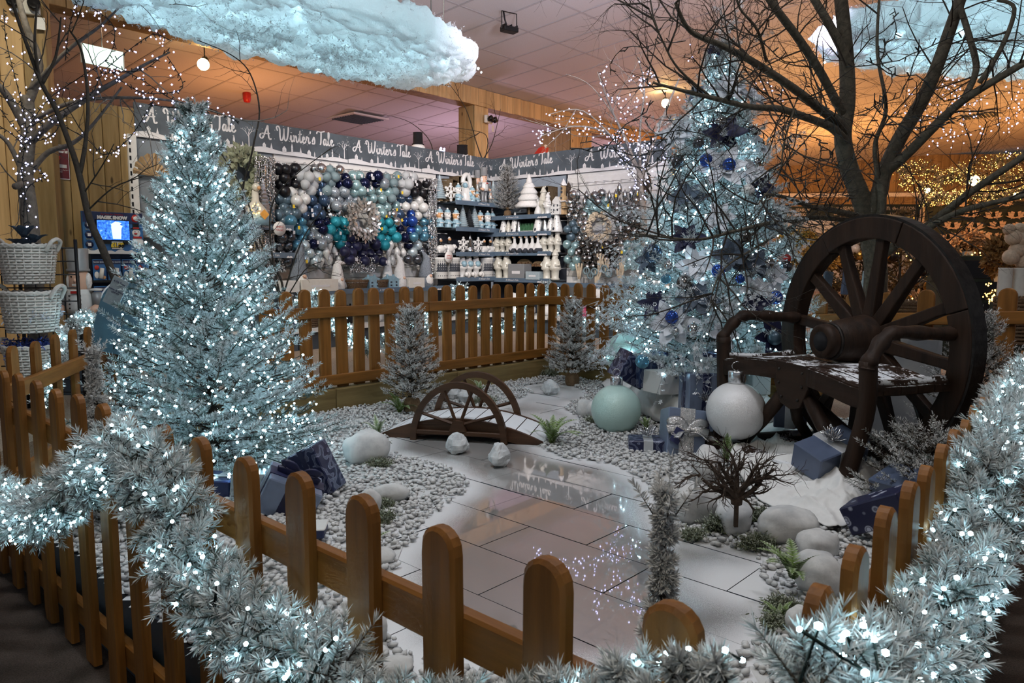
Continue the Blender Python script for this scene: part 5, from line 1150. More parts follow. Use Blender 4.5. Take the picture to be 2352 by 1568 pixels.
def village(b, w_, h_, seed):
    """white cut-out print of snowy hills, houses and a birch along the banner foot"""
    rr = random.Random(seed); n = 40; hill = lambda u: h_*(.09+.13*(math.sin(u*5.2+1.2)*.5+.5)*(.4+.6*u)+.04*math.sin(u*17))
    vs = []; fs = []
    for i in range(n+1): u = i/n; vs += [((u-.5)*w_, 0, 0), ((u-.5)*w_, 0, hill(u))]
    for i in range(n): fs.append((2*i, 2*i+2, 2*i+3, 2*i+1))
    b.add(vs, fs)
    for u, k in ((.10, 0), (.17, 2), (.30, 0), (.38, 1), (.47, 2), (.56, 0), (.62, 1), (.70, 2), (.76, 0), (.82, 1), (.90, 2)):
        x = (u-.5)*w_; z = hill(u)-.01; s = h_*rr.uniform(.13, .20)
        if k == 0: b.add([(x-s*.4, 0, z), (x+s*.4, 0, z), (x+s*.4, 0, z+s*.7), (x, 0, z+s*1.15), (x-s*.4, 0, z+s*.7)], [(0, 1, 2, 3, 4)]); b.add([(x-s*.12, -.001, z+s*.25), (x+s*.05, -.001, z+s*.25), (x+s*.05, -.001, z+s*.5), (x-s*.12, -.001, z+s*.5)], [(0, 1, 2, 3)], 1)
        elif k == 1: b.add([(x-s*.18, 0, z), (x+s*.18, 0, z), (x+s*.18, 0, z+s), (x, 0, z+s*1.7), (x-s*.18, 0, z+s)], [(0, 1, 2, 3, 4)]); b.add([(x-s*.06, -.001, z+s*.6), (x+s*.06, -.001, z+s*.6), (x+s*.06, -.001, z+s*.85), (x-s*.06, -.001, z+s*.85)], [(0, 1, 2, 3)], 1)
        else: b.add([(x-s*.25, 0, z), (x+s*.25, 0, z), (x, 0, z+s*1.1)], [(0, 1, 2)])
    x = .46*w_
    def br(p, d, L, w0, k):
        q = (p[0]+d[0]*L, p[1]+d[1]*L); n_ = (-d[1]*w0, d[0]*w0); b.add([(p[0]-n_[0], -.0005, p[1]-n_[1]), (p[0]+n_[0], -.0005, p[1]+n_[1]), (q[0]+n_[0]*.6, -.0005, q[1]+n_[1]*.6), (q[0]-n_[0]*.6, -.0005, q[1]-n_[1]*.6)], [(0, 1, 2, 3)])
        if k:
            for s in (-1, 1):
                a = math.atan2(d[1], d[0])+s*rr.uniform(.35, .75); br(q if s > 0 else (p[0]+d[0]*L*.7, p[1]+d[1]*L*.7), (math.cos(a), math.sin(a)), L*.62, w0*.6, k-1)
    br((x, 0), (0, 1), h_*.6, h_*.022, 0); br((x, h_*.5), (.1, 1), h_*.16, h_*.014, 2); br((x, h_*.45), (-.6, .8), h_*.2, h_*.012, 2); br((x, h_*.5), (.6, .8), h_*.2, h_*.012, 2)
    for _ in range(26): q = (rr.uniform(-.5, .5)*w_, rr.uniform(.4, .97)*h_); s = .006; b.add([(q[0]-s, 0, q[1]), (q[0], 0, q[1]-s), (q[0]+s, 0, q[1]), (q[0], 0, q[1]+s)], [(0, 1, 2, 3)])
def banner(label, pos, segs, rz, z0=2.735, z1=3.14):
    root = thing('shop_banner', label, 'banner', pos(segs[0][0], z0, .02), rz); h_ = z1-z0; o0 = segs[0][0]
    for i, (a, c) in enumerate(segs):
        w_ = c-a; b = MB(); b.box(((a+c)/2-o0, 0, h_/2), (w_-.006, .02, h_), ch=.002); pn = b.build('header_panel', M['banner_blue'], root)
        b = MB(); village(b, w_-.01, h_, i+len(segs)*7); pr_ = b.build('village_print', [M['print_white'], M['print_shade']], pn, ((a+c)/2-o0, -.0125, .004), kind='stuff')
        sc = min(.76*w_, 1.2)/SCW; b = MB(); b.add(SCV, SCF, M=Matrix.Rotation(-.03, 4, 'Y') @ Matrix.Scale(sc, 4)); b.build('lettering', M['print_white'], pn, ((a+c)/2-o0-.04*w_, -.0135, h_*.50))
    return root
banner('long grey winter banner with white script along the left shelf run', lpos, [(-4.80, -3.24), (-3.24, -1.66), (-1.66, -.14), (-.14, 1.40), (1.40, 2.10)], RL)
banner('shorter grey winter banner with white script on the right shelf run', rpos, [(-.08, 1.92), (1.92, 3.72)], RR_)
def bay(label, pos, rz, s0, s1, back, shelves, base=True, off=.45, slat=False, ticket=True):
    root = thing('shelving_bay', label, 'shelf', pos((s0+s1)/2, 0, 0), rz); w_ = s1-s0
    b = MB(); b.box((0, .02, 1.40), (w_-.006, .04, 2.72)); b.build('back_panel', M[back], root)
    if slat:
        b = MB(); b.box((0, -.012, 0), (w_-.01, .022, .145), ch=.004); o0 = None
        for k in range(12):
            z = .92+.152*k
            if o0 is None: o0 = b.build('slat', M['white_paint'], root, (0, 0, z))
            else: inst(o0, root, (0, 0, z))
    for z, mat in shelves:
        b = MB(); b.box((0, -off/2, z), (w_-.008, off, .03), ch=.003); sh = b.build('shelf', M[mat], root)
        b = MB(); b.box((0, -off-.006, z), (w_-.01, .012, .075), ch=.002); b.build('ticket_rail', M['rail_blue'], sh)
        if ticket: text("A Winter's Tale", .045, (0, -off-.0135, z), M['print_white'], sh, shear=.25); b = MB(); [b.add([(x, -off-.013, z-.034), (x+.05, -off-.013, z-.034), (x+.05, -off-.013, z-.02), (x+.025, -off-.013, z-.005), (x, -off-.013, z-.02)], [(0, 1, 2, 3, 4)]) for x in [w_*.33+.04*i for i in range(int(w_*3))]]; b.build('village_print', M['print_white'], sh, kind='stuff')
    if base:
        b = MB(); b.box((0, -.27, .30), (w_-.008, .54, .03), ch=.003); b.build('base_shelf', M['white_paint'], root)
        b = MB(); b.box((0, -.25, .14), (w_-.02, .46, .26)); b.build('plinth', M['shelf_grey'], root); b = MB(); b.box((0, -.545, .29), (w_-.01, .014, .06)); b.build('ticket_rail', M['white_paint'], root)
    return root
plain('rail_blue', (.10, .15, .21), .45, 0, .15, 5)
zL = [Lp(1078, y, .45).z for y in (466.5, 526.5, 583.5, 641)]; zR = [Rp(1222, y, .45).z for y in (497, 536, 582, 644)]
zb = Lp(820, 668, .48).z
bay('left end bay with plain grey back panel beside the pine boards', lpos, RL, -4.80, -3.72, 'grey_panel', [(1.55, 'white_paint'), (zb, 'white_paint')])
bay('narrow shelving bay with wreath on top, just right of the lit tree', lpos, RL, -3.71, -2.93, 'grey_panel', [(Lp(590, 520, .45).z, 'shelf_grey'), (Lp(600, 586, .45).z, 'white_paint'), (zb, 'white_paint')])
bay('wide white slat bay hung with blue and silver baubles', lpos, RL, -2.92, .22, 'white_paint', [(zb, 'white_paint')], slat=True, off=.50)
bay('shelving bay of winter animal figures left of the corner', lpos, RL, .23, 1.64, 'navy_back', [(zL[0], 'shelf_grey'), (zL[1], 'shelf_grey'), (zL[2], 'shelf_grey'), (zL[3], 'shelf_grey')])
bay('shelving bay of white ceramics right of the corner', rpos, RR_, .02, 1.73, 'navy_back', [(z, 'shelf_grey') for z in zR])
bay('slat bay on the right hung with silver, ice blue and wooden ornaments', rpos, RR_, 1.74, 3.70, 'white_paint', [(.86, 'white_paint')], slat=True)
for lab, pos, rz, s0, s1 in (('light grey board above the figure shelves left of the corner', lpos, RL, .25, 1.62), ('light grey board above the ceramics shelves right of the corner', rpos, RR_, .04, 1.71)):
    b = MB(); b.box((0, 0, 0), (s1-s0, .02, .60)); o = b.build('backing_board', M['pale_board'] if 'pale_board' in M else plain('pale_board', (.27, .32, .38), .7, 0, .1, 3), loc=pos((s0+s1)/2, 2.42, .015), rot=(0, 0, rz)); tag(o, lab, 'panel')
b = MB()
b.box((0, 0, 1.4), (.10, .04, 2.7))
up = b.build('slotted_upright', M['white_paint'], loc=lpos(-4.86, 0, .06), rot=(0, 0, RL)); tag(up, 'white slotted shelving upright at the left end of the shelf run', 'upright')
b = MB(); [b.box((-.03, -.022, .4+.09*k), (.02, .004, .05)) for k in range(26)]; b.build('slots', M['black_metal'], up, kind='stuff')

# ------------------------------------------------------------------ baubles on the slat bays
def hooks(name, pos, rz, S, Z, parentname, label):
    b = MB()
    for s in S:
        for z in Z: b.tube([(s-S[0], -.02, z+.0), (s-S[0]+.02, -.36, z-.02)], .006, 4)
    o = b.build(name, M['steel'], loc=pos(S[0], 0, 0), rot=(0, 0, rz), kind='stuff'); tag(o, label, 'hook')
hooks('display_hooks', lpos, RL, np.linspace(-2.8, .1, 19), np.linspace(1.2, 2.62, 9), None, 'rows of thin steel display hooks on the white bauble bay')
hooks('display_hooks', rpos, RR_, np.linspace(1.85, 3.5, 11), np.linspace(1.15, 2.55, 8), None, 'rows of thin steel display hooks on the right ornament bay')
ZL = {'bauble_black': [(655, 390), (648, 405), (660, 425), (968, 417), (975, 437), (965, 440), (978, 455), (672, 420)], 'bauble_knit': [(705, 385), (700, 402), (718, 405), (710, 425), (937, 412), (928, 430), (945, 432)], 'bauble_sea': [(752, 392), (745, 410), (765, 412), (756, 435), (900, 412), (905, 450)],
 'bauble_pearl': [(688, 432), (675, 445), (695, 452), (690, 465), (960, 455), (950, 472), (970, 475), (960, 492)], 'bauble_denim': [(735, 435), (740, 450), (710, 475), (705, 500), (722, 498), (925, 490), (920, 455)], 'bauble_stripe': [(775, 437), (768, 453), (790, 453), (778, 470), (890, 465), (715, 520), (727, 540), (748, 540), (737, 560), (880, 430)],
 'bauble_navy': [(795, 395), (790, 420), (740, 515), (715, 560), (742, 558), (915, 525), (925, 545), (940, 565), (850, 420)], 'bauble_ice': [(830, 432), (825, 400), (890, 455), (900, 460), (885, 480), (860, 440)], 'bauble_slate': [(640, 490), (675, 487), (660, 470)], 'bauble_silver': [(755, 495), (765, 500), (758, 513), (745, 470), (895, 495), (912, 503), (735, 385), (780, 395)],
 'glitter_teal': [(780, 510), (773, 530), (792, 530), (782, 556), (888, 517), (885, 535), (903, 535), (890, 558)], 'bauble_sky': [(685, 505), (680, 520), (690, 550), (960, 518), (967, 535), (965, 505)], 'bauble_smoke': [(650, 555), (665, 555), (655, 540), (975, 570), (970, 590), (945, 600)], 'bauble_frost': [(705, 570), (715, 590), (945, 590), (950, 575)],
 'drop': [(758, 555), (755, 578), (775, 575), (757, 600), (765, 598), (905, 560), (900, 580), (915, 580)], 'navy_velvet': [(805, 558), (795, 578), (815, 577), (798, 595), (868, 600), (862, 575), (850, 580), (835, 590)], 'bauble_royal': [(942, 490), (935, 507), (945, 520)]}
ZR_ = {'bauble_silver': [(1325, 468), (1334, 485), (1318, 487), (1328, 505), (1320, 540), (1332, 550), (1420, 545), (1440, 548)], 'bauble_steel': [(1368, 448), (1378, 465), (1390, 440)], 'bauble_ice': [(1360, 467), (1351, 483), (1369, 486), (1357, 499), (1397, 468), (1388, 480), (1404, 483), (1397, 496), (1309, 572), (1302, 585), (1315, 588), (1307, 604), (1447, 567), (1457, 570), (1438, 587), (1446, 607)],
 'cone_orn': [(1344, 455), (1353, 447), (1349, 432), (1408, 448), (1416, 465), (1418, 430), (1430, 445)], 'finial': [(1431, 463), (1444, 475), (1424, 477), (1436, 500)], 'bauble_gunmetal': [(1451, 500), (1440, 515), (1460, 505), (1455, 530), (1343, 572), (1353, 587), (1337, 585), (1340, 606), (1415, 572), (1405, 586), (1430, 588), (1418, 606)], 'bauble_slate': [(1311, 505), (1302, 515), (1310, 535)], 'bauble_pearl': [(1308, 638), (1316, 636)]}
NAME = {'bauble_black': 'matt black', 'bauble_knit': 'grey and white knitted-look', 'bauble_sea': 'dull sea-grey velvet', 'bauble_pearl': 'pearly white', 'bauble_denim': 'glossy denim blue', 'bauble_stripe': 'blue and white streaked', 'bauble_navy': 'dark navy glass', 'bauble_ice': 'pale ice blue', 'bauble_slate': 'slate blue', 'bauble_silver': 'shiny silver', 'glitter_teal': 'teal glitter', 'bauble_sky': 'sky blue', 'bauble_smoke': 'smoky grey', 'bauble_frost': 'frosted glass', 'drop': 'white wire drop-shaped', 'navy_velvet': 'navy velvet', 'bauble_royal': 'royal blue', 'bauble_steel': 'brushed silver', 'cone_orn': 'silver pine-cone shaped', 'finial': 'silver finial-shaped', 'bauble_gunmetal': 'gunmetal'}
ORD = ['first', 'second', 'third', 'fourth', 'fifth', 'sixth', 'seventh', 'eighth', 'ninth', 'tenth', 'eleventh', 'twelfth', 'thirteenth', 'fourteenth', 'fifteenth', 'sixteenth', 'seventeenth', 'eighteenth', 'nineteenth', 'twentieth']
def fill(zones, region, plane, r, dx, dy, seed, place, skip):
    rr = random.Random(seed); C = [(k, x, y) for k, v in zones.items() for x, y in v]; i = 0; y = region[2]
    while y < region[3]:
        x = region[0]+(dx/2 if i % 2 else 0); i += 1; n = 0
        while x < region[1]:
            px, py = x+rr.uniform(-4, 4), y+rr.uniform(-3, 3)
            if not skip(px, py):
                k = min(C, key=lambda c: (c[1]-px)**2+(c[2]-py)**2*1.2+rr.uniform(0, 130))[0]
                q = r*rr.uniform(.86, 1.1)*(.8 if k in ('drop', 'finial', 'cone_orn') else 1)
                bauble('%s bauble, %s from left in %s hook row %s' % (NAME[k], ORD[n], ORD[i-1], place), plane(px, py, .34-.16*rr.random()), k, q, 'baubles '+place); n += 1
            x += dx
        y += dy
fill(ZL, (640, 992, 388, 604), Lp, .083, 20, 17.5, 3, 'of the bauble wall', lambda x, y: (x-830)**2+(y-506)**2 < 37**2 or y < 368+(x-640)*.125 or y > 608+0*x)
fill(ZR_, (1306, 1478, 430, 616), Rp, .075, 17, 16.5, 4, 'of the right ornament bay', lambda x, y: (abs(x-1377) < 30 and 495 < y < 555) or y < 440-(x-1306)*.07)
def wreath(label, p, R0, r0, mat, rz, n=260, leaf=.07, seed=1, cat='wreath'):
    rr = random.Random(seed); root = thing('wreath', label, cat, p, rz); b = MB()
    for i in range(n):
        a = rr.uniform(0, 2*PI); bb = rr.uniform(0, 2*PI); q = r0*math.sqrt(rr.random()); c = Vector((math.cos(a)*(R0+q*math.cos(bb)), -abs(q*math.sin(bb)), math.sin(a)*(R0+q*math.cos(bb))))
        d = Vector((math.cos(a+rr.uniform(-.9, 1.4)), -.5*rr.random(), math.sin(a+rr.uniform(-.9, 1.4)))).normalized(); n_ = Vector((rr.uniform(-.4, .4), -1, rr.uniform(-.4, .4))).normalized(); sd = d.cross(n_).normalized()*leaf*.26
        b.add([c, c+d*leaf*.5+sd, c+d*leaf, c+d*leaf*.5-sd], [(0, 1, 2, 3)])
    b.build('leaves', M[mat], root, kind='stuff'); b = MB(); b.tube([(R0*math.cos(2*PI*i/24), 0, R0*math.sin(2*PI*i/24)) for i in range(25)], r0*.45, 6, cap=False); b.build('ring', M['bark_grey'], root)
plain('leaf_silver', (.68, .66, .62), .22, .7, .25, 30); plain('leaf_sage', (.27, .29, .19), .8, 0, .5, 20); plain('leaf_wood', (.55, .45, .32), .7, 0, .3, 20)
wreath('silver leaf wreath in the middle of the bauble wall', Lp(830, 506, .38), .20, .10, 'leaf_silver', RL, 420, .075, 1)
wreath('sage green twiggy wreath on the grey panel beside the lit tree', Lp(553, 402, .12), .22, .14, 'leaf_sage', RL, 560, .10, 2)
wreath('wood-slice and greenery arch on the right ornament bay', Rp(1377, 520, .36), .17, .05, 'leaf_wood', RR_, 170, .07, 3)
b = MB()
for i in range(9): a = PI*(.06+.88*i/8); b.add([(0, 0, 0), (math.cos(a-.15)*.26, -.02, math.sin(a-.15)*.26), (math.cos(a)*.28, -.05, math.sin(a)*.28), (math.cos(a+.15)*.26, -.02, math.sin(a+.15)*.26)], [(0, 1, 2, 3)])
o = b.build('paper_fan', M['kraft'], loc=Lp(355, 405, .06), rot=(0, 0, RL)); tag(o, 'brown kraft paper fan on the grey panel, half behind the lit tree', 'decoration')
for lab, px0, px1, y0, y1, n, pl in (('silver bead strings hanging left of the bauble wall', 585, 632, 360, 640, 18, Lp), ('silver bead strings hanging right of the bauble wall', 984, 1004, 410, 640, 12, Lp), ('short crystal bead curtain low on the bauble wall', 803, 862, 590, 626, 30, Lp), ('short crystal bead fringe at the left foot of the bauble wall', 640, 656, 590, 625, 8, Lp)):
    b = MB(); o_ = pl(px0, y0, .30); rr = random.Random(int(px0))
    for i in range(n):
        x = px0+(px1-px0)*(i+.5)/n; P = [pl(x+rr.uniform(-1, 1), y0+(y1-y0)*k/9, .26+.08*rr.random()) for k in range(10)]
        b.tube([p-o_ for p in P], .005, 3, cap=False)
        for k in range(0, 40 if y1-y0 > 100 else 8): b.ball(pl(x+rr.uniform(-1.5, 1.5), y0+(y1-y0)*rr.random(), .26+.1*rr.random())-o_, .014, 5, m=3)
    o = b.build('bead_strings', M['silver'], loc=o_, kind='stuff'); tag(o, lab, 'bead strings')

# ------------------------------------------------------------------ figures on the shelves
def santa(b, h, mi=0):
    b.lathe([(h*.13, 0), (h*.15, h*.03), (h*.12, h*.08), (h*.13, h*.30), (h*.20, h*.34), (h*.19, h*.40), (h*.155, h*.55), (h*.12, h*.66), (h*.06, h*.70)], 14, mi=mi)
    b.ball((0, 0, h*.74), h*.10, 10, mi); b.ball((0, -h*.07, h*.66), h*.085, 8, mi, (1, .7, 1.2)); b.lathe([(h*.115, h*.77), (h*.12, h*.81), (h*.09, h*.86), (h*.05, h*.95), (.001, h)], 12, mi=mi); b.ball((h*.07, 0, h*.97), h*.035, 6, mi)
    for s in (-1, 1): b.tube([(s*h*.14, 0, h*.58), (s*h*.2, -h*.06, h*.48), (s*h*.09, -h*.15, h*.46)], h*.045, 6, mi)
def critter(b, h, antlers=False, seed=0):
    """0 white glaze, 1 blue coat, 2 tan face, 3 dark"""
    b.lathe([(h*.20, 0), (h*.22, h*.03), (h*.17, h*.10), (h*.20, h*.22), (h*.17, h*.36), (h*.10, h*.44)], 12, mi=1); b.lathe([(h*.185, h*.20), (h*.215, h*.22), (h*.19, h*.25)], 12, mi=0); b.lathe([(h*.12, h*.40), (h*.16, h*.44), (h*.11, h*.48)], 12, mi=0)
    b.ball((0, 0, h*.60), h*.19, 12, 2 if antlers or seed % 2 else 0); b.ball((0, -h*.15, h*.56), h*.085, 8, 0); b.ball((0, -h*.225, h*.58), h*.03, 6, 3)
    for s in (-1, 1):
        b.ball((s*h*.08, -h*.165, h*.645), h*.022, 6, 3); b.ball((s*h*.17, 0, h*.66), h*.06, 6, 2 if antlers else 0); b.tube([(s*h*.16, 0, h*.36), (s*h*.24, -h*.08, h*.26), (s*h*.15, -h*.17, h*.25)], h*.055, 6, 1); b.ball((s*h*.09, -h*.05, h*.03), h*.09, 6, 3, (.8, 1.4, .5))
        if antlers: b.tube([(s*h*.11, 0, h*.76), (s*h*.2, 0, h*.86), (s*h*.22, 0, h*.97)], h*.025, 5, 3); b.tube([(s*h*.19, 0, h*.84), (s*h*.29, 0, h*.90)], h*.02, 5, 3)
    b.lathe([(h*.185, h*.69), (h*.20, h*.73), (h*.16, h*.75)], 12, mi=0); b.lathe([(h*.17, h*.74), (h*.14, h*.84), (h*.05, h*.91)], 12, mi=1); b.ball((0, 0, h*.94), h*.06, 7, 0)
def cone_house(b, h):
    b.lathe([(h*.26, 0), (h*.27, h*.03), (h*.20, h*.32), (h*.10, h*.72), (h*.05, h*.85), (h*.055, h*.90), (.001, h)], 14, mi=0)
    for z, n_ in ((.22, 5), (.38, 5), (.54, 4)):
        for k in range(n_): a = 2*PI*k/n_+z*9-1.57; r = h*(.245-.255*z*.85)+.002; b.ball((r*math.cos(a), r*math.sin(a), h*z), h*.026, 6, 1, m=4)
    b.ball((0, -h*.225, h*.10), h*.07, 8, 1, (1, .5, 1.4))
def lantern(b, h):
    b.lathe([(h*.28, 0), (h*.30, h*.02), (h*.30, h*.82), (h*.32, h*.84), (h*.32, h*.88), (h*.28, h*.90)], 20, mi=0)
    for k in range(8):
        a = -PI/2+(k-3.5)*.30; r = h*.301; c, s = math.cos(a), math.sin(a)
        for q in range(3): z = h*(.30+.12*q); w_ = h*(.10-.022*q); b.add([(r*c+w_*s, r*s-w_*c, z), (r*c-w_*s, r*s+w_*c, z), (r*c*1.005, r*s*1.005, z+h*.16)], [(0, 1, 2)], 1)
        b.ball((r*c, r*s, h*.13), h*.02, 5, 1, m=3); b.ball((r*c, r*s, h*.74), h*.02, 5, 1, m=3)
    b.tube([(h*.3*math.cos(PI*i/10), -h*.05, h*(.88+.12*math.sin(PI*i/10))) for i in range(11)], h*.012, 5, 1)
def snowflake(b, h):
    for k in range(6):
        a = PI/2+k*PI/3; d = Vector((math.cos(a), 0, math.sin(a))); c = Vector((0, 0, h/2)); b.tube([c, c+d*h*.46], h*.06, 6); b.ball(c+d*h*.45, h*.085, 7)
        for s in (-1, 1): a2 = a+s*.9; b.tube([c+d*h*.24, c+d*h*.24+Vector((math.cos(a2), 0, math.sin(a2)))*h*.17], h*.05, 6)
    b.ball((0, 0, h/2), h*.13, 8)
def brush_tree(b, h):
    pr_ = [(h*.16, h*.06)]; n = 11
    for i in range(n): u = i/n; r = h*.26*(1-u)+.006; pr_ += [(r, h*(.08+.9*u)), (r*.72, h*(.08+.9*(u+.6/n)))]
    pr_.append((.002, h)); b.lathe(pr_, 14, smooth=False); b.lathe([(h*.12, 0), (h*.12, h*.03), (h*.03, h*.06)], 10, mi=1)
def nutcracker(root_or_none, label, p, h, rz, parts=True):
    root = thing('nutcracker', label, 'nutcracker', p, rz)
    b = MB(); b.box((0, 0, h*.03), (h*.26, h*.2, h*.06), ch=.004); b.build('base', M['white_paint'], root)
    b = MB(); [b.lathe([(h*.05, h*.06), (h*.055, h*.12), (h*.045, h*.2), (h*.05, h*.38)], 12, c=(s*h*.06, 0, 0)) for s in (-1, 1)]; b.build('legs', M['grey_paint'], root)
    b = MB(); b.lathe([(h*.11, h*.37), (h*.125, h*.42), (h*.115, h*.55), (h*.10, h*.60)], 16); t_ = b.build('tunic', M['ceramic_white'], root); [(lambda b: (b.ball((s*h*.05, -h*.115, h*z), h*.009, 6), b.build('button', M['black_metal'], t_)))(MB()) for s in (-1, 1) for z in (.42, .46, .5, .54)]; b = MB(); b.box((0, -h*.12, h*.575), (h*.06, h*.02, h*.025)); b.build('collar', M['red_paint'], t_)
    b = MB()
    for s in (-1, 1): b.tube([(s*h*.155, 0, h*.57), (s*h*.165, -h*.01, h*.44)], h*.045, 10); b.lathe([(h*.06, h*.585), (h*.06, h*.605), (.001, h*.61)], 10, c=(s*h*.15, 0, 0), mi=1); b.tube([(s*h*.165, -h*.02, h*.43), (s*h*.14, -h*.12, h*.39)], h*.035, 8, 2)
    b.build('arms', [M['grey_paint'], M['ceramic_white'], M['skin_paint']], root)
    b = MB(); b.lathe([(h*.075, h*.60), (h*.085, h*.62), (h*.085, h*.76), (h*.075, h*.78)], 14); b.ball((0, -h*.09, h*.69), h*.016, 6, 0, (1, 1.3, 1.4)); [b.ball((s*h*.035, -h*.08, h*.725), h*.009, 6, 1) for s in (-1, 1)]; b.box((0, -h*.082, h*.645), (h*.06, h*.012, h*.016), 2); b.build('head', [M['skin_paint'], M['black_metal'], M['ceramic_white']], root)
    [(lambda b: (b.ball((s*h*.085, h*.01, h*.68), h*.05, 8, 0, (.6, 1, 1.7)), b.build('hair_tuft', M['fur_white'], root)))(MB()) for s in (-1, 1)]
    b = MB(); b.lathe([(h*.10, h*.775), (h*.105, h*.785), (h*.10, h*.80), (h*.092, h*.805), (h*.098, h*.985), (h*.09, h), (.001, h)], 18); b.build('hat', M['grey_paint'], root)
    return root
MESHC = {}
def fig(name, label, fn, mats, p, rz, h, cat='figurine', group=None, key=None):
    key = key or (name, round(h, 3), tuple(mats))
    if key not in MESHC: b = MB(); fn(b, h); o = b.build(name, [M[m] for m in mats]); MESHC[key] = o.data; bpy.data.objects.remove(o)
    return tag(link_mesh(name, MESHC[key], None, p, (0, 0, rz)), label, cat, group)
def onL(px, z, off=.28): q = Lp(px, 500, off); return Vector((q.x, q.y, z))
def onR(px, z, off=.28): q = Rp(px, 500, off); return Vector((q.x, q.y, z))
T_ = .016; CR = ['ceramic_white', 'ceramic_blue', 'tan_face', 'black_metal']
crit0 = lambda b, h: critter(b, h, False, 1); crit1 = lambda b, h: critter(b, h, True); crit2 = lambda b, h: critter(b, h, False, 0)
# left-of-corner bay
fig('bottle_brush_tree', 'frosted bottle-brush tree at the left end of the top figure shelf', brush_tree, ['bauble_frost', 'kraft'], onL(1011, zL[0]+T_), RL, .44, 'tree')
def crate(label, p, rz, w_, h_, d_=.26):
    root = thing('wooden_crate', label, 'crate', p, rz); n = 5
    for i in range(n): b = MB(); b.box(((i-(n-1)/2)*w_/n, d_/2-.01, h_/2), (w_/n-.008, .014, h_), ch=.002); b.build('slat', CRATE, root)
    for s in (-1, 1): b = MB(); b.box((s*(w_/2-.008), 0, h_/2), (.016, d_, h_), ch=.002); b.build('side', CRATE, root)
    for z in (.008, h_-.008): b = MB(); b.box((0, 0, z), (w_, d_, .016), ch=.002); b.build('side', CRATE, root)
crate('narrow wooden crate on end at the left of the top figure shelf', onL(1030, zL[0]+T_, .18), RL+.5, .34, .38)
crate('dark wooden crate behind the animal figures on the top shelf', onL(1064, zL[0]+T_, .14), RL, .46, .46, .22)
crate('wooden crate standing behind the white santas on the top right shelf', onR(1245, zR[0]+T_, .16), RR_, .48, .50)
fig('snowflake_ornament', 'white snowflake figure in front of the crate on the top shelf', snowflake, ['ceramic_white'], onL(1036, zL[0]+T_, .36), RL, .30)
fig('animal_figurine', 'penguin-like white figure in blue hat on the top figure shelf', crit2, CR, onL(1053, zL[0]+T_, .38), RL, .32)
b_ = lambda b, h: (b.lathe([(h*.22, 0), (h*.25, h*.1), (h*.2, h*.4), (h*.14, h*.55)], 14), b.ball((0, -.02*h, h*.62), h*.15, 10, 0), b.tube(smooth_path([(-h*.1, 0, h*.68), (-h*.05, 0, h*.9), (h*.12, 0, h*.98), (h*.25, 0, h*.8), (h*.25, 0, h*.5)], 4), h*.085, 8, 0), b.ball((-h*.08, -h*.1, h*.6), h*.10, 8, 1), b.ball((.1*h, -h*.15, h*.3), h*.13, 8, 1))
fig('crescent_santa', 'large white and blue curled santa figure inside the dark crate', b_, CR[:2], onL(1068, zL[0]+T_, .26), RL, .50)
fig('animal_figurine', 'tan bear figure in blue coat right of the curled santa', crit0, CR, onL(1085, zL[0]+T_, .36), RL, .30)
fig('animal_figurine', 'small tan figure tucked behind the bear on the top shelf', crit0, CR, onL(1096, zL[0]+T_, .30), RL, .24)
nutcracker(None, 'pale nutcracker left of the pair on the top figure shelf', onL(1098, zL[0]+T_, .12), .62, RL); nutcracker(None, 'tall pale pink and white nutcracker on the top figure shelf', onL(1112, zL[0]+T_, .24), .66, RL); nutcracker(None, 'tiny nutcracker by the frosted tree on the top figure shelf', onL(1127, zL[0]+T_, .3), .28, RL)
fig('bottle_brush_tree', 'frosted bottle-brush tree at the right end of the top figure shelf', brush_tree, ['bauble_frost', 'kraft'], onL(1133, zL[0]+T_, .25), RL, .46, 'tree')
for i, (px, f, lab) in enumerate([(1010, crit0, 'tan fox figure at the left end of the second figure shelf'), (1028, crit2, 'white bear figure in bobble hat on the second figure shelf, left group'), (1047, crit1, 'reindeer figure with antlers left of the frosted trees'), (1103, crit1, 'reindeer figure right of the frosted trees on the second shelf'), (1120, crit2, 'white bear figure in blue coat, right group of the second shelf'), (1131, crit0, 'tan figure behind the white bear at the right of the second shelf')]): fig('animal_figurine', lab, f, CR, onL(px, zL[1]+T_, .36-.04*(i % 2)), RL, .34, key=('cr', f.__code__.co_code and i % 3 if False else f))
for px, h, lab in ((1063, .42, 'left frosted tree of the three on the second figure shelf'), (1078, .38, 'dark glittery tree between the two frosted ones on the second shelf'), (1090, .43, 'right frosted tree of the three on the second figure shelf')): fig('bottle_brush_tree', lab, brush_tree, ['bauble_frost' if h > .4 else 'bauble_smoke', 'kraft'], onL(px, zL[1]+T_, .30), RL, h, 'tree')
for px, h, lab in ((1012, .24, 'white polar bear with tan hat at the left of the third figure shelf'), (1032, .27, 'polar bear with penguin on its back, third figure shelf'), (1112, .25, 'polar bear with cub right of the snowflakes, third shelf'), (1126, .25, 'polar bear at the right end of the third figure shelf')):
    fig('bear_figurine', lab, lambda b, h: (b.ball((0, 0, h*.28), h*.30, 10, 0, (1.4, .9, .95)), b.ball((h*.3, -h*.1, h*.40), h*.17, 8, 0), b.ball((h*.40, -h*.2, h*.37), h*.07, 6, 0), [b.lathe([(h*.09, 0), (h*.1, h*.2)], 8, c=(s*h*.24, t_*h*.1, 0)) for s in (-1, 1) for t_ in (-1, 1)], b.ball((-h*.05, 0, h*.66), h*.15, 8, 3), b.ball((-h*.02, -h*.03, h*.86), h*.11, 8, 2), b.lathe([(h*.12, h*.9), (.01, h*1.02)], 8, c=(-h*.02, 0, 0), mi=0)), CR, onL(px, zL[2]+T_, .34), RL, h)
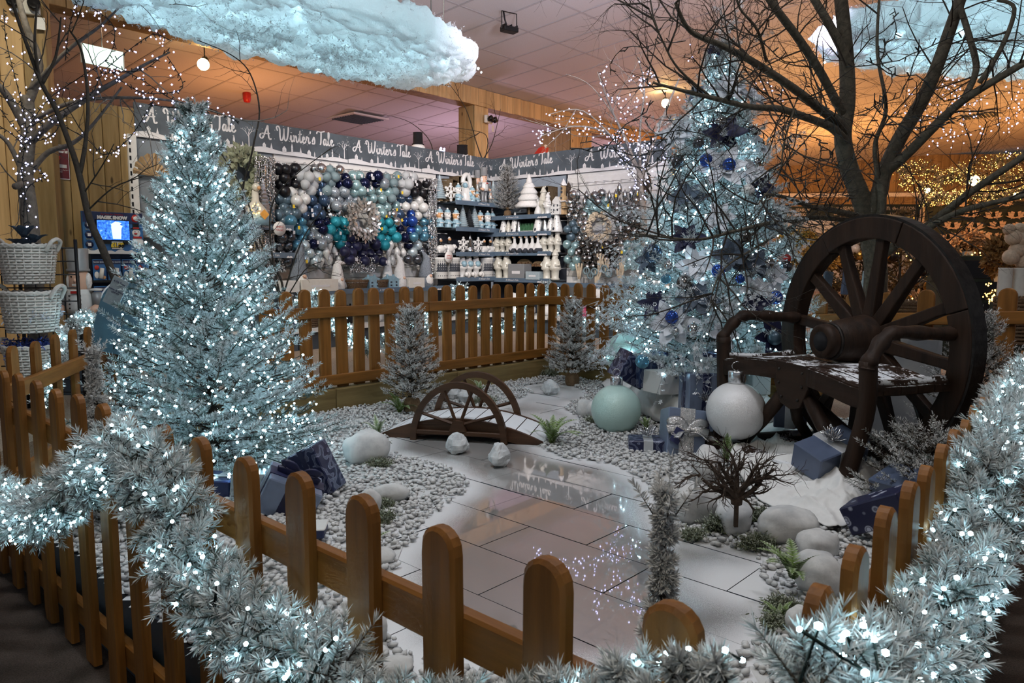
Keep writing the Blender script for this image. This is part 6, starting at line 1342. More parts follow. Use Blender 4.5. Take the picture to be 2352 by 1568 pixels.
fig('snowflake_ornament', 'white snowflake left of the silver tree on the third figure shelf', snowflake, ['ceramic_white'], onL(1064, zL[2]+T_, .36), RL, .28); fig('snowflake_ornament', 'white snowflake right of the silver tree on the third figure shelf', snowflake, ['ceramic_white'], onL(1098, zL[2]+T_, .36), RL, .28)
fig('silver_tree', 'tiered silver ceramic tree between two snowflakes', lambda b, h: b.lathe([(h*.2, 0), (h*.24, h*.08), (h*.22, h*.2), (h*.12, h*.3), (h*.19, h*.34), (h*.10, h*.52), (h*.14, h*.55), (h*.05, h*.78), (.002, h)], 14), ['bauble_steel'], onL(1079, zL[2]+T_, .34), RL, .38)
for i, (px, lab) in enumerate(((1010, 'white tree-cutout lantern at the left end of the fourth figure shelf'), (1039, 'white tree-cutout lantern left of the blue santas'), (1117, 'white tree-cutout lantern right of the blue santas'), (1134, 'white tree-cutout lantern at the right end of the fourth shelf'))): fig('lantern', lab, lantern, ['ceramic_white', 'navy_back'], onL(px, zL[3]+T_, .34-.06*(i == 3)), RL, .40, 'lantern')
for px, lab in ((1060, 'first of three white and blue santas with bears, lantern side'), (1075, 'middle of the three white and blue santas with bears'), (1092, 'last of the three white and blue santas with bears')): fig('santa_figurine', lab, lambda b, h: (santa(b, h), b.ball((-h*.05, -h*.16, h*.5), h*.11, 8, 1), b.ball((h*.05, -h*.24, h*.12), h*.12, 8, 0), b.ball((-h*.08, -h*.3, h*.14), h*.08, 8, 0)), CR[:2], onL(px, zL[3]+T_, .32), RL, .50)
# right-of-corner bay
sack = sack_tree('snowy potted fir on the top shelf at the corner', onR(1166, zR[0]+T_, .26), .98, .30, 41, 16, True, .66, .09)
root = thing('fluffy_tree', 'white fluffy fur tree on a wooden stand on the top right shelf', 'tree', onR(1215, zR[0]+T_, .30), RR_)
b = MB(); b.lathe([(.07, 0), (.07, .02), (.03, .02)], 12); b.tube([(0, 0, .02), (0, 0, .2)], .02, 8); b.build('stand', M['kraft'], root)
for z, r, h_ in ((.16, .25, .16), (.28, .20, .15), (.39, .155, .14), (.49, .11, .12)):
    b = MB(); b.lathe([(r*.3, z+.02), (r*.9, z-.02), (r, z+.02), (r*.7, z+h_*.6), (r*.25, z+h_)], 18); b.build('fur_tier', M['fur_white'], root)
b = MB(); b.lathe([(.05, .58), (.055, .61), (.02, .70), (.001, .74)], 10); b.build('tip', M['fur_white'], root)
fig('goose_figurine', 'small white goose figure left of the santa pair', lambda b, h: (b.lathe([(h*.2, 0), (h*.24, h*.15), (h*.16, h*.4), (h*.06, h*.55), (h*.05, h*.8)], 12), b.ball((0, -h*.04, h*.86), h*.08, 8), b.lathe([(h*.09, h*.9), (.002, h*1.05)], 8, mi=1), b.lathe([(h*.21, .0), (h*.22, h*.1), (h*.2, h*.16)], 12, mi=2)), ['ceramic_white', 'grey_paint', 'navy_back'], onR(1236, zR[0]+T_, .38), RR_, .30)
fig('santa_figurine', 'taller cream santa in front of the wooden crate', santa, ['ceramic_cream'], onR(1248, zR[0]+T_, .30), RR_, .50); fig('santa_figurine', 'shorter cream santa in front of the wooden crate', santa, ['ceramic_white'], onR(1258, zR[0]+T_, .40), RR_, .38)
def house(b, w_, h_): b.box((0, 0, h_*.36), (w_, w_*.8, h_*.72)); b.prism([(-w_*.55, h_*.72), (w_*.55, h_*.72), (0, h_)], -w_*.42, w_*.42, 'y'); [b.box((x*w_, -w_*.405, h_*z), (w_*.16, .004, h_*.12), 1) for x in (-.25, .25) for z in (.25, .5)]
fig('ceramic_house', 'small white ceramic house on the top right shelf', lambda b, h: house(b, h*.6, h), ['ceramic_white', 'navy_back'], onR(1272, zR[0]+T_, .38), RR_, .16, 'house'); fig('ceramic_house', 'tall white ceramic house on the top right shelf', lambda b, h: house(b, h*.5, h), ['ceramic_white', 'navy_back'], onR(1281, zR[0]+T_, .36), RR_, .30, 'house')
fig('wooden_tower', 'brown wooden tower house with snowy roof at the right end of the top shelf', lambda b, h: (b.lathe([(h*.11, 0), (h*.11, h*.5), (h*.08, h*.52), (h*.08, h*.8)], 8, smooth=False), b.lathe([(h*.11, h*.8), (.002, h)], 8, mi=1, smooth=False), b.box((.11*h, -.05, h*.25), (h*.12, .1, h*.16)), b.box((.11*h, -.06, h*.36), (h*.15, .13, h*.03), 1), [b.box((0, -h*.1, h*z), (h*.04, .02, h*.06), 2) for z in (.3, .45, .62, .72)]), ['kraft', 'print_white', 'navy_back'], onR(1294, zR[0]+T_, .3), RR_, .60, 'house')
for px, h, m_, lab in ((1157, .33, 'ceramic_white', 'white cone house at the left of the second ceramics shelf'), (1168, .27, 'ceramic_cream', 'small grey cone house beside it on the second ceramics shelf'), (1183, .38, 'ceramic_white', 'big white cone house left of the green tree row'), (1237, .40, 'ceramic_white', 'big white cone house right of the green tree row'), (1252, .36, 'bauble_steel', 'silver cone house right of the big white one'), (1265, .32, 'ceramic_white', 'white dotted cone house near the right of the second shelf'), (1279, .40, 'bauble_pearl', 'pale pink cone house at the right of the second shelf'), (1192, .30, 'bauble_steel', 'silver cone house behind the big white one on the left')): fig('cone_house', lab, cone_house, [m_, 'navy_back'], onR(px, zR[1]+T_, .36), RR_, h, 'house')
q = onR(1210, zR[1]+T_, .38); root = thing('green_tree_row', 'row of tiny green trees on white letter blocks on the second ceramics shelf', 'ornament', q, RR_)
for i in range(9):
    b = MB(); b.box(((i-4)*.034, 0, .02), (.032, .03, .04), ch=.002); k = b.build('letter_block', M['ceramic_white'], root); text('CHRISTMAS'[i], .036, ((i-4)*.034, -.0155, .02), M['black_metal'], k); b = MB(); b.lathe([(.022, .04), (.016, .08), (.02, .08), (.012, .12), (.014, .12), (.001, .17)], 8, c=((i-4)*.034, 0, 0), smooth=False); b.build('tiny_tree', M['leaf_green'] if 'leaf_green' in M else plain('leaf_green', (.03, .12, .05), .7), root)
for i, px in enumerate((1142, 1155, 1168)): fig('santa_figurine', '%s of three cream santas at the left of the third ceramics shelf' % ['leftmost', 'middle one', 'rightmost'][i], santa, ['ceramic_cream'], onR(px, zR[2]+T_, .34-.03*(i == 1)), RR_, .38, group='left three cream santas, third ceramics shelf')
for i, px in enumerate((1251, 1266, 1281)): fig('santa_figurine', '%s of three cream santas at the right of the third ceramics shelf' % ['leftmost', 'middle one', 'rightmost'][i], santa, ['ceramic_cream'], onR(px, zR[2]+T_, .34), RR_, .40, group='right three cream santas, third ceramics shelf')
gooz = lambda b, h: (b.lathe([(h*.3, 0), (h*.34, h*.15), (h*.26, h*.36), (h*.09, h*.55), (h*.07, h*.8)], 12, mi=0), b.ball((0, -h*.05, h*.86), h*.1, 8, 0), b.ball((0, -h*.17, h*.84), h*.045, 6, 2), b.lathe([(h*.31, h*.0), (h*.35, h*.14), (h*.31, h*.24)], 12, mi=1), b.add([(0, -h*.36, h*.12), (h*.12, -h*.36, h*.24), (0, -h*.36, h*.36), (-h*.12, -h*.36, h*.24)], [(0, 1, 2, 3)], 3))
for i, px in enumerate((1182, 1197, 1210, 1223, 1236)): fig('goose_figurine', 'white goose figure in dark skirt, %s from left on the third ceramics shelf' % ORD[i], gooz, ['ceramic_white', 'navy_back', 'tan_face', 'print_white'], onR(px, zR[2]+T_, .38), RR_, .32, group='goose figures on the third ceramics shelf')
for i, px in enumerate((1146, 1164)): fig('santa_figurine', 'large cream santa, %s of the pair left of the grey boxes' % ['left', 'right'][i], santa, ['ceramic_cream'], onR(px, zR[3]+T_, .36), RR_, .53, group='left pair of large cream santas, fourth shelf')
for i, px in enumerate((1257, 1276)): fig('santa_figurine', 'large cream santa, %s of the pair right of the grey boxes' % ['left', 'right'][i], santa, ['ceramic_cream'], onR(px, zR[3]+T_, .38), RR_, .53, group='right pair of large cream santas, fourth shelf')
def boxy(label, p, rz, size, mat, cat='box', name='display_box', extra=None):
    root = thing(name, label, cat, p, rz); w_, d_, h_ = size
    b = MB(); b.box((0, 0, h_/2), size, ch=.004); b.build('carton', M[mat], root); b = MB(); b.box((0, -d_/2-.002, h_*.45), (w_*.5, .003, h_*.18)); b.build('label', M['print_white'], root); return root
boxy('grey card display box with white tags on the fourth ceramics shelf', onR(1194, zR[3]+T_, .34), RR_, (.36, .22, .27), 'grey_paint'); boxy('low grey box right of the tag display on the fourth shelf', onR(1231, zR[3]+T_, .38), RR_, (.30, .2, .14), 'bauble_frost')
for px, w_, lab in ((1205, .36, 'wooden half-round village ornament above the grey boxes, larger'), (1237, .26, 'golden half-round village ornament above the grey boxes, smaller')):
    b = MB(); n = 14; b.prism([(w_/2*math.cos(PI*i/n), w_*.38*math.sin(PI*i/n)) for i in range(n+1)], -.02, .02, 'y'); [b.box((w_*(.8*i/6-.4), -.025, w_*.1), (w_*.08, .02, w_*(.12+.06*(i % 3))), 1) for i in range(7)]; o = b.build('village_ornament', [M['kraft'], M['dried_brown']], loc=onR(px, zR[3]+.24, .2), rot=(0, 0, RR_)); tag(o, lab, 'ornament')
# things on the long base shelf under the baubles
def gonk(label, p, rz, h, hat, tip=(.1, 0)):
    root = thing('gonk', label, 'gnome', p, rz); b = MB(); b.lathe([(h*.18, 0), (h*.21, h*.08), (h*.18, h*.25), (h*.12, h*.32)], 14); b.build('body', M[hat], root)
    b = MB(); P = [Vector((0, 0, h*.26)), Vector((0, 0, h*.5)), Vector((h*.03, 0, h*.75)), Vector((tip[0]*h, 0, h*(1-tip[1])))]; b.tube(smooth_path(P, 4), [h*.19, h*.185, h*.175, h*.165, h*.155, h*.14, h*.125, h*.11, h*.095, h*.075, h*.055, h*.035, h*.012], 14); b.build('hat', M[hat], root)
    b = MB(); b.ball((0, -h*.13, h*.18), h*.15, 12, 0, (.85, .6, 1.25)); b.build('beard', M['fur_white'], root); b = MB(); b.ball((0, -h*.2, h*.30), h*.045, 8); b.build('nose', M['skin_paint'], root); return root
gonk('grey plush gnome with pointed hat at the left of the base shelf', onL(682, zb+T_, .36), RL, .70, 'fur_grey'); gonk('cream fluffy gnome with bent hat left of the wicker baskets', onL(772, zb+T_, .36), RL, .52, 'fur_white', (.28, .25)); gonk('cream gnome with tall patterned hat right of the blue houses', onL(916, zb+T_, .38), RL, .54, 'fur_white', (-.1, 0)); gonk('grey plush gnome at the right end of the base shelf', onL(976, zb+T_, .34), RL, .62, 'fur_grey', (-.12, .05)); gonk('white gnome behind the front row of the base shelf', onL(888, zb+T_, .2), RL, .5, 'fur_white')
for px, lab in ((850, 'blue wooden village house left of the small basket'), (894, 'blue wooden village house right of the small basket')): fig('village_house', lab, lambda b, h: (house(b, h*1.05, h), b.box((-.3*h, 0, h*.95), (h*.12, h*.12, h*.3)), b.box((.3*h, 0, h*.95), (h*.12, h*.12, h*.3))), ['ceramic_blue', 'navy_back'], onL(px, zb+T_, .38), RL, .20, 'house')
boxy('white carton right of the grey gnome on the base shelf', onL(722, zb+T_, .42), RL, (.62, .2, .17), 'cream_plastic'); boxy('white carton near the right end of the base shelf', onL(946, zb+T_, .42), RL, (.34, .2, .16), 'cream_plastic')
def basket(label, p, w_, h_, mat, liner=None, rz=0.0, handles=True, rows=14, sx=1.0):
    root = thing('wicker_basket', label, 'basket', p, rz); b = MB(); n = 44
    for k in range(rows):
        z = h_*(k+.5)/rows; r = w_*(.40+.10*(k/rows)); vs = []; fs = []; tr_ = h_/rows*.62
        P = [(r*(1+(.030 if (i+k) % 2 else -.030))*math.cos(2*PI*i/n)*sx, r*(1+(.030 if (i+k) % 2 else -.030))*math.sin(2*PI*i/n), z) for i in range(n+1)]
        b.tube(P, tr_*.8, 5, cap=False)
    b.build('weave', M[mat], root, kind='stuff'); b = MB(); [b.tube([(w_*.40*math.cos(a)*sx, w_*.40*math.sin(a), 0), (w_*.50*math.cos(a)*sx, w_*.50*math.sin(a), h_)], .007, 5) for a in [2*PI*i/22 for i in range(22)]]; b.build('stakes', M[mat], root, kind='stuff')
    b = MB()
    for j in range(2): b.tube([(w_*.505*math.cos(2*PI*i/40)*sx, w_*.505*math.sin(2*PI*i/40), h_+.012*math.sin(i*2.1+j*PI)) for i in range(41)], .012, 6, cap=False)
    b.build('rim', M[mat], root); b = MB(); b.lathe([(.001, .01), (w_*.40, .01)], 24, sx=sx); b.build('bottom', M[mat], root)
    if handles:
        for s in (-1, 1): b = MB(); b.tube(smooth_path([(s*w_*.48, -.07, h_*.86), (s*w_*.58, -.06, h_*1.10), (s*w_*.60, 0, h_*1.18), (s*w_*.58, .06, h_*1.10), (s*w_*.48, .07, h_*.86)], 5), .016, 7); b.build('handle', M[mat], root)
    if liner: b = MB(); b.lathe([(w_*.5, h_*.8), (w_*.525, h_), (w_*.48, h_*1.03), (w_*.46, h_*.9)], 28, sx=sx); b.build('liner', M[liner], root)
    return root
basket('long brown wicker basket with white liner on the base shelf', onL(817, zb+T_, .40), .26, .13, 'wicker_brown', 'white_fabric', RL, False, 8, 1.35); basket('small brown wicker basket between the two blue houses', onL(872, zb+T_, .42), .19, .12, 'wicker_brown', 'white_fabric', RL, False, 8, 1.2)
# narrow bay figures beside the lit tree
zn = [Lp(590, 520, .45).z, Lp(600, 586, .45).z]
fig('penguin_figurine', 'goose figure wearing a lit wreath on the narrow bay', gooz, ['ceramic_cream', 'ceramic_blue', 'tan_face', 'gold'], onL(588, zn[0]+T_, .34), RL, .58); bulbs('lit_wreath_lights', [Lp(588+9*math.cos(a), 480+12*math.sin(a), .56) for a in np.linspace(0, 6, 9)], .012, 'bulb_amber', None); tag(bpy.data.objects['lit_wreath_lights'], 'ring of tiny warm lights on the goose figure of the narrow bay', 'string lights')
for px, h, lab in ((562, .50, 'silver tinsel tree left of the goose figure on the narrow bay'), (606, .66, 'slim silver tree right of the goose figure on the narrow bay')): fig('tinsel_tree', lab, brush_tree, ['silver', 'kraft'], onL(px, zn[0]+T_, .3), RL, h, 'tree')
for i in range(6): fig('twig_tree', 'slim ladder-like twig tree, %s from left on the second narrow shelf' % ORD[i], lambda b, h: (b.tube([(0, 0, 0), (0, 0, h)], .008, 5), [b.tube([(-h*.2*(1-k/12), 0, h*(.1+k*.07)), (h*.2*(1-k/12), 0, h*(.1+k*.07))], .007, 4) for k in range(12)], b.lathe([(h*.12, 0), (h*.12, .02), (.001, .021)], 8)), ['leaf_wood' if i < 4 else 'silver'], onL(574+i*8.5, zn[1]+T_, .32), RL, .42, 'tree', group='ladder-like trees on the second narrow shelf')
boxy('white slotted tray at the right of the narrow bay base', onL(655, zb+T_, .42), RL, (.26, .2, .16), 'ceramic_white')
# lower base level seen through the pickets
for px, h, m_, lab, pl in ((640, .3, 'deep_blue_card', 'dark blue box on the base, left, seen through the pickets', onL), (792, .30, 'black_felt', 'black soft ornament on the base seen through the pickets', onL), (858, .34, 'fur_white', 'white plush animal with a brown nose seen through the pickets', onL), (905, .32, 'fur_grey', 'grey plush animal seen through the pickets', onL), (1030, .3, 'black_felt', 'black and gold ornament on the base seen through the pickets', onL), (1075, .34, 'fur_white', 'white plush rabbit by the corner seen through the pickets', onL), (1180, .40, 'fur_white', 'white fluffy reindeer toy seen over the pickets', onR), (1215, .36, 'fur_white', 'white plush bear right of the fluffy reindeer', onR), (1262, .34, 'fur_white', 'round white plush toy seen through the corner pickets', onR), (1342, .30, 'pink', 'pink plush toy behind the short fence', onR), (1382, .55, 'fur_white', 'large white furry plush behind the short fence', onR)):
    if h and m_ in ('deep_blue_card',): boxy(lab, pl(px, .32, .35), RL, (.3, .25, h), m_); continue
    p = pl(px, .32, .34); root = thing('plush_toy', lab, 'toy', p, RL if pl is onL else RR_); b = MB(); b.lathe([(h*.2, 0), (h*.33, h*.1), (h*.33, h*.3), (h*.2, h*.5)], 14); b.build('body', M[m_], root); b = MB(); b.ball((0, -h*.05, h*.68), h*.26, 12); [b.ball((s*h*.2, 0, h*.9), h*.09, 8, 0, (.8, .6, 1.3)) for s in (-1, 1)]; b.build('head', M[m_], root); b = MB(); b.ball((0, -h*.3, h*.66), h*.045, 8); b.build('nose', M['dried_brown'], root)
for i, (px, pl) in enumerate(((1140, onR), (1330, onR), (1410, onR), (700, onL), (740, onL), (960, onL))): basket(['brown basket on the base near the corner', 'brown basket on the base behind the small corner fir', 'brown basket on the base at the right end', 'brown basket on the base under the white carton', 'dark wicker basket on the base near the left', 'brown basket on the base behind the tall small fir'][i], pl(px, .32, .34), .30, .24, 'wicker_brown', None, RL, False, 9)
# wooden pegs, rings and cones on the right bay
for i, (px, py) in enumerate(((1330, 622), (1378, 600), (1392, 612), (1428, 606), (1424, 634), (1372, 636))):
    b = MB(); [b.box((x*.035, 0, 0), (.03, .02, .26), M=Matrix.Rotation(x*.22, 4, 'Y'), ch=.003) for x in (-1, 0, 1)]; o = b.build('wooden_ornament', M['leaf_wood'], loc=Rp(px, py, .38), rot=(0, R.uniform(-.2, .2), RR_)); tag(o, 'pale wooden slat ornament on the right bay, %s of the six from top left' % ORD[i], 'ornament', 'wooden slat ornaments')
for i, (px, py) in enumerate(((1347, 622), (1356, 632), (1365, 624), (1388, 618), (1398, 628))):
    b = MB(); b.tube([(.055*math.cos(2*PI*k/16), 0, .055*math.sin(2*PI*k/16)) for k in range(17)], .014, 6, cap=False); b.box((0, 0, 0), (.012, .012, .09)); o = b.build('ring_ornament', M['bauble_sea'], loc=Rp(px, py, .40), rot=(0, 0, RR_)); tag(o, 'sage green ring ornament on the right bay, %s of five from left' % ORD[i], 'ornament', 'sage ring ornaments')
for i, (px, py) in enumerate(((1473, 420), (1482, 428), (1476, 436), (1486, 442), (1306, 430), (1310, 450), (1490, 416))): o = bauble('brown pine cone at the %s of the right ornament bay' % ('upper right edge', 'upper right edge, second', 'upper right edge, third', 'upper right edge, lowest', 'upper left corner', 'left edge', 'far top right')[i], Rp(px, py, .36), 'cone_orn', .055, 'brown pine cones', 'pine_cone'); o.data = o.data.copy(); o.data.materials[0] = M['twig_brown']
# shelf-edge price flags and price tickets
for px, py, lab in ((642, 525, 'round white price sign left of the bauble wall'), (1031, 590, 'round white price sign on the figure bay')):
    root = thing('price_sign', lab, 'sign', Lp(px, py, .50), RL); b = MB(); b.lathe([(.095, -.004), (.095, .004), (.001, .0045)], 24, M=Matrix.Rotation(PI/2, 4, 'X')); b.build('disc', M['white_paint'], root); text('SIMPLE\nMAGIC', .04, (0, -.006, 0), M['red_paint'], root)
b = MB(); rr = random.Random(9)
for i in range(46):
    px, py = rr.uniform(645, 990), rr.uniform(400, 612); p = Lp(px, py, .37); T4 = Matrix.Translation(p) @ rotz(RL); s = .018; b.add([(-s, 0, -s*1.3), (s, 0, -s*1.3), (s, 0, s*1.3), (-s, 0, s*1.3)], [(0, 1, 2, 3)], 0 if rr.random() < .7 else 1, M=T4)
for i in range(18):
    px, py = rr.uniform(1310, 1475), rr.uniform(440, 620); p = Rp(px, py, .37); T4 = Matrix.Translation(p) @ rotz(RR_); s = .018; b.add([(-s, 0, -s*1.3), (s, 0, -s*1.3), (s, 0, s*1.3), (-s, 0, s*1.3)], [(0, 1, 2, 3)], 0 if rr.random() < .6 else 1, M=T4)
o = b.build('price_tickets', [M['print_white'], M['yellow_print']], kind='stuff'); tag(o, 'small white and yellow price tickets hanging among the baubles', 'price tags')
# items on top of the runs
def tophat(label, p, r, h, fur): 
    root = thing('top_hat', label, 'hat', p); b = MB(); b.lathe([(r*1.25, 0), (r*1.25, h*.04), (r, h*.05), (r*.94, h*.9), (r*1.0, h), (.001, h)], 20); b.build('crown', M['black_felt'], root); b = MB(); b.lathe([(r*1.5, -h*.55), (r*1.45, -h*.2), (r*1.0, -h*.02), (.01, 0)], 18); b.build('fur_brim', M[fur], root)
tophat('black top hat on white fur above the left banner', Lp(960, 332, -.25), .085, .20, 'fur_white'); tophat('black top hat with gold band near the centre post', Lp(1062, 358, -.3), .10, .19, 'pampas')
bulbs('ornament_lights', [Lp(1015+R.uniform(-6, 6), 346+R.uniform(-7, 7), -.3) for _ in range(26)], .018, 'bulb_violet', None, True); tag(bpy.data.objects['ornament_lights'], 'tiny blue-white lit ornament above the banner near the post', 'string lights')
root = thing('red_sleigh', 'red quilted sleigh top showing above the right banner', 'sleigh', Rp(1240, 372, -.5), RR_); b = MB(); b.prism([(-.22, -.1), (.05, -.1), (.10, .12), (.13, .26), (.05, .24), (-.1, .1)], -.1, .1, 'y'); b.build('back', M['red_paint'], root); b = MB(); b.tube(smooth_path([(.12, 0, -.05), (.2, 0, .1), (.34, 0, .1), (.46, 0, -.08)], 4), .035, 6); b.build('side_rail', M['red_paint'], root); b = MB(); b.ball((.13, 0, .27), .035, 8); b.build('finial', M['pampas'], root)
# ------------------------------------------------------------------ bare trees
LIMB = []
def limb(b, pts, r0, r1, n=8, k=5):
    P = smooth_path([D(*p) for p in pts], k); L = len(P); b.tube(P, [r0+(r1-r0)*i/(L-1)*(1+.0) for i in range(L)], n); LIMB.append((P, r0, r1)); return P
def bare_tree(name, label, limbs, mat, twig, seed, tw_n, tw_len, tw_r, depth=2, trunk=1, up=.1):
    global LIMB; LIMB = []; rr = random.Random(seed); base = D(*limbs[0][0][0]); root = thing(name, label, 'tree', (base.x, base.y, 0)); o = Vector((base.x, base.y, 0))
    for i, (pts, r0, r1) in enumerate(limbs):
        b = MB(); b.tube([Vector((0, 0, 0)), base-o], r0*1.1, 10) if i == 0 else None; P = limb(b, pts, r0, r1); b.v = [tuple(Vector(v)-o) if True else v for v in b.v] if i else [tuple(v) for v in b.v]
        if i == 0:
            b = MB(); b.tube([Vector((0, 0, 0))]+[p-o for p in P], [r0*1.12]+[r0+(r1-r0)*k/(len(P)-1) for k in range(len(P))], 10)
        b.build('trunk' if i < trunk else 'limb', M[mat], root)
    b = MB()
    for P, r0, r1 in LIMB[trunk:] if len(LIMB) > trunk else LIMB:
        for _ in range(max(2, int(tw_n*sum((P[i+1]-P[i]).length for i in range(len(P)-1))))):
            i = rr.randrange(len(P)//5, len(P)); p = P[min(i, len(P)-1)]-o; d = (P[min(i+1, len(P)-1)]-P[max(0, i-1)]).normalized(); x, y, z = frame_from(d); a = rr.uniform(0, 2*PI)
            twigs(b, p, d*.7+(x*math.cos(a)+y*math.sin(a))*.9+Vector((0, 0, up)), tw_len*rr.uniform(.5, 1.2), tw_r, depth, .5, 4, .05, rr)
    b.build('twigs', M[twig], root, kind='stuff'); return root
big = [([(2008, 700, 6.7), (2012, 620, 6.7), (2000, 545, 6.7), (1990, 490, 6.7), (1972, 440, 6.65), (1950, 385, 6.6), (1936, 315, 6.55), (1946, 235, 6.5), (1945, 150, 6.45), (1938, 60, 6.4), (1928, -30, 6.3)], .105, .05),
 ([(1945, 225, 6.5), (1948, 150, 6.4), (1915, 75, 6.3), (1865, -10, 6.2)], .045, .03),
 ([(1942, 310, 6.55), (1927, 283, 6.4), (1886, 252, 6.2), (1824, 204, 5.9), (1736, 146, 5.5), (1661, 106, 5.2), (1586, 72, 4.9), (1552, 7, 4.7)], .048, .010),
 ([(1945, 330, 6.55), (1910, 293, 6.3), (1841, 266, 6.0), (1790, 250, 5.7), (1722, 245, 5.4), (1637, 225, 5.1), (1552, 204, 4.9), (1500, 190, 4.8)], .040, .007),
 ([(1938, 260, 6.5), (1920, 232, 6.4), (1879, 157, 6.2), (1831, 85, 6.0), (1787, 27, 5.8), (1755, -20, 5.7)], .040, .026),
 ([(1996, 500, 6.7), (2020, 440, 6.6), (2029, 402, 6.6), (2063, 324, 6.5), (2114, 238, 6.4), (2148, 163, 6.3), (2182, 68, 6.2), (2212, -20, 6.1)], .075, .042),
 ([(2029, 400, 6.6), (2083, 354, 6.4), (2165, 272, 6.1), (2226, 221, 5.9), (2360, 140, 5.6)], .048, .026),
 ([(2012, 600, 6.7), (2060, 560, 6.5), (2117, 528, 6.2), (2180, 480, 5.9), (2233, 439, 5.7), (2365, 350, 5.4)], .046, .024), ([(2100, 540, 6.2), (2131, 524, 6.0), (2180, 497, 5.8), (2233, 477, 5.6), (2365, 446, 5.3)], .034, .018),
 ([(1985, 500, 6.65), (1960, 494, 6.5), (1900, 480, 6.2), (1858, 473, 6.0), (1804, 453, 5.7), (1756, 446, 5.5)], .034, .010), ([(1975, 510, 6.6), (1880, 500, 6.2), (1790, 508, 5.6), (1690, 530, 5.1), (1600, 550, 4.8), (1465, 537, 4.5)], .024, .004),
 ([(1992, 530, 6.7), (2020, 500, 6.55), (2026, 460, 6.5), (2022, 420, 6.5)], .04, .035), ([(2012, 700, 6.6), (2060, 690, 6.3), (2100, 640, 6.1), (2112, 600, 6.0)], .028, .016), ([(2016, 410, 6.5), (2010, 330, 6.4), (2035, 250, 6.2), (2015, 120, 6.1), (2020, -10, 6.0)], .022, .010), ([(2200, 0, 6.0), (2228, 90, 6.0), (2242, 160, 5.95), (2215, 225, 5.9)], .022, .026), ([(2290, 0, 5.8), (2330, 20, 5.75), (2300, 110, 5.8), (2250, 190, 5.85)], .012, .020),
 ([(1760, 140, 5.5), (1740, 70, 5.3), (1700, 20, 5.2), (1690, -20, 5.1)], .012, .006), ([(1824, 250, 5.8), (1800, 330, 5.5), (1790, 400, 5.4), (1740, 470, 5.2)], .008, .004), ([(1640, 228, 5.1), (1560, 160, 4.9), (1520, 90, 4.8), (1490, 20, 4.7)], .009, .004), ([(1900, 470, 6.2), (1750, 560, 5.4), (1660, 620, 5.0), (1630, 700, 4.9)], .012, .003)]
bt = bare_tree('bare_tree', 'large bare branching tree with several stems rising behind the wagon wheel', big, 'bark', 'bark_dark', 5, 7.0, .60, .0070)
dk = [([(268, 650, 5.6), (235, 570, 5.6), (205, 500, 5.6), (183, 405, 5.6), (165, 345, 5.55), (130, 255, 5.5), (95, 190, 5.4), (50, 70, 5.3), (20, -20, 5.2)], .030, .009), ([(183, 400, 5.6), (196, 330, 5.6), (202, 230, 5.6), (188, 120, 5.6), (160, 70, 5.6)], .018, .006), ([(98, 190, 5.4), (128, 130, 5.4), (140, 40, 5.3)], .014, .005), ([(205, 480, 5.6), (262, 430, 5.5), (330, 405, 5.3)], .007, .003), ([(195, 440, 5.6), (235, 380, 5.5), (262, 330, 5.4)], .006, .003), ([(90, 180, 5.4), (80, 100, 5.3), (85, 10, 5.3)], .012, .006)]
bare_tree('bare_sapling', 'thin dark bare sapling in front of the snow toy display on the left', dk, 'bark_dark', 'bark_dark', 6, 1.6, .45, .005, 1)
gl = [([(72, 560, 6.4), (66, 480, 6.4), (58, 400, 6.4), (66, 300, 6.4), (62, 220, 6.4)], .075, .05), ([(62, 300, 6.4), (30, 240, 6.3), (0, 200, 6.2), (-40, 170, 6.1)], .04, .02), ([(66, 330, 6.4), (120, 280, 6.3), (200, 225, 6.2), (260, 190, 6.1), (330, 150, 6.0), (390, 120, 5.9)], .035, .006), ([(64, 240, 6.4), (90, 150, 6.4), (60, 60, 6.3), (40, -10, 6.3)], .04, .02), ([(70, 280, 6.4), (150, 240, 6.3), (250, 225, 6.2), (400, 232, 6.0), (548, 275, 5.8)], .022, .004), ([(66, 210, 6.4), (150, 120, 6.2), (230, 60, 6.1), (280, 10, 6.0)], .02, .006), ([(66, 400, 6.4), (110, 350, 6.4), (165, 330, 6.3), (210, 290, 6.2), (280, 200, 6.1)], .028, .008), ([(58, 410, 6.4), (20, 330, 6.3), (-20, 300, 6.2)], .025, .012), ([(58, 420, 6.4), (35, 428, 6.2)], .028, .028)]
gt = bare_tree('lit_bare_tree', 'grey bare tree strung with violet-white lights at the far left', gl, 'bark_grey', 'bark_grey', 7, 1.9, .6, .006, 1)
md = [([(1480, 560, 10.3), (1476, 480, 10.3), (1470, 420, 10.3), (1468, 385, 10.3)], .05, .035), ([(1470, 420, 10.3), (1500, 330, 10.2), (1535, 240, 10.1), (1560, 180, 10.0)], .03, .010), ([(1470, 400, 10.3), (1440, 330, 10.2), (1400, 240, 10.0), (1372, 165, 9.9)], .025, .006), ([(1468, 390, 10.3), (1400, 310, 10.1), (1320, 290, 9.9), (1236, 315, 9.7)], .022, .005), ([(1470, 395, 10.3), (1470, 300, 10.2), (1480, 200, 10.1), (1465, 130, 10.0)], .022, .006), ([(1462, 380, 10.3), (1420, 330, 10.1), (1340, 255, 9.9), (1262, 262, 9.7)], .018, .004), ([(1470, 410, 10.3), (1430, 300, 10.2), (1360, 200, 10.0), (1300, 170, 9.8)], .014, .003), ([(1472, 400, 10.3), (1520, 370, 10.1), (1545, 365, 10.0)], .016, .006)]
bare_tree('lit_bare_tree', 'bare tree strung with violet-white lights in front of the right banner', md, 'bark_grey', 'bark_grey', 8, 1.3, .8, .007, 1)
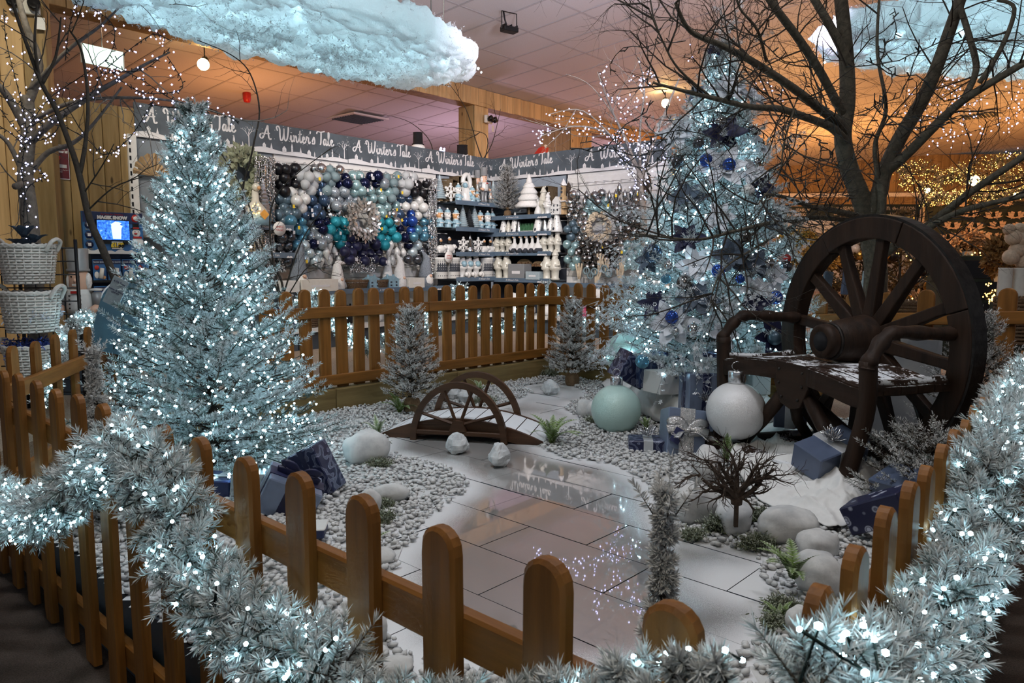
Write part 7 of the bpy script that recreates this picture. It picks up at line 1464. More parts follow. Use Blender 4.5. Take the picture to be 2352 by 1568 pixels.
bare_tree('bare_twigs', 'bare twiggy sapling behind the back fence, right of the lit tree', [([(650, 700, 6.6), (645, 640, 6.6), (600, 560, 6.5), (560, 440, 6.4), (500, 340, 6.3)], .012, .004), ([(648, 690, 6.6), (560, 480, 6.5), (580, 345, 6.4), (596, 255, 6.4), (575, 170, 6.3), (531, 126, 6.2), (453, 92, 6.1)], .010, .003), ([(650, 680, 6.6), (690, 560, 6.5), (740, 480, 6.4)], .008, .003), ([(645, 690, 6.6), (620, 540, 6.5), (640, 440, 6.4), (760, 340, 6.3)], .009, .003), ([(655, 690, 6.6), (700, 620, 6.5), (740, 600, 6.4)], .006, .003)], 'bark_dark', 'bark_dark', 9, 1.4, .4, .004, 1)
bare_tree('bare_twigs', 'slender bare branches standing on the shelf top by the centre post', [([(1000, 372, 13.6), (985, 320, 13.6), (940, 280, 13.5), (880, 262, 13.4)], .011, .003), ([(1110, 372, 14), (1095, 330, 13.9), (1070, 250, 13.8), (1030, 190, 13.6)], .013, .004), ([(1112, 372, 14), (1120, 320, 13.9), (1090, 300, 13.8), (960, 285, 13.5)], .010, .003), ([(1105, 372, 14), (1130, 330, 13.9), (1150, 250, 13.8)], .012, .004)], 'bark_dark', 'bark_dark', 10, .9, .6, .006, 1)
def light_lines(label, lines, Y, per, r, mat, jit, low=True, wirecol='wire_black', w_=.0035, cat='string lights'):
    B = []; W = []; rr = random.Random(len(lines)*31+int(Y*10))
    for ln in lines:
        P = smooth_path([D(x, y, Y) for x, y in ln], 8); L = sum((P[i+1]-P[i]).length for i in range(len(P)-1)); W.append(P)
        for k in range(int(L*per)):
            i = rr.randrange(len(P)-1); B.append(P[i].lerp(P[i+1], rr.random())+Vector((rr.gauss(0, jit), rr.gauss(0, jit), rr.gauss(0, jit))))
    o = B[0].copy(); root = thing('fairy_lights', label, cat, o); bulbs('bulbs', [p-o for p in B], r, mat, root, low); wire('cable', [[p-o for p in q] for q in W], w_, wirecol, root, 3, 6); return root
light_lines('violet-white fairy lights wound through the grey bare tree at the far left', [[(70, 560), (55, 430), (50, 380), (60, 300), (40, 200), (15, 100), (8, 20)], [(60, 300), (110, 230), (180, 180), (250, 130), (260, 60), (200, 10)], [(70, 290), (150, 250), (210, 215), (240, 170), (330, 160), (390, 110)], [(110, 270), (200, 320), (240, 355), (290, 325), (330, 270), (350, 235)], [(240, 140), (320, 180), (400, 230), (470, 245), (550, 280)], [(60, 330), (100, 300), (60, 250), (0, 220)], [(150, 140), (160, 60), (180, 0)], [(230, 170), (290, 120), (350, 80), (385, 90)], [(0, 250), (60, 320), (120, 310), (150, 260)], [(40, 370), (100, 400), (60, 440), (55, 540)], [(0, 290), (30, 310), (60, 340)], [(340, 240), (420, 250), (480, 258)], [(250, 160), (300, 200), (350, 215), (420, 200), (385, 130)], [(60, 90), (90, 180), (130, 240)]], 5.95, 30, .0080, 'bulb_violet', .035)
light_lines('violet-white fairy lights on the bare tree before the right banner', [[(1490, 400), (1460, 330), (1400, 290), (1320, 270), (1262, 265)], [(1490, 380), (1430, 320), (1340, 300), (1270, 300), (1236, 316)], [(1470, 330), (1430, 260), (1400, 220), (1375, 165)], [(1430, 250), (1475, 190), (1468, 145)], [(1465, 200), (1490, 180), (1500, 170)], [(1440, 260), (1480, 235)], [(1400, 330), (1450, 345), (1500, 330), (1545, 365)], [(1420, 350), (1470, 420), (1500, 420)], [(1400, 310), (1440, 380), (1480, 460)]], 9.9, 36, .0115, 'bulb_violet', .05)
light_lines('violet-white fairy lights clustered behind the big bare tree at the right', [[(2075, 250), (2110, 215), (2180, 200), (2215, 240), (2290, 210), (2352, 215)], [(2090, 330), (2130, 320), (2180, 310), (2185, 280)], [(2180, 320), (2240, 300), (2300, 280), (2352, 250)], [(2225, 340), (2250, 335)], [(2320, 350), (2352, 380)], [(2100, 270), (2150, 240), (2230, 250)], [(2080, 300), (2110, 310)], [(2150, 190), (2230, 180)]], 10.5, 34, .013, 'bulb_violet', .09)
light_lines('violet-white fairy lights beside the top of the decorated tree', [[(1735, 165), (1760, 190), (1795, 215), (1770, 235)], [(1570, 130), (1600, 140)], [(1575, 200), (1578, 250)]], 7.2, 28, .009, 'bulb_violet', .05)
# unlit light cables with dark stubs looped through the big bare tree
W = []; rr = random.Random(77)
for _ in range(44):
    x = rr.uniform(1480, 2060); y = rr.uniform(20, 430); P = [D(x, y, rr.uniform(5.0, 6.2))]
    d = Vector((rr.uniform(-1, 1), rr.uniform(-.3, .3), rr.uniform(-1, .5))).normalized()
    for k in range(9): d = (d+Vector((rr.gauss(0, .4), rr.gauss(0, .2), rr.gauss(0, .35)))).normalized(); P.append(P[-1]+d*.085)
    W.append(P)
for x0 in (1752, 1808, 1846, 1880): W.append([D(x0+6*math.sin(k), 320+k*17, 5.8) for k in range(9)])
b_ = W[0][0].copy(); root = thing('unlit_light_string', 'unlit black light cable with stubby bulbs tangled in the big bare tree', 'string lights', b_); wire('cable', [[p-b_ for p in q] for q in W], .0042, 'wire_black', root, 3, 17, .05)

# ------------------------------------------------------------------ left corner: baskets, nutcracker, snow toy stand, poster
bY = 5.9
def at_px(px, pyb, Y): return D(px, pyb, Y)
p = at_px(68, 652, bY); basket('upper white wicker basket holding blue poinsettias', p, .40, .30, 'wicker_white')
p2 = at_px(76, 762, bY-.1); basket('middle white wicker basket, nearly empty', p2, .41, .31, 'wicker_white'); basket('lowest white wicker basket filled with navy tinsel, behind the pickets', at_px(82, 880, bY-.1), .40, .30, 'wicker_white')
rk = thing('basket_stand', 'black metal stand carrying the three white wicker baskets', 'stand', (p.x, p.y+.25, 0))
for s in (-1, 1): b = MB(); b.tube([(s*.24, 0, 0), (s*.24, 0, p.z+.36)], .014, 6); b.build('post', M['black_metal'], rk)
for z in np.arange(.15, p.z+.36, .11): b = MB(); b.tube([(-.45, 0, z), (.24, 0, z)], .006, 5); b.build('rung', M['black_metal'], rk)
b = MB(); [b.tube([(x, .01, .1), (x, .01, p.z+.3)], .005, 5) for x in (-.4, -.3, -.12, 0, .12)]; b.build('grid', M['black_metal'], rk)
for i, (dx, dz, s, m_) in enumerate(((0, .02, .13, 'blue_petal'), (.06, .06, .12, 'blue_petal'), (-.08, .03, .11, 'blue_petal'), (.10, .0, .10, 'blue_petal'), (-.02, .10, .13, 'blue_petal'))):
    c = p+Vector((dx, -.03+.03*(i % 3), .27+dz)); fl = thing('poinsettia', ['blue-grey poinsettia in front of the upper basket', 'blue-grey poinsettia at the right of the upper basket', 'blue-grey poinsettia at the left of the upper basket', 'low blue-grey poinsettia at the right rim of the upper basket', 'tall blue-grey poinsettia standing up in the upper basket'][i], 'flower', c)
    for k in range(6): b = MB(); a = k*1.047+i; petal(b, Vector((0, 0, 0)), Vector((math.cos(a), math.sin(a), .45+.3*(i == 4))).normalized(), Vector((-.3*math.cos(a), -.3*math.sin(a), 1)).normalized(), s, s*.28); b.build('petal', M[m_], fl)
    b = MB(); [b.ball((.012*math.cos(q), .012*math.sin(q), .02), .008, 6) for q in (0, 2, 4)]; b.build('stamens', M['silver'], fl)
rr_ = np.random.default_rng(4)
for lab, c, colr in (('tangle of clear glittery baubles inside the middle basket', p2+Vector((0, 0, .10)), (.35, .38, .44)), ('heap of shiny navy tinsel in the lowest basket', at_px(82, 880, bY-.1)+Vector((0, 0, .24)), (.03, .05, .20))):
    n = 260; S = np.c_[rr_.uniform(-.16, .16, n), rr_.uniform(-.14, .14, n), rr_.uniform(0, .08, n)]; E = S+rr_.normal(0, .04, (n, 3)); V, T, C = shoots(S, E, 6, .03, .005, .5, 1.2, colr, tuple(min(1, q*1.9) for q in colr)); o = np_mesh('tinsel_heap', V, T, M['needles'], None, C, loc=c, kind='stuff'); tag(o, lab, 'tinsel')
nutcracker(None, 'tall grey and white nutcracker standing behind the left fence', (D(187, 740, 6.9).x, 6.9, .42), .95, .15); b = MB(); b.box((0, 0, .2), (.5, .4, .4), ch=.01); o = b.build('display_plinth', M['shelf_grey'], loc=(D(187, 740, 6.9).x, 6.95, .01)); tag(o, 'dark plinth under the tall nutcracker, behind the left fence', 'plinth')
# snow toy stand: plane just in front of the pine boards
def Sp(px, py, off=.32): return onplane(px, py, LP, 50, off)
a0, a1 = Sp(190, 487), Sp(334, 583); zc = (a0.z+a1.z)/2; cw = (Vector((a1.x, a1.y))-Vector((a0.x, a0.y))).length; hh = Sp(190, 487).z-Sp(190, 583).z; cc = (a0+a1)/2; zt_ = Sp(260, 487).z; zb_ = Sp(260, 583).z; hh = zt_-zb_
st = thing('toy_display_stand', 'blue display stand with lit video screen and snow toy packs on the left', 'display stand', (cc.x, cc.y, 0), RL)
b = MB(); b.box((0, .05, (zt_+zb_)/2), (cw, .04, hh), ch=.003); hd = b.build('header_card', M['blue_card'], st)
b = MB(); b.box((0, .026, zt_-hh*.13), (cw*.99, .006, hh*.25)); b.build('night_print', M['deep_blue_card'], hd)
b = MB(); n = 18; b.add([(-cw/2+cw*i/n, .027, zb_) for i in range(n+1)]+[(-cw/2+cw*i/n, .027, zb_+hh*(.08+.03*math.sin(i*1.9)+.02*math.sin(i*.7))) for i in range(n+1)], [(i, i+1, n+2+i, n+1+i) for i in range(n)]); b.build('snow_print', M['print_white'], hd)
sx, sz = -cw*.02, zb_+hh*.57
NT('screen_glow'); t = NT('screen_glow'); x = t.tex(36, det=4); t.l(t.ramp(x.outputs[0], [(.35, (.005, .05, .45)), (.6, (.06, .28, .95)), (.75, (.6, .85, 1))]), t.b.inputs['Emission Color']); t.b.inputs['Emission Strength'].default_value = 1.5; t.set((0, 0, 0), .3)
glow('screen_white', (.52, .68, 1), 1.5)
b = MB(); b.box((sx, .018, sz), (cw*.56, .03, hh*.50), ch=.004); tv = b.build('screen_bezel', M['black_metal'], st); b = MB(); b.box((sx, .001, sz), (cw*.53, .004, hh*.46)); b.build('picture', M['screen_glow'], tv)
b = MB(); b.prism([(-.05, -.5), (.32, -.5), (.36, .1), (.42, .25), (.3, .32), (.38, .42), (.1, .5), (-.1, .35), (-.1, 0)], 0, .002, 'y', M=Matrix.Translation((sx, -.003, sz+hh*.0)) @ Matrix.Diagonal((cw*.36, 1, hh*.42, 1))); b.build('glove_image', M['screen_white'], tv)
b = MB(); [b.prism([(s*cw*.17-.03, sz-hh*.25), (s*cw*.17+.07, sz-hh*.25), (s*cw*.17+.05, sz-hh*.33), (s*cw*.17-.01, sz-hh*.33)], -.002, .02, 'y') for s in (-1, 1)]; b.build('screen_foot', M['black_metal'], tv)
text('MAGIK SNOW', hh*.105, (sx, .020, zt_-hh*.135), M['print_white'], hd, bold=.004); text('Buy Two, Get Third Free', hh*.05, (sx, .020, zt_-hh*.055), M['red_paint'], hd)
b = MB(); b.box((cw*.04, .020, zb_+hh*.21), (cw*.19, .006, hh*.18), ch=.002); pc_ = b.build('price_card', M['cream_plastic'], st); text('£1.99', hh*.13, (cw*.04, .016, zb_+hh*.21), M['yellow_print'], pc_, bold=.005); text('£1.99', hh*.13, (cw*.04+.003, .0165, zb_+hh*.207), M['black_metal'], pc_, bold=.009)
for z in (.68, .45, .22): b = MB(); b.lathe([(hh*.085, -.003), (hh*.085, .003), (.001, .0035)], 20, M=Matrix.Translation((-cw*.41, .024, zb_+hh*z)) @ Matrix.Rotation(PI/2, 4, 'X')); o = b.build('picture_disc', M['deep_blue_card'], hd); b = MB(); b.box((-cw*.41, .018, zb_+hh*z), (hh*.07, .003, hh*.07)); b.build('cup_print', M['print_white'], o); text('Pour Water', hh*.03, (-cw*.41, .018, zb_+hh*(z-.105)), M['yellow_print'], o)
b = MB(); b.lathe([(hh*.095, -.003), (hh*.095, .003), (.001, .0035)], 24, M=Matrix.Translation((cw*.37, .024, zt_-hh*.13)) @ Matrix.Rotation(PI/2, 4, 'X')); o = b.build('round_badge', M['red_paint'], hd); b = MB(); b.lathe([(hh*.05, -.003), (hh*.05, .003), (.001, .0035)], 20, M=Matrix.Translation((cw*.37, .020, zt_-hh*.13)) @ Matrix.Rotation(PI/2, 4, 'X')); b.build('badge_centre', M['print_white'], o)
b = MB(); b.ball((cw*.38, .03, zb_+hh*.52), hh*.10, 14, 0, (1, .12, 1)); b.ball((cw*.40, .03, zb_+hh*.28), hh*.14, 14, 0, (1, .1, 1.1)); b.box((cw*.37, .022, zb_+hh*.62), (hh*.22, .012, hh*.03), 1); b.box((cw*.37, .022, zb_+hh*.68), (hh*.14, .012, hh*.12), 1); b.box((cw*.37, .017, zb_+hh*.64), (hh*.14, .006, hh*.03), 2); [b.ball((cw*.38+s*hh*.04, .018, zb_+hh*.55), hh*.012, 6, 1) for s in (-1, 1)]; b.ball((cw*.36, .014, zb_+hh*.50), hh*.022, 6, 2, (2, .5, 1)); b.box((cw*.39, .018, zb_+hh*.41), (hh*.2, .006, hh*.045), 2); b.build('snowman_print', [M['print_white'], M['black_metal'], M['red_paint']], hd)
b = MB(); [b.box((s*cw*.5, .05, zb_/2), (.03, .3, zb_)) for s in (-1, 1)]; b.build('side_frame', M['black_metal'], st); b = MB(); b.box((0, .2, zb_/2), (cw, .02, zb_)); b.build('back_panel', M['deep_blue_card'], st)
zs = [Sp(262, y).z for y in (643, 703, 765)]
for z in zs: b = MB(); b.box((0, .02, z-.01), (cw, .34, .025), ch=.003); b.build('tray', M['black_metal'], st)
pk = None
for r_, z in enumerate(zs):
    for c_ in range(4):
        q = Vector((cc.x, cc.y, 0))+E1*(-cw*.36+c_*cw*.24)+N1*.12; q.z = z+.004; lab = 'blue snow toy pack, %s from left on the %s tray of the stand' % (ORD[c_], ('top', 'middle', 'lowest')[r_])
        if pk is None:
            pk = thing('toy_pack', lab, 'toy', q, RL, 'toy packs, top tray'); w_, h_ = cw*.21, (zs[0]-zs[1])*.78
            b = MB(); b.box((0, 0, h_/2), (w_, .012, h_), ch=.002); b.build('card', M['blue_card'], pk); b = MB(); b.box((0, -.008, h_*.86), (w_*.9, .004, h_*.2)); k = b.build('title_print', M['deep_blue_card'], pk); text('MAGIK SNOW', h_*.09, (0, -.011, h_*.86), M['print_white'], k)
            b = MB(); b.tube([(w_*.0, -.03, h_*.08), (w_*.14, -.03, h_*.58)], .022, 10); b.build('tube', M['ceramic_white'], pk); b = MB(); b.lathe([(h_*.11, -.002), (h_*.11, .002), (.001, .003)], 16, M=Matrix.Translation((-w_*.22, -.010, h_*.6)) @ Matrix.Rotation(PI/2, 4, 'X')); b.build('badge', M['red_paint'], pk); b = MB(); b.ball((-w_*.25, -.012, h_*.25), h_*.14, 10, 0, (.8, .15, 1.2)); b.ball((w_*.3, -.012, h_*.13), h_*.09, 8, 1, (1, .2, 1)); b.build('cup_print', [M['print_white'], M['tan_face']], pk)
        else: dup(pk, q, None, lab, 'toy packs, %s tray' % ('top', 'middle', 'lowest')[r_], (0, 0, RL))
# poster on the pine boards
def Wp_(px, py): return onplane(px, py, LP, 50, .062)
q0, q1 = Wp_(101, 330), Wp_(161, 411); pw_ = (Vector((q1.x, q1.y))-Vector((q0.x, q0.y))).length; ph_ = Wp_(130, 330).z-Wp_(130, 409).z; pcn = (q0+q1)/2
po = thing('security_poster', 'dark red shop notice on the pine boards behind the lit bare tree', 'poster', pcn, RL)
b = MB(); b.box((0, 0, 0), (pw_, .004, ph_)); b.build('border', M['print_white'], po); b = MB(); b.box((0, -.003, 0), (pw_*.95, .003, ph_*.96)); b.build('sheet', M['maroon'], po)
b = MB(); b.box((.02, -.005, -ph_*.12), (pw_*.6, .002, ph_*.1)); b.lathe([(pw_*.14, -.001), (pw_*.14, .001), (.001, .0015)], 18, M=Matrix.Translation((0, -.005, ph_*.12)) @ Matrix.Rotation(PI/2, 4, 'X'), mi=1); b.build('picture', [M['print_shade'], M['red_paint']], po)
text('If the hat fits,\nwhy not wear it?', ph_*.085, (0, -.006, ph_*.34), M['print_white'], po, bold=.003); text('when you have a ho ho ho!\ntake a peep', ph_*.05, (0, -.006, -ph_*.26), M['print_white'], po)
# sledge and price card by the lit tree
c = D(282, 735, 5.3); root = thing('blue_sledge', 'teal blue round-topped sledge leaning behind the lit tree on the left', 'sledge', c, .5, rot=(-.18, .25, .3)); b = MB(); b.prism([(.17*math.cos(PI*i/14), .12+.17*math.sin(PI*i/14)) for i in range(15)]+[(-.17, -.25), (.17, -.25)], -.012, .012, 'y'); b.build('board', M['teal_board'], root); b = MB(); b.tube([(.172*math.cos(PI*i/14), -.013, .12+.172*math.sin(PI*i/14)) for i in range(15)], .006, 5); b.build('edge', M['print_white'], root); text('snow', .05, (-.05, -.014, -.02), M['print_shade'], root, (PI/2, .4, 0), shear=.2)
c = D(266, 670, 4.0); root = thing('hanging_price_card', 'pale blue price card hanging on the left of the lit tree', 'price tag', c, rot=(.1, .5, .1)); b = MB(); b.box((0, 0, 0), (.085, .003, .16)); b.build('card', M['bauble_frost'], root); text('6.5ft Tree', .016, (0, -.003, .055), M['print_navy'], root); text('warm & white\n£59.99', .015, (0, -.003, .0), M['print_navy'], root)
# red alarm, lit exit sign, lamps, vents, spot fixtures
root = thing('fire_alarm', 'red fire alarm sounder on the ceiling beyond the beam', 'alarm', D(567, 222, 14.2)); b = MB(); b.lathe([(.05, .1), (.075, .09), (.075, -.04), (.055, -.1), (.001, -.11)], 14); b.build('sounder', M['red_paint'], root); b = MB(); b.lathe([(.04, .1), (.04, .22), (.001, .22)], 10); b.build('mount', M['white_paint'], root)
root = thing('lit_sign', 'glowing white emergency sign panel high on the left', 'sign', D(236, 131, 8.9), .95); b = MB(); b.box((0, 0, 0), (.46, .03, .21), ch=.003); b.build('panel', M['sign_glow'], root); b = MB(); [b.box((s*.235, 0, 0), (.012, .04, .22)) for s in (-1, 1)]; b.build('end_cap', M['white_paint'], root); b = MB(); b.tube([(0, 0, .1), (0, 0, .75)], .006, 5); b.build('rod', M['steel'], root)
for px, py, Y, m_, lab, r in ((467, 148, 11.2, 'lamp_warm', 'warm ceiling spot lamp below the long cloud', .085), (866, 291, 19.0, 'lamp_white', 'bright ceiling lamp in the far room, left of the two', .11), (1043, 263, 18.5, 'lamp_white', 'bright ceiling lamp in the far room, beside the centre post', .11), (1215, 306, 21, 'lamp_white', 'bright ceiling lamp at the tip of the violet lights', .10), (1529, 237, 16.0, 'lamp_warm', 'warm ceiling lamp left of the decorated tree', .09), (2238, 415, 19, 'lamp_warm', 'warm round lamp among the amber garlands at the right', .13), (2335, 450, 19, 'lamp_warm', 'small warm lamp at the right edge among the amber garlands', .09), (2130, 437, 19, 'lamp_warm', 'small warm lamp at the left end of the amber garlands', .07)):
    c = D(px, py, Y); root = thing('spot_lamp', lab, 'lamp', c); b = MB(); b.ball((0, 0, 0), r, 14); b.build('bulb', M[m_], root); b = MB(); b.lathe([(r*.6, .0), (r*.65, r*.8), (r*.4, r*1.2), (.001, r*1.2)], 14, M=Matrix.Translation((0, .06, .02))); b.build('housing', M['black_metal'], root); b = MB(); b.tube([(0, .06, r*1.2), (0, .06, .4)], .010, 5); b.build('stem', M['black_metal'], root)
c = cpt(-.36, 2.94, -.28); root = thing('floodlight', 'black floodlight with bracket on the ceiling at the top middle', 'lamp', c, .6); b = MB(); b.box((0, 0, 0), (.24, .14, .07), ch=.008); [b.box((.1*i-.1, .0, .045), (.012, .13, .03)) for i in range(3)]; b.build('body', M['black_metal'], root); b = MB(); b.tube([(-.13, 0, 0), (-.13, 0, .24), (.13, 0, .24), (.13, 0, 0)], .009, 5, smooth=False); b.build('bracket', M['black_metal'], root); b = MB(); b.tube([(-.05, 0, .06), (-.06, .03, .15), (-.1, 0, .24)], .012, 6); b.build('cable', M['black_metal'], root)
def twin(label, c, rz):
    root = thing('emergency_light', label, 'lamp', c, rz); b = MB(); b.box((0, 0, 0), (.26, .07, .15), ch=.01); b.build('box', M['cream_plastic'], root)
    for s in (-1, 1): b = MB(); b.lathe([(.03, 0), (.055, .04), (.06, .10), (.05, .105), (.001, .09)], 14, M=Matrix.Translation((s*.09-.01, -.04, -.02)) @ Matrix.Rotation(PI/2-.3, 4, 'X')); b.build('lamp_head', M['black_metal'], root)
    b = MB(); b.box((.12, -.045, -.16), (.09, .004, .12)); b.build('paper_tag', M['white_paint'], root)
twin('twin-head emergency light on the big post at the upper left', onplane(58, 15, (LP[0], LP[1]), 50, .42), math.radians(30)); twin('twin-head emergency light on the centre post', bpt(2.28+.12, 4.05, .06), RL+.3)
for px, py, lab in ((822, 270, 'square ceiling air vent in the far room'), (2250, 262, 'dark ceiling air vent above the violet lights on the right')):
    u, v, q = ray(px, py); k = .084; nn = (math.sin(math.radians(50)), -math.cos(math.radians(50))); t_ = (4.61-k*(BP[0]*nn[0]+BP[1]*nn[1])-EYE)/(q-k*(u*nn[0]+v*nn[1])); c = Vector((u*t_, v*t_, EYE+q*t_-.03))
    root = thing('ceiling_vent', lab, 'vent', c, RL); b = MB(); b.box((0, 0, .01), (.95, .95, .03), ch=.005); b.build('frame', M['white_paint'], root); b = MB(); [b.box((0, -.36+.09*i, -.012), (.8, .05, .02), M=Matrix.Rotation(0, 4, 'X')) for i in range(9)]; b.build('louvres', M['shelf_grey'], root)

# ------------------------------------------------------------------ warm shop behind the right side
def header(label, px0, px1, py0, py1, Y, txts):
    a, c = D(px0, py0, Y), D(px1, py1, Y); root = thing('shop_banner', label, 'banner', ((a.x+c.x)/2, Y, c.z)); w_, h_ = c.x-a.x, a.z-c.z; b = MB(); b.box((0, 0, h_/2), (w_, .04, h_), ch=.003); pn = b.build('header_panel', M['dark_green_card'], root)
    for fx in txts: text("'Tis the SEASON", h_*.36, (w_*fx, -.022, h_*.66), M['leaf_wood'], pn, bold=.004); text('to SPARKLE', h_*.40, (w_*fx+h_*.2, -.022, h_*.26), M['leaf_wood'], pn, bold=.004)
header('dark green sparkle-season banner behind the bare tree trunk', 1868, 2116, 469, 498, 17, (-.22, .30)); header('left stretch of dark green banner beside the decorated tree', 1790, 1866, 474, 500, 17, (0,))
a, c = D(1800, 498, 17.1), D(2116, 640, 17.1); root = thing('shelving_bay', 'warm-lit cream slat bay under the sparkle banner', 'shelf', ((a.x+c.x)/2, 17.15, 0)); w_ = c.x-a.x; b = MB(); b.box((0, .02, a.z/2), (w_, .04, a.z)); b.build('back_panel', M['pampas'], root)
for k in range(10): b = MB(); b.box((0, -.012, a.z-.10-k*.17), (w_-.02, .02, .155), ch=.004); b.build('slat', M['cream_plastic'], root)
for z in (1.9, 1.35, .8): b = MB(); b.box((-w_*.3, -.25, z), (w_*.36, .5, .035), ch=.004); b.build('shelf', M['cream_plastic'], root)
a, c = D(2120, 462, 15.5), D(2420, 640, 15.5); dv = thing('dove_wall', 'dark green display wall covered with pairs of pale paper doves', 'display wall', ((a.x+c.x)/2, 15.5, 0)); w_ = c.x-a.x; b = MB(); b.box((0, .03, a.z/2), (w_, .06, a.z)); b.build('board', M['dark_green_card'], dv); b = MB(); b.box((-w_/2, .0, a.z/2), (.06, .08, a.z)); b.build('edge_strip', M['leaf_wood'], dv)
def dove(b, s): b.add([(-.5, 0, -.05), (-.2, -.01, -.12), (.25, -.01, -.02), (.5, 0, .12), (.2, -.01, .08), (-.15, -.01, .06)], [(0, 1, 2, 3, 4, 5)]); b.add([(-.15, -.015, .03), (.15, -.015, .05), (.05, -.03, .5), (-.25, -.03, .42)], [(0, 1, 2, 3)]); b.add([(0, -.012, .02), (.22, -.012, .04), (.34, -.03, .42), (.12, -.03, .4)], [(0, 1, 2, 3)]); b.add([(-.5, 0, -.05), (-.78, 0, -.2), (-.68, 0, -.02), (-.72, 0, .1)], [(0, 1, 2, 3)])
b = MB(); dove(b, 1); b.v = [tuple(q*.25 for q in v) for v in b.v]; dv0 = None
for py in (470, 497, 522, 548, 570):
    for k, px in enumerate(range(2135+(int(py) % 3)*8, 2352, 52)):
        for s in (-1, 1):
            q = D(px+s*10+(26 if py in (497, 548) else 0), py+R.uniform(-2, 2), 15.42); loc = (q.x-dv.location.x, q.y-dv.location.y, q.z)
            if dv0 is None: dv0 = b.build('paper_dove', M['pampas'], dv, loc)
            else: inst(dv0, dv, loc, (0, 0, 0), (s, 1, 1), 'paper_dove')
def amber(label, pts, Y, rad, dens, nb, seed, br=.016): return garland(label, [D(x, y, Y) for x, y in pts], rad, dens, .06, .006, 18, nb, br*.6, seed, .25, 'bulb_amber', True)
for a in [('amber-lit garland arching high behind the bare branches, upper', [(2055, 395), (2120, 385), (2165, 412), (2250, 378), (2360, 368)], 18, .22, 60, 260, 51), ('amber-lit garland along the top of the dove wall', [(2112, 462), (2200, 450), (2290, 446), (2365, 442)], 15.3, .15, 80, 300, 52), ('amber-lit garland in the middle of the warm display', [(2070, 410), (2110, 430), (2160, 440)], 17.5, .2, 60, 130, 53), ('second amber-lit garland along the upper right', [(2170, 400), (2260, 415), (2360, 400)], 18, .2, 60, 190, 54)]: amber(*a)
for a in [('amber fairy lights along the dresser top under the doves', [[(2215, 600), (2240, 592), (2275, 588)]], 9.4, 60, .012), ('glowing amber lights in jars behind the right fence', [[(2265, 690), (2280, 668), (2300, 690), (2285, 700)], [(2330, 690), (2345, 670), (2352, 690)], [(2268, 680), (2300, 676)]], 7.4, 110, .010), ('amber lights seen between the wheel spokes', [[(2105, 625), (2125, 622), (2140, 618)], [(2075, 640), (2090, 700), (2075, 730)], [(2048, 560), (2090, 600)]], 10, 22, .012), ('golden string lights beyond the decorated tree, left side', [[(1545, 270), (1555, 300), (1548, 330)], [(1530, 360), (1545, 400)]], 13, 70, .014)]: light_lines(*a, 'bulb_amber', .05)
def bush(label, px, py, wpx, hpx, Y, green, white, n, seed, flock=.5, nl=.07, nw=.012, name='dried_bouquet', cat='flowers'):
    c = D(px, py, Y); k = Y/FPX; rr = np.random.default_rng(seed); a = unit(rr.normal(size=(n, 3))); rad = np.array([wpx*k/2, wpx*k/2.4, hpx*k/2]); S = a*rad*rr.uniform(.2, .6, (n, 1)); E = a*rad*rr.uniform(.8, 1.1, (n, 1)); root = thing(name, label, cat, c); V, T, C = merge(shoots(S, E, 10, nl, nw, flock, 1.0, green, white), stems(S, E, .006)); np_mesh('foliage', V, T, M['needles'], root, C, kind='stuff'); b = MB(); b.lathe([(wpx*k*.16, -rad[2]*1.25), (wpx*k*.2, -rad[2]*.6), (wpx*k*.17, -rad[2]*.55)], 14); b.build('pot', M['cream_plastic'], root); return root
for a in [('green and gold foliage bouquet right of the decorated tree', 1835, 552, 90, 50, 11, (.10, .10, .02), (.55, .36, .08), 220, 61), ('golden dried grasses below the green bouquet', 1870, 595, 120, 60, 10.6, (.28, .15, .03), (.62, .40, .12), 300, 62), ('peach dried flowers above left of the wheel', 1910, 560, 60, 50, 11.4, (.40, .20, .06), (.78, .48, .2), 150, 63), ('copper leaf spray on the dresser under the doves', 2222, 560, 80, 60, 9.6, (.45, .22, .08), (.80, .50, .26), 130, 64), ('brown dried hydrangeas at the right edge', 2300, 590, 70, 90, 7.6, (.16, .07, .02), (.42, .24, .09), 320, 65), ('grey-white plush foliage peeping over the rear fence, left', 1845, 640, 60, 40, 7.4, (.30, .24, .18), (.65, .58, .5), 160, 66)]: bush(*a)
for i, (px, py, h, lab) in enumerate(((1935, 590, 200, 'dark tree with gold baubles behind the wheel, left of the trunk'), (2062, 600, 220, 'dark tree with black and gold baubles behind the wheel spokes'), (1985, 545, 120, 'warm tree of baubles just above the wheel, beside the trunk'))):
    c = D(px, py+h*.5, 12.2); k = 12.2/FPX; o, tp, dm = conifer('bauble_tree', lab, (c.x, c.y, max(.0, c.z-.2)), h*k*1.15, .2, 70*k, .16, 7, .2, .08, .014, 12, .15, 71+i, green=(.07, .06, .03), white=(.5, .36, .18))
    for j, q in enumerate(sorted(cone_bulbs(18, *dm, lo=.9, seed=80+i), key=lambda e: e[2])): kd = ('bauble_black', 'gold', 'bauble_pearl', 'bauble_gunmetal')[j % 4]; nm = ('black', 'gold', 'pearly', 'gunmetal')[j % 4]; lab2 = '%s bauble, %s from the top of the %s' % (nm, ORD[17-j], ('dark tree left of the trunk', 'dark tree behind the wheel spokes', 'tree just above the wheel')[i]); bauble(lab2, Vector(q[:3])+Vector((c.x, c.y, max(0, c.z-.2))), kd, .085, 'baubles on the warm shop trees')
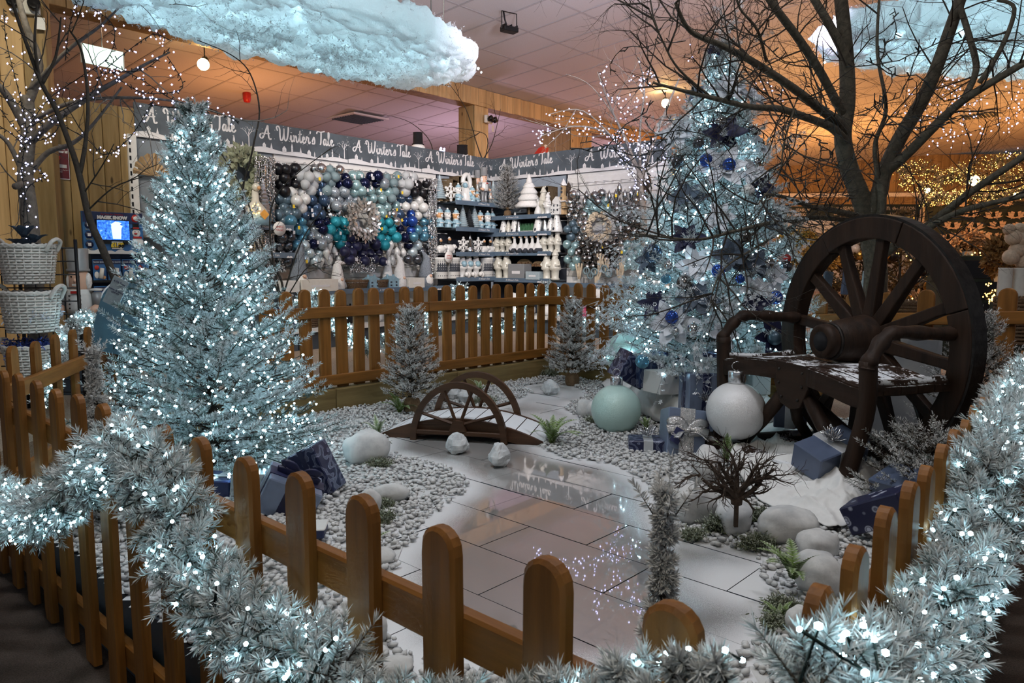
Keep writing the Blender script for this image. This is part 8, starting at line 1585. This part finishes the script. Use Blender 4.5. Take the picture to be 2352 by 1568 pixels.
for i, (px, py) in enumerate(((2318, 527), (2342, 525), (2328, 545), (2346, 548), (2336, 575), (2322, 590), (2350, 600))):
    c = D(px, py, 7.0); b = MB(); b.ball((0, 0, 0), .055 if i < 2 else .075, 12); o = b.build('pampas_plume', M['pampas'], loc=c); tag(o, ['upper left fluffy beige pampas ball at the right edge', 'upper right fluffy beige pampas ball at the right edge', 'pampas ball just under the upper left one', 'pampas ball just under the upper right one', 'pampas ball in the middle of the right-edge bunch', 'lowest left pampas ball of the right-edge bunch', 'lowest right pampas ball of the right-edge bunch'][i], 'plume', 'pampas balls')
for px, lab in ((2305, 'cream vase left of the pair under the pampas'), (2338, 'cream vase right of the pair under the pampas')):
    root = thing('cream_vase', lab, 'vase', (D(px, 690, 7.0).x, 7.0, D(px, 690, 7.0).z-.02)); b = MB(); b.lathe([(.055, 0), (.062, .1), (.06, .32), (.064, .33), (.055, .33), (.05, .1)], 18); b.build('body', M['cream_plastic'], root); b = MB(); b.box((0, 0, -.30), (.16, .16, .6)); b.build('pedestal', M['dark_green_card'], root)
c = D(2255, 640, 9.3); root = thing('dark_dresser', 'black dresser with round knobs under the dove wall', 'dresser', (c.x, 9.5, 0)); b = MB(); b.box((0, 0, .66), (.95, .4, 1.32), ch=.01); b.build('body', M['dark_green_card'], root)
for i in range(3):
    b = MB(); b.box((0, -.205, 1.15-.27*i), (.86, .02, .23), ch=.006); dr = b.build('drawer', M['black_metal'], root); b = MB(); [b.ball((s*.22, -.23, 1.15-.27*i), .022, 8) for s in (-1, 1)]; b.build('knob', M['leaf_wood'], dr)
for i, px in enumerate((1905, 2000, 2080, 2330)): 
    c = D(px, 735, 7.3 if i < 3 else 6.2); basket(['dark wicker hamper behind the wheel, leftmost', 'dark wicker hamper behind the wheel hub', 'dark wicker hamper behind the right spokes', 'dark wicker hamper behind the fence at the right edge'][i], (c.x, c.y, c.z-.20), .30, .38, 'wicker_brown', None, 0, False, 12)
for i, px in enumerate((1900, 1945, 1990)):
    c = D(px, 650, 7.0); b = MB(); b.box((0, 0, 0), (.10, .03, .22), ch=.004); o = b.build('gift_bag', M[('blue_petal', 'paper_slate', 'bauble_frost')[i]], loc=c, rot=(0, .1, .3)); tag(o, ['slate gift bag over the rear fence, leftmost', 'dark blue gift bag over the rear fence in the middle', 'pale blue gift bag over the rear fence beside the trunk'][i], 'bag')
b = MB(); b.box((0, 0, .36), (.46, .02, .72), ch=.003); o = b.build('leaning_board', M['grey_paint'], loc=D(2060, 1000, 4.75)+Vector((0, .0, 0)), rot=(-.18, 0, -.5)); o.location.z = .03; tag(o, 'grey board leaning behind the bench, seen through the wheel', 'board')
# far left dark shop with faint lights
light_lines('faint warm lights in the dark shop beyond the left post', [[(5, 575), (20, 610)], [(3, 640), (25, 650)], [(8, 470), (18, 500)], [(10, 560), (24, 590)]], 9.8, 7, .012, 'bulb_amber', .06)
